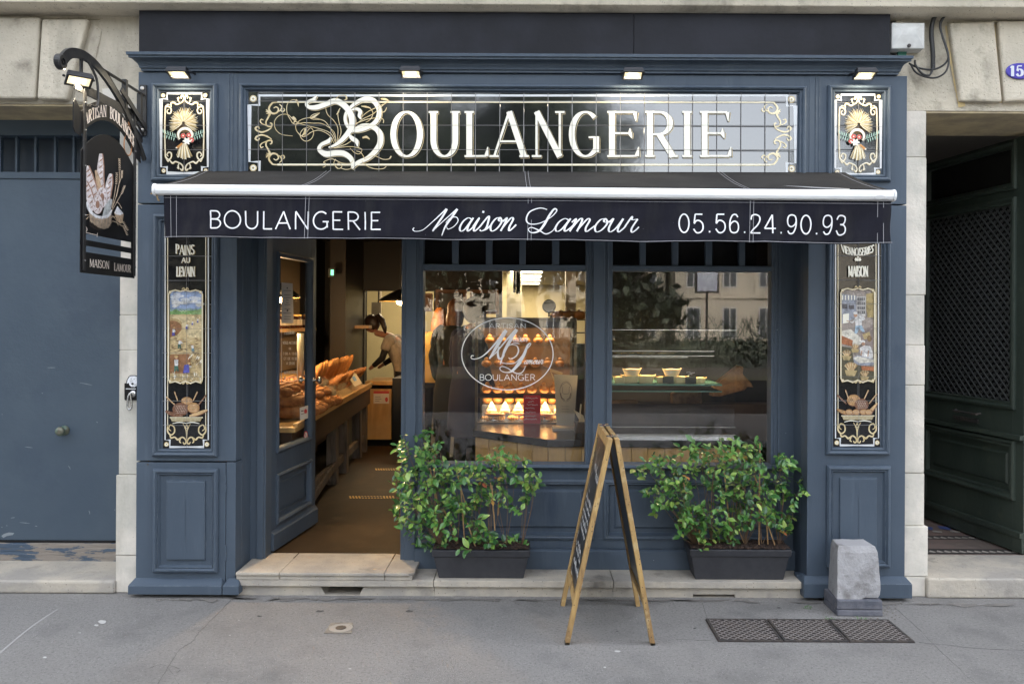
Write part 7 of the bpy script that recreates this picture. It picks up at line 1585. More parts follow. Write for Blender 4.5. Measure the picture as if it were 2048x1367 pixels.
# ---------------------------------------------------------------- window counter with black worktop
wc = thing("window_counter", "oak plank counter with a thick black worktop behind both windows", "counter", (.5, 1.0, FZ)); zc_t = .838; zc_b = zc_t - .050
poly = [(-.41, 1.08), (.12, .62), (1.43, .62), (1.43, 1.42), (-.05, 1.42), (-.41, 1.36)]
m = MB(); m.prismXY(poly, zc_b, zc_t); m.build("worktop", mat("black_worktop", (.018, .017, .017), .22, spec=.6), wc, bevel=.003)
ins = [(-.39, 1.09), (.125, .645), (1.41, .645), (1.41, 1.40), (-.04, 1.40), (-.39, 1.34)]
m = MB(); n = 5
for i in range(n):
    a = Vector((-.39, 1.09)).lerp(Vector((.125, .645)), i / n); b = Vector((-.39, 1.09)).lerp(Vector((.125, .645)), (i + 1) / n - .012); d = Vector((.02, .023)); m.prismXY([tuple(a), tuple(b), tuple(b + d), tuple(a + d)], FZ, zc_b)
x = .13
while x < 1.40: m.box(x, min(x + .108, 1.41), .645, .665, FZ, zc_b); x += .1105
m.box(-.385, -.37, 1.11, 1.34, FZ, zc_b); m.box(1.40, 1.412, .665, 1.40, FZ, zc_b); m.build("plank_front", OAKY, wc, bevel=.0015)
m = MB(); m.prismXY([(-.36, 1.12), (.14, .69), (1.39, .69), (1.39, 1.38), (-.36, 1.3)], FZ, zc_b - .002); m.build("carcass", DARKIN, wc)
# heated pastry case behind the first window
pcs = thing("pastry_case", "glowing glass pastry case standing behind the black worktop", "display case", (0, 1.75, FZ))
cx0, cx1, cy0, cy1 = -.42, .36, 1.46, 2.15
m = MB(); m.box(cx0, cx1, cy0, cy1, FZ, .82); m.build("case_base", mat("case_base", (.02, .02, .02), .4), pcs, bevel=.003)
for z in (.845, 1.06, 1.26, 1.44):
    m = MB(); m.box(cx0 + .02, cx1 - .02, cy0 + .02, cy1 - .02, z - .012, z); m.build("shelf", CHROME if z < .9 else GLASST, pcs)
m = MB()
for x in (cx0, cx1 - .02):
    for y in (cy0, cy1 - .02): m.box(x, x + .02, y, y + .02, .82, 1.62)
m.box(cx0, cx1, cy0, cy0 + .02, .822, .845); m.box(cx0, cx1, cy0, cy1, 1.62, 1.65); m.build("case_frame", mat("case_frame", (.10, .08, .06), .35, .6), pcs)
m = MB(); m.box(cx0 + .02, cx1 - .02, cy0 + .005, cy0 + .01, .85, 1.62); m.build("front_glass", GLASST, pcs)
m = MB(); m.box(cx0 + .02, cx1 - .02, cy1 - .02, cy1 - .01, .85, 1.62); m.build("case_back", mat("case_back", (.24, .12, .05), .5), pcs)
TUBE = mat("case_tube_glow", (1, .8, .5), .4, emit=(1, .62, .24), estr=2.6)
for z in (1.045, 1.60):  # the upper tube and its light are added to brighten the upper shelves
    m = MB(); m.tube([(cx0 + .05, cy0 + .06, z), (cx1 - .05, cy0 + .06, z)], .006, 6); m.build("case_lamp", TUBE, pcs)
    la = bpy.data.lights.new("case_light", 'AREA'); la.shape = 'RECTANGLE'; la.size = .7; la.size_y = .06; la.energy = .75 if z < 1.1 else .35; la.color = (1, .68, .34); o = bpy.data.objects.new("case_light", la); COL.objects.link(o); o.parent = pcs; o.location = (-.03, cy0 + .10 - 1.75, z - .02 - FZ); o.rotation_euler = (radians(25), 0, 0)
# pastries in rows
PB = mat("brioche_glaze", (.50, .23, .06), .3, col2=(.36, .13, .03), scale=10, coat=.4); PC = mat("pale_meringue", (.80, .66, .42), .5); PT = mat("choux_golden", (.62, .36, .13), .5, col2=(.45, .22, .06), scale=14)
def pastry(kind):
    m = MB()
    if kind == 'brioche': m.ell((0, 0, .028), (.040, .040, .030), 12, 8); m.ell((0, 0, .062), (.018, .018, .016), 10, 6); mt = PB
    elif kind == 'cone':
        m.lathe([(.036, 0), (.040, .018), (.034, .030)], (0, 0, 0), 14); m.lathe([(.032, .030), (.027, .045), (.018, .062), (.004, .085)], (0, 0, 0), 12); mt = PC
    elif kind == 'roll':
        for i in range(5): m.ell((-.032 + .016 * i, .006 * (i - 2) ** 2 * .5, .02), (.013, .024 - abs(i - 2) * .004, .020 - abs(i - 2) * .003), 10, 6)
        mt = PT
    else:
        m.ell((0, 0, .014), (.085, .045, .018), 16, 8); mt = PB
        for i in range(6): m.ell((-.055 + .022 * i, 0, .030), (.010, .022, .008), 8, 5)
    return m, mt
m = MB(); m.box(cx0 + .01, cx1 - .01, cy0 + .022, cy0 + .032, 1.028, 1.064); m.box(cx0 + .01, cx1 - .01, cy0 + .022, cy0 + .032, 1.57, 1.62); m.build("lamp_trim", DWOOD, pcs)
rows = (("brioche", "small round topped brioche in the upper lit rows of the pastry case", "brioches in the pastry case", [(cx0 + .08 + i * .09, y, 1.062) for i in range(8) for y in (1.56, 1.68)] ),
        ("cone", "pale peaked meringue tart in the middle lit row of the pastry case", "peaked tarts in the pastry case", [(cx0 + .12 + i * .105, 1.60, .905) for i in range(6)]),
        ("brioche", "glossy bun in the brick coloured rows at the top of the pastry case", "buns at the top of the pastry case", [(cx0 + .08 + i * .095, 1.58, 1.262) for i in range(7)] + [(cx0 + .1 + i * .095, 1.60, 1.442) for i in range(6)]),
        ("brioche", "round choux in the row behind the peaked tarts", "choux behind the peaked tarts", [(cx0 + .08 + i * .088, 1.74, .96) for i in range(8)]),
        ("roll", "curled golden pastry lying lowest at the front of the pastry case", "curled pastries at the front", [(cx0 + .09 + i * .10, 1.53, .848) for i in range(7)]),
        ("long", "flat long pastry lying behind the curled ones in the pastry case", "flat pastries in the case", [(cx0 + .15 + i * .19, 1.545 + (i % 2) * .05, .885) for i in range(4)]))
for kind, lb, gp, spots in rows:
    mb_, mt = pastry(kind); o = mb_.build("pastry", mt, loc=(0, 0, 0), smooth=True); first = True
    for x, y, z in spots:
        q = o if first else o.copy()
        if not first: COL.objects.link(q)
        first = False; q.location = (x + r.uniform(-.006, .006), y, z); q.rotation_euler = (0, 0, r.uniform(-.5, .5)); tag(q, lb, "pastry", gp)
m = MB(); m.box(cx0 + .08, cx1 - .06, 1.57, 1.64, .846, .903); m.box(cx0 + .04, cx1 - .04, 1.70, 1.79, .846, .958); m.build("riser_tray", CHROME, pcs)
# red card, menu stand, small things on the worktop
rc = thing("red_menu_card", "red card with white handwriting standing against the pastry case", "card", (rx(1066, 1.42), 1.42, zc_t)); m = MB(); m.box(rx(1048, 1.42), rx(1082, 1.42), 1.425, 1.430, zc_t + .002, rz(790, 1.42)); m.build("card", mat("red_card", (.42, .012, .025), .5), rc)
D = Draw(lambda u, v, h: Vector((u, 1.4245 - h, v)), lambda a, b: (rx(a, 1.42), rz(b, 1.42))); D.use(pc("dog_white", 0)); 
for y, a, b in ((796, 1051, 1078), (803, 1057, 1069), (809, 1054, 1077), (816, 1051, 1071), (824, 1052, 1073), (832, 1051, 1074), (838, 1049, 1076)):
    pts = []; x = a
    while x < b: pts.append((x, y + r.uniform(-1.6, 1.2))); x += 1.6
    D.rib(pts, .75, n=3)
D.build("handwriting", rc)
ms = thing("menu_stand", "tall translucent menu stand with an oval emblem and two wheat sprigs beside the red card", "menu stand", (rx(1135, 1.15), 1.15, zc_t)); ym_ = 1.12
m = MB(); a = [(rx(1109, ym_), rz(748, ym_)), (rx(1156, ym_), rz(750, ym_)), (rx(1149, ym_), zc_t + .02), (rx(1114, ym_), zc_t + .03)]; m.prismXZ(a, ym_, ym_ + .006); m.build("panel_sheet", mat("frosted_panel", (.34, .29, .21), .4), ms)
m = MB(); m.box(rx(1106, ym_), rx(1150, ym_), ym_ - .07, ym_ + .08, zc_t + .0005, zc_t + .018); m.build("base", mat("pale_base", (.34, .30, .24), .5), ms)
D = Draw(lambda u, v, h: Vector((u, ym_ - .0005 - h, v)), lambda a, b: (rx(a, ym_), rz(b, ym_))); D.use(mat("emblem_brown", (.10, .07, .06), .6)); D.rib([(1132.5 + 12 * cos(t), 782 + 20 * sin(t)) for t in [i * pi / 12 for i in range(24)]], .7, closed=True)
D.rib([(1126, 776), (1124, 770), (1129, 766), (1133, 764), (1137, 766), (1141, 770), (1139, 776), (1138, 786), (1127, 786), (1126, 776)], .7); 
for s in (1, -1):
    D.rib([(1132 + s * 2, 799), (1132 + s * 8, 794), (1132 + s * 10, 785)], 1.6)
    for b in (812, 817, 822): D.rib([(1132 - 8, b), (1132 + 7, b)], .6)
D.build("emblem", ms)
hc = thing("house_shaped_tray", "pale wooden roof shaped tray behind the menu stand", "tray", (rx(1112, 1.3), 1.3, rz(755, 1.3))); m = MB(); m.prismXZ([(rx(1099, 1.3), rz(736, 1.3)), (rx(1126, 1.3), rz(745, 1.3)), (rx(1124, 1.3), rz(750, 1.3)), (rx(1102, 1.3), rz(742, 1.3)), (rx(1112, 1.3), rz(760, 1.3)), (rx(1108, 1.3), rz(761, 1.3))], 1.28, 1.34); m.build("folded_board", OAKY, hc)
ch = thing("card_holder", "dark wooden cube holding leaflets and a pen at the right of the worktop", "card holder", (rx(1158, .95), .95, zc_t)); m = MB(); m.box(rx(1150, .95), rx(1171, .95), .92, 1.02, zc_t + .0005, zc_t + .075); m.build("cube", DWOOD, ch, bevel=.002); m = MB(); m.tube([(rx(1160, .95), .97, zc_t + .07), (rx(1163, .95), .97, zc_t + .20)], .006, 6); m.prism([(rx(1148, .95), .98, zc_t + .16), (rx(1168, .95), .98, zc_t + .12), (rx(1172, .95), .98, zc_t + .07), (rx(1166, .95), .98, zc_t + .05)], [(rx(1148, .95), .99, zc_t + .16), (rx(1168, .95), .99, zc_t + .12), (rx(1172, .95), .99, zc_t + .07), (rx(1166, .95), .99, zc_t + .05)]); m.build("leaflets", mat("leaflet", (.55, .42, .25), .6), ch)
# shelving with breads at the right of the first window
sr = thing("bread_rack", "dark rack of breads and trays below the pale back room wall", "rack", (rx(1130, 3.6), 3.6, FZ)); yr = 3.6
m = MB(); x0, x1 = rx(955, yr), rx(1185, yr)
for py in (638, 664, 688): m.box(x0 + (.0 if py > 640 else (x1 - x0) * .62), x1, yr, yr + .4, rz(py + 2, yr), rz(py, yr))
for x in (x0, rx(1100, yr), x1 - .02): m.box(x, x + .02, yr, yr + .02, FZ, rz(664 if x < rx(1100, yr) else 630, yr)); m.box(x, x + .02, yr + .38, yr + .4, FZ, rz(664, yr))
m.box(x0, x1, yr + .2, yr + .4, FZ, rz(690, yr)); m.build("frame", DWOOD, sr)
rl = loaf_mesh(.22, .11, .09, 3, 6).build("bread_loaf", CR3, loc=(0, 0, 0), smooth=True)
place_bread(rl, "golden loaf on the dark rack inside the first window", "loaves on the dark rack", [(rx(px, yr), yr + .15, rz(py, yr), r.uniform(-.4, .4), 0) for px, py in ((965, 664), (985, 664), (1010, 664), (1035, 664), (1060, 664), (1090, 664), (1115, 664), (970, 688), (1000, 688), (1030, 688), (1062, 688), (1100, 688), (1130, 688), (1122, 638), (1140, 638), (1160, 638))])
fa = thing("round_fan", "round black fan on a shelf under the back room wall", "fan", (rx(1098, 5.3), 5.3, rz(624, 5.3))); m = MB(); c = Vector((rx(1098, 5.3), 5.3, rz(612, 5.3))); m.lathe([(.07, -.03), (.085, -.02), (.085, .02), (.07, .03), (.068, .02), (.068, -.02), (.07, -.03)], c, 20, 'Y'); 
for i in range(8): an = i * pi / 4; m.tube([c, c + Vector((.07 * cos(an), 0, .07 * sin(an)))], .004, 4)
m.tube([c - Vector((0, 0, .08)), c - Vector((0, 0, .13))], .012, 6); m.build("cage", CAB, fa)
# ---------------------------------------------------------------- vitrine behind the second window
STEEL = CHROME; vt = thing("glass_vitrine", "low glass vitrine with steel edges on the counter behind the second window", "display case", (1.0, .95, zc_t)); va, vb = rx(1180, .72), rx(1469, .72); yv0, yv1 = .70, 1.30; zv1 = rz(659, .72)
m = MB(); m.box(va, vb, yv0, yv0 + .006, zc_t + .03, zv1); m.build("front_glass", GLASST, vt); m = MB(); m.box(vb - .006, vb, yv0 + .007, yv1, zc_t + .03, zv1); m.build("side_glass", GLASST, vt)
m = MB(); m.box(va, vb, yv0, yv1, zv1 + .0005, zv1 + .007); m.build("top_glass", GLASST, vt); zsA, zsB = rz(766, .75), rz(708, .75)
EDGEG = mat("green_glass_edge", (.10, .22, .18), .15)
m = MB(); m.box(va, rx(1445, .75), .75, 1.2, zsA - .012, zsA); m.box(va, rx(1445, .75), .75, 1.2, zsA - .055, zsA - .047); m.build("lower_shelf", EDGEG, vt); m = MB(); m.box(va, rx(1425, .75), .78, 1.15, zsB - .008, zsB); m.build("upper_shelf", GLASST, vt)
m = MB()
for z in (zv1 + .003, zsB - .004, zsB + .028): m.box(va, rx(1425 if z < zv1 else 1468, .75), yv0 - .004, yv0 - .0005, z - .0025, z + .0025)
m.box(va, rx(1470, .72), yv0 - .006, yv0 - .0005, zc_t + .022, zc_t + .029); m.box(va, rx(1470, .72), yv0 - .006, yv0 - .0005, zc_t + .075, zc_t + .079); m.box(va, vb, yv0, yv1, zc_t + .0005, zc_t + .02); m.build("steel_trim", STEEL, vt)
la = bpy.data.lights.new("vitrine_light", 'AREA'); la.shape = 'RECTANGLE'; la.size = .8; la.size_y = .05; la.energy = 1.3; la.color = (1, .72, .40); o = bpy.data.objects.new("vitrine_light", la); COL.objects.link(o); o.parent = vt; o.location = (-.12, -.02, zsB - .02 - zc_t)
m = MB(); m.box(va, rx(1385, .75), .905, .915, zsB - .026, zsB - .0085); m.build('lamp_trim', STEEL, vt)
m = MB(); m.tube([(va + .02, .93, zsB - .016), (rx(1380, .75), .93, zsB - .016)], .005, 6); m.build("vitrine_lamp", TUBE, vt)
CASEP = mat("pale_paper_case", (.74, .62, .36), .6); FILL = mat("cake_top", (.70, .45, .14), .5)
def boat(x, y, z, s, lb):
    t = thing("paper_case_cake", lb, "cake", (x, y, z), "cakes in paper cases in the vitrine"); m = MB(); n = 24; a = [(x + (.040 * s) * cos(2 * pi * i / n), y + .026 * cos(0) * s * sin(2 * pi * i / n), z) for i in range(n)]
    b = [(x + .062 * s * cos(2 * pi * i / n), y + .040 * s * sin(2 * pi * i / n), z + (.040 + .010 * abs(cos(2 * pi * i / n)) ** 6 + .002 * (i % 2)) * s) for i in range(n)]
    m.add(a + b, [(i, (i + 1) % n, n + (i + 1) % n, n + i) for i in range(n)] + [tuple(range(n - 1, -1, -1))]); m.build("paper_case", CASEP, t); m = MB(); m.ell((x, y, z + .036 * s), (.056 * s, .036 * s, .012), 14, 6); m.build("cake", FILL, t, smooth=True)
for px, py, s, lb in ((1241, 752, .9, "leftmost paper case cake on the lower vitrine shelf"), (1262, 752, 1.15, "paper case cake directly under the upper left one"), (1292, 752, 1.15, "third paper case cake of the lower vitrine row"), (1264, 740, 1.1, "paper case cake stacked on the left group"), (1326, 752, .9, "paper case cake left of the black price tag"), (1344, 741, 1.1, "paper case cake stacked on the right group above a black tag"), (1361, 752, 1.0, "paper case cake between the two black price tags"), (1400, 752, .8, "rightmost paper case cake in the vitrine")):
    a = rp(px, py, .86); boat(a[0], .86, zsA + (.047 if py < 745 else .001), s, lb)
for px, lb in ((1337, "black price tag with white writing under the stacked cake"), (1382, "black price tag with faint writing at the right of the cakes")):
    t = thing("price_tag", lb, "price tag", (rx(px, .8), .8, zsA), "black price tags in the vitrine"); m = MB(); m.box(rx(px - 11, .8), rx(px + 11, .8), .80, .803, zsA + .001, zsA + .048); m.build("tag_face", SLB, t); D = Draw(lambda u, v, h: Vector((u, .7995 - h, v)), lambda a, b: (rx(a, .8), rz(b, .8))); D.use(pc("dog_white", 0)); D.rib([(px - 9, 743), (px - 4, 742), (px + 2, 743.5), (px + 8, 743)], .8); D.rib([(px - 6, 747), (px, 746), (px + 3, 747)], .7); D.build("writing", t)
KRAFT = mat("kraft_paper", (.26, .15, .065), .75, col2=(.13, .07, .03), scale=9, thr=(.4, .6), bump=1.0, bscale=12)
def bag(lb, pts, y, th):
    m = MB(); q = [(rx(a, y), rz(b, y)) for a, b in pts]; m.prismXZ(q, y, y + th); o = m.build("paper_bag", KRAFT, bevel=.006); tag(o, lb, "paper bag", "kraft paper bags behind the vitrine"); return o
bag("tall crumpled kraft paper bag leaning at the right end of the vitrine", [(1424, 790), (1430, 768), (1452, 750), (1480, 728), (1488, 733), (1486, 745), (1504, 764), (1508, 772), (1496, 771), (1490, 778), (1462, 785), (1440, 791)], 1.33, .1); bag("wide kraft paper bag lying under the vitrine shelf", [(1345, 806), (1346, 786), (1376, 776), (1384, 766), (1402, 770), (1406, 806)], 1.32, .1)
bag("small brown paper roll at the lower left of the vitrine", [(1218, 806), (1218, 800), (1272, 799), (1278, 801), (1276, 806)], 1.25, .05); m = MB(); m.box(-.0, 2.1, 1.43, 1.47, FZ, zc_t + .12) if False else m.box(.60, 2.1, 1.50, 1.56, FZ, 2.62); m.build("added_dark_sheet", WDK, room)  # dark sheet added to keep the space behind the second window dim
bst = MB(); bst.box(.58, 2.0, 1.30, 1.48, zc_t - .1, rz(806, 1.3)); o = bst.build("back_shelf", DWOOD, bevel=.003); tag(o, "dark ledge carrying the kraft bags behind the vitrine", "shelf")
# ---------------------------------------------------------------- lettering on the first window
wl = thing("window_lettering", "white oval window lettering ARTISAN Maison Lamour BOULANGER on the first pane", "window lettering", P(1014, 780, WY + .03))
D = Draw(lambda u, v, h: Vector((u, WY + .0345 - h, v)), lambda a, b: XZ(a, b, WY + .03)); D.use(mat("white_vinyl", (.80, .80, .82), .6)); n = 72
D.rib([(1015 + 91.5 * cos(2 * pi * i / n), 707.5 + 72 * sin(2 * pi * i / n)) for i in range(n)], 1.9, closed=True, n=1)
text(D, "ARTISAN", 978, 1052, 656.5, 9.5, 1, 1, mono=.75, gap=.1); text(D, "BOULANGER", 959, 1071, 760.5, 12, 1, 1, mono=1.25, gap=.08)
D.conv = lambda a, b: XZ(820 + a / 5.063, 470 + b / 5.063, WY + .03)
D.rib([(648, 1222), (625, 1222), (620, 1245), (655, 1255), (720, 1235), (790, 1180), (880, 1080), (950, 990), (975, 962)], [9, 9, 7, 8, 10, 14, 20, 28, 34]); D.rib([(975, 965), (920, 1060), (860, 1160), (805, 1252)], [34, 32, 30, 14])
D.rib([(805, 1252), (880, 1180), (980, 1060), (1080, 955)], [7, 10, 16, 34]); D.rib([(1082, 955), (1020, 1060), (960, 1170), (915, 1308)], [34, 34, 28, 8])
D.rib([(905, 1130), (890, 1190), (905, 1250), (950, 1225), (960, 1150), (1020, 1110), (1080, 1120), (1100, 1170), (1075, 1225), (1020, 1255), (1000, 1240)], [12, 22, 22, 12, 7, 7, 10, 16, 14, 8, 7])
D.rib([(960, 1175), (990, 1130), (1050, 1095), (1110, 1100)], [8, 7, 7, 9]); D.rib([(925, 1290), (980, 1300), (1060, 1295), (1120, 1240), (1180, 1160), (1222, 1110), (1215, 1095), (1190, 1120), (1160, 1200), (1120, 1270), (1070, 1340), (1020, 1385)], [7, 8, 8, 8, 8, 9, 12, 20, 30, 34, 28, 14])
D.conv = lambda a, b: XZ(820 + a / 5.389, 720 + b / 5.388, WY + .03)
D.rib([(1195, 20), (1140, 80), (1100, 120), (1040, 132), (985, 115), (970, 85), (1000, 68), (1060, 90), (1110, 125), (1165, 145), (1215, 125), (1248, 62)], [30, 28, 20, 10, 8, 9, 8, 9, 12, 12, 9, 6])
D.conv = lambda a, b: XZ(820 + a / 5.063, 470 + b / 5.063, WY + .03)
script(D, "aison", 1045, 1195, 1078, 38, 8, 4); script(D, "amour", 1160, 1350, 1305, 40, 8, 4); D.build("lettering", wl)
# ================================================================ people inside the shop
SKIN = mat("skin", (.42, .20, .12), .5, col2=(.36, .16, .10), scale=12); 
def skin_obj(name, chains, mt, parent, sub=2):
    """chains: list of [(point, radius)...]; chains starting at an existing point join it"""
    vs = []; es = []; rs = []; idx = {}
    for ch in chains:
        prev = None
        for p, r_ in ch:
            k = tuple(round(c, 4) for c in p)
            if k not in idx: idx[k] = len(vs); vs.append(Vector(p)); rs.append(r_)
            i = idx[k]
            if prev is not None and prev != i: es.append((prev, i))
            prev = i
    me = bpy.data.meshes.new(name); off = rootloc(parent); me.from_pydata([v - off for v in vs], es, []); me.materials.append(mt)
    o = bpy.data.objects.new(name, me); COL.objects.link(o); o.parent = parent
    s = o.modifiers.new("skin", 'SKIN'); s.use_smooth_shade = True
    for i, sv in enumerate(me.skin_vertices[0].data): sv.radius = (rs[i], rs[i]); sv.use_root = (i == 0)
    d = o.modifiers.new("sub", 'SUBSURF'); d.levels = sub; d.render_levels = sub
    return o
def person(label, X, Y, facing, H, pose, top, bottom, hair, long_hair=True, coat=False, extra=None, group=None):
    """facing: angle of the chest direction; body-local axes: f forward, s to the person's left"""
    t = thing("person", label, "person", (X, Y, FZ), group); f = Vector((cos(facing), sin(facing), 0)); s = Vector((-sin(facing), cos(facing), 0)); k = H / 1.70; lean = pose.get('lean', 0.0); base = Vector((X, Y, FZ))
    def B(a, b, z): # forward, left, height (with lean above the hips)
        if z > .92: a += (z - .92) * sin(lean); z = .92 + (z - .92) * cos(lean)
        return base + (f * a + s * b) * k + Vector((0, 0, z * k))
    pel, wai, che, nk, hd = B(0, 0, .95), B(.0, 0, 1.08), B(.0, 0, 1.28), B(.0, 0, 1.44), B(.02 + pose.get('nod', 0) * .4, 0, 1.50)
    R = lambda v: v * k
    body = [[(pel, R(.125)), (wai, R(.115)), (che, R(.125)), (nk, R(.052)), (hd, R(.05))]]
    arms = []; hands = []
    for sg, (el, ha) in ((1, pose.get('left', ((.02, .26, 1.10), (.10, .26, .86)))), (-1, pose.get('right', ((.02, -.26, 1.10), (.10, -.26, .86))))):
        sh_, e_, h_ = B(0, sg * .175, 1.38), B(*el), B(*ha); body.append([(che, R(.125)), (sh_, R(.058)), (e_, R(.042)), (h_, R(.027))]); arms.append([(sh_, R(.072)), (sh_.lerp(e_, .55), R(.060)), (e_, R(.052)), (e_.lerp(h_, .9), R(.038))])
        d = (h_ - e_).normalized(); sd = d.cross(Vector((0, 0, 1))); sd = sd.normalized() if sd.length > .2 else s; palm = h_ + d * .05 * k; body[-1].append((palm, R(.026))); body[-1].append((palm + d * .035 * k, R(.022)))
        for q in range(4):
            o_ = (q - 1.5) * .017 * k; r0 = palm + d * .03 * k + sd * o_; ln = (.062, .074, .070, .052)[q] * k; cv = Vector((0, 0, -.012 * k)) + f * .008
            hands.append([(r0, R(.0085)), (r0 + d * ln * .5 + cv * .3, R(.008)), (r0 + d * ln * .9 + cv, R(.0065))])
        th = palm + sd * .024 * k * (-1 if sg > 0 else 1) - d * .01; hands.append([(th, R(.010)), (th + d * .025 * k + sd * .016 * k * (-1 if sg > 0 else 1), R(.009)), (th + d * .05 * k + sd * .020 * k * (-1 if sg > 0 else 1), R(.007))])
    legs = []
    for sg in (1, -1):
        hp, kn, an, to = B(0, sg * .09, .90), B(.02, sg * .10, .50), B(-.02, sg * .10, .08), B(.13, sg * .11, .035); body.append([(pel, R(.125)), (hp, R(.088)), (kn, R(.055)), (an, R(.036)), (to, R(.034))]); legs.append([(hp, R(.102)), (kn, R(.070)), (an, R(.062))])
    skin_obj("body", body + hands, SKIN, t)
    # head with face, ears
    hc = hd + f * (.02 + .02 * pose.get('nod', 0)) * k + Vector((0, 0, .10 * k)); nod = pose.get('nod', 0); yaw = pose.get('yaw', 0); hf = (f * cos(yaw) + s * sin(yaw)); hs = Vector((-hf.y, hf.x, 0)); up = Vector((0, 0, 1)); hf2 = (hf * cos(nod) - up * sin(nod)).normalized(); hu = hs.cross(-hf2).normalized(); hu = hu if hu.z > 0 else -hu
    Rm = Matrix((hf2, hs, hu)).transposed()
    m = MB(); m.ell(hc, (.095 * k, .076 * k, .115 * k), 20, 16, rot=Rm, fn=lambda v: 1 - .10 * max(0, -v.z) * (1 - max(0, v.x)) + .03 * max(0, v.x) * max(0, -v.z))
    L = lambda a, b, c: hc + Rm @ (Vector((a, b, c)) * k)
    m.ell(L(.098, 0, -.012), (.018 * k, .012 * k, .024 * k), 8, 6, rot=Rm); m.ell(L(.086, 0, -.055), (.012 * k, .024 * k, .008 * k), 8, 6, rot=Rm)
    for sg in (1, -1): m.ell(L(-.002, sg * .078, -.01), (.018 * k, .008 * k, .03 * k), 8, 6, rot=Rm)
    m.build("head", SKIN, t, smooth=True); m = MB()
    for sg in (1, -1): m.ell(L(.084, sg * .032, .012), (.010 * k, .013 * k, .008 * k), 8, 6, rot=Rm)
    m.build("eyes", mat("eye_dark", (.03, .02, .02), .2) if "eye_dark" not in MATS else MATS["eye_dark"], t, smooth=True)
    m = MB(); m.ell(L(-.022, 0, .026), (.106 * k, .094 * k, .122 * k), 20, 14, rot=Rm, fn=lambda v: 1 + .03 * sin(v.y * 23 + v.z * 7))
    if long_hair == 'pony': m.tube([L(-.10, 0, .07), L(-.15, 0, .06), L(-.17, .02, -.03), L(-.15, .03, -.14), L(-.12, .03, -.22)], [.03 * k, .04 * k, .045 * k, .035 * k, .008], 10)
    elif long_hair: m.ell(L(-.050, 0, -.075), (.075 * k, .098 * k, .155 * k), 16, 10, rot=Rm, fn=lambda v: 1 + .05 * sin(v.y * 19))
    m.build("hair", hair, t, smooth=True)
    # clothing lofted round the body
    def loft(rings, nm, mt, n=24, fold=.012):
        m = MB(); vs = []
        for i, (z, rw, rd) in enumerate(rings):
            c = B(0, 0, z)
            for j in range(n): an = 2 * pi * j / n; q = 1 + fold * sin(an * 5 + z * 14); vs.append(c + (f * rd * cos(an) + s * rw * sin(an)) * k * q)
        h_ = len(rings); m.add(vs, [(i * n + j, i * n + (j + 1) % n, (i + 1) * n + (j + 1) % n, (i + 1) * n + j) for i in range(h_ - 1) for j in range(n)] + [tuple(range((h_ - 1) * n, h_ * n))])
        return m
    up_ = [(1.06, .165, .125), (1.18, .180, .130), (1.30, .198, .130), (1.38, .190, .112), (1.42, .140, .090), (1.46, .068, .068)]
    m = loft(([(.50, .225, .175), (.72, .215, .165), (.92, .190, .150)] if coat else [(.86, .178, .140), (.96, .170, .132)]) + up_, "", top)
    m.build("coat" if coat else "shirt", top, t, smooth=True)
    for a in arms:
        pts = [q[0] for q in a]; rs_ = [q[1] for q in a]; pts = [che.lerp(pts[0], .75)] + pts; rs_ = [R(.085)] + rs_
        m = MB(); m.tube(catmull([tuple(q) for q in (pts[:3] if pose.get('short') else pts)], 4), [rs_[0]] * 4 + [rs_[1] * .98] * 4 + ([rs_[2] * 1.05] * 1 if pose.get('short') else [rs_[2]] * 4 + [rs_[3]] * 4 + [rs_[4]]), 14); m.build("sleeve", top, t, smooth=True)
        if pose.get('short'): m = MB(); m.tube([pts[2], pts[3], pts[4]], [rs_[2] * .82, rs_[3] * .9, rs_[4] * .9], 12); m.build("undersleeve", pose['short'], t, smooth=True)
    m = loft([(.80, .172, .135), (.90, .168, .132), (1.0, .155, .122), (1.04, .15, .118)], "", bottom)
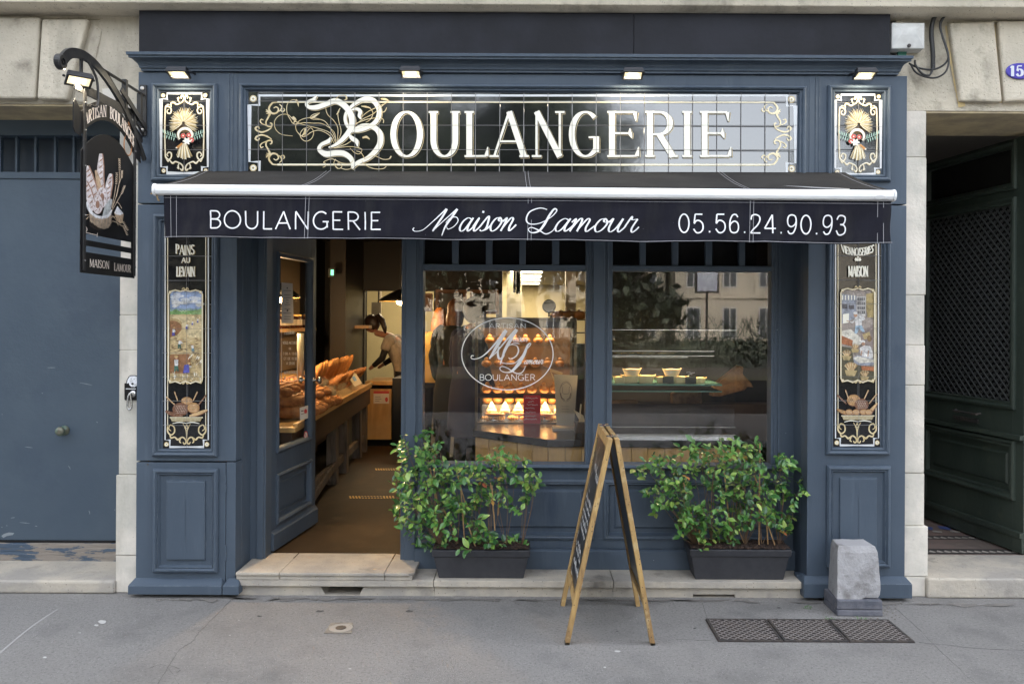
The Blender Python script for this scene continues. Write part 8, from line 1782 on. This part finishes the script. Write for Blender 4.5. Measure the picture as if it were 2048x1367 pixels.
    for l in legs: m.tube([l[0][0] + Vector((0, 0, .02)), l[0][0].lerp(l[1][0], .5), l[1][0], l[1][0].lerp(l[2][0], .5), l[2][0] - Vector((0, 0, .02))], [R(.100), R(.088), R(.072), R(.066), R(.064)], 14)
    m.build("trousers", bottom, t, smooth=True)
    m = MB()
    for sg in (1, -1): m.ell(B(.05, sg * .10, .045), (.13 * k, .048 * k, .045 * k), 14, 8, rot=Matrix((f, s, up)).transposed())
    m.build("shoes", BLKSHOE, t, smooth=True)
    return t, B
BLKSHOE = mat("black_shoe", (.015, .015, .015), .4)
HDK = mat("dark_hair", (.018, .010, .008), .45, col2=(.035, .018, .012), scale=40, stretch=(6, 6, .5)); HRD = mat("copper_hair", (.30, .10, .025), .45, col2=(.45, .19, .05), scale=30, stretch=(6, 6, .5)); HBR = mat("brown_hair", (.11, .045, .018), .5, col2=(.2, .085, .03), scale=30, stretch=(6, 6, .5))
SAND = mat("sand_shirt", (.38, .32, .26), .85, col2=(.20, .165, .13), scale=9, stretch=(1, 1, .4), bump=.4, bscale=9); NAVY = mat("navy_coat", (.012, .016, .045), .8); OLIV = mat("olive_dark_coat", (.020, .022, .016), .85); OCHR = mat("ochre_jacket", (.38, .26, .08), .85, bump=.4, bscale=9); DKTR = mat("dark_trousers", (.014, .013, .014), .85)
person("shop assistant with a dark ponytail and sand coloured T-shirt bending over beyond the doorway", -1.58, 5.48, radians(168), 1.54, dict(lean=.38, nod=.55, short=DKTR, left=((.16, .24, 1.12), (.36, .18, 1.00)), right=((.16, -.24, 1.12), (.36, -.16, 1.00))), SAND, DKTR, HDK, 'pony')
person("customer with copper hair and an ochre jacket at the left edge of the first window", rx(868, 4.2), 4.2, radians(70), 1.58, dict(nod=.25, lean=.08), OCHR, DKTR, HRD, True, group="customers waiting inside")
person("taller customer in a dark olive coat with long brown hair seen from behind", rx(906, 3.5), 3.5, radians(60), 1.66, dict(nod=.1), OLIV, DKTR, HBR, True, coat=True, group="customers waiting inside")
person("customer in a navy coat standing against the pastry case with one hand hanging down", rx(936, 2.3), 2.3, radians(35), 1.64, dict(nod=.1), NAVY, DKTR, HDK, False, coat=True, group="customers waiting inside")
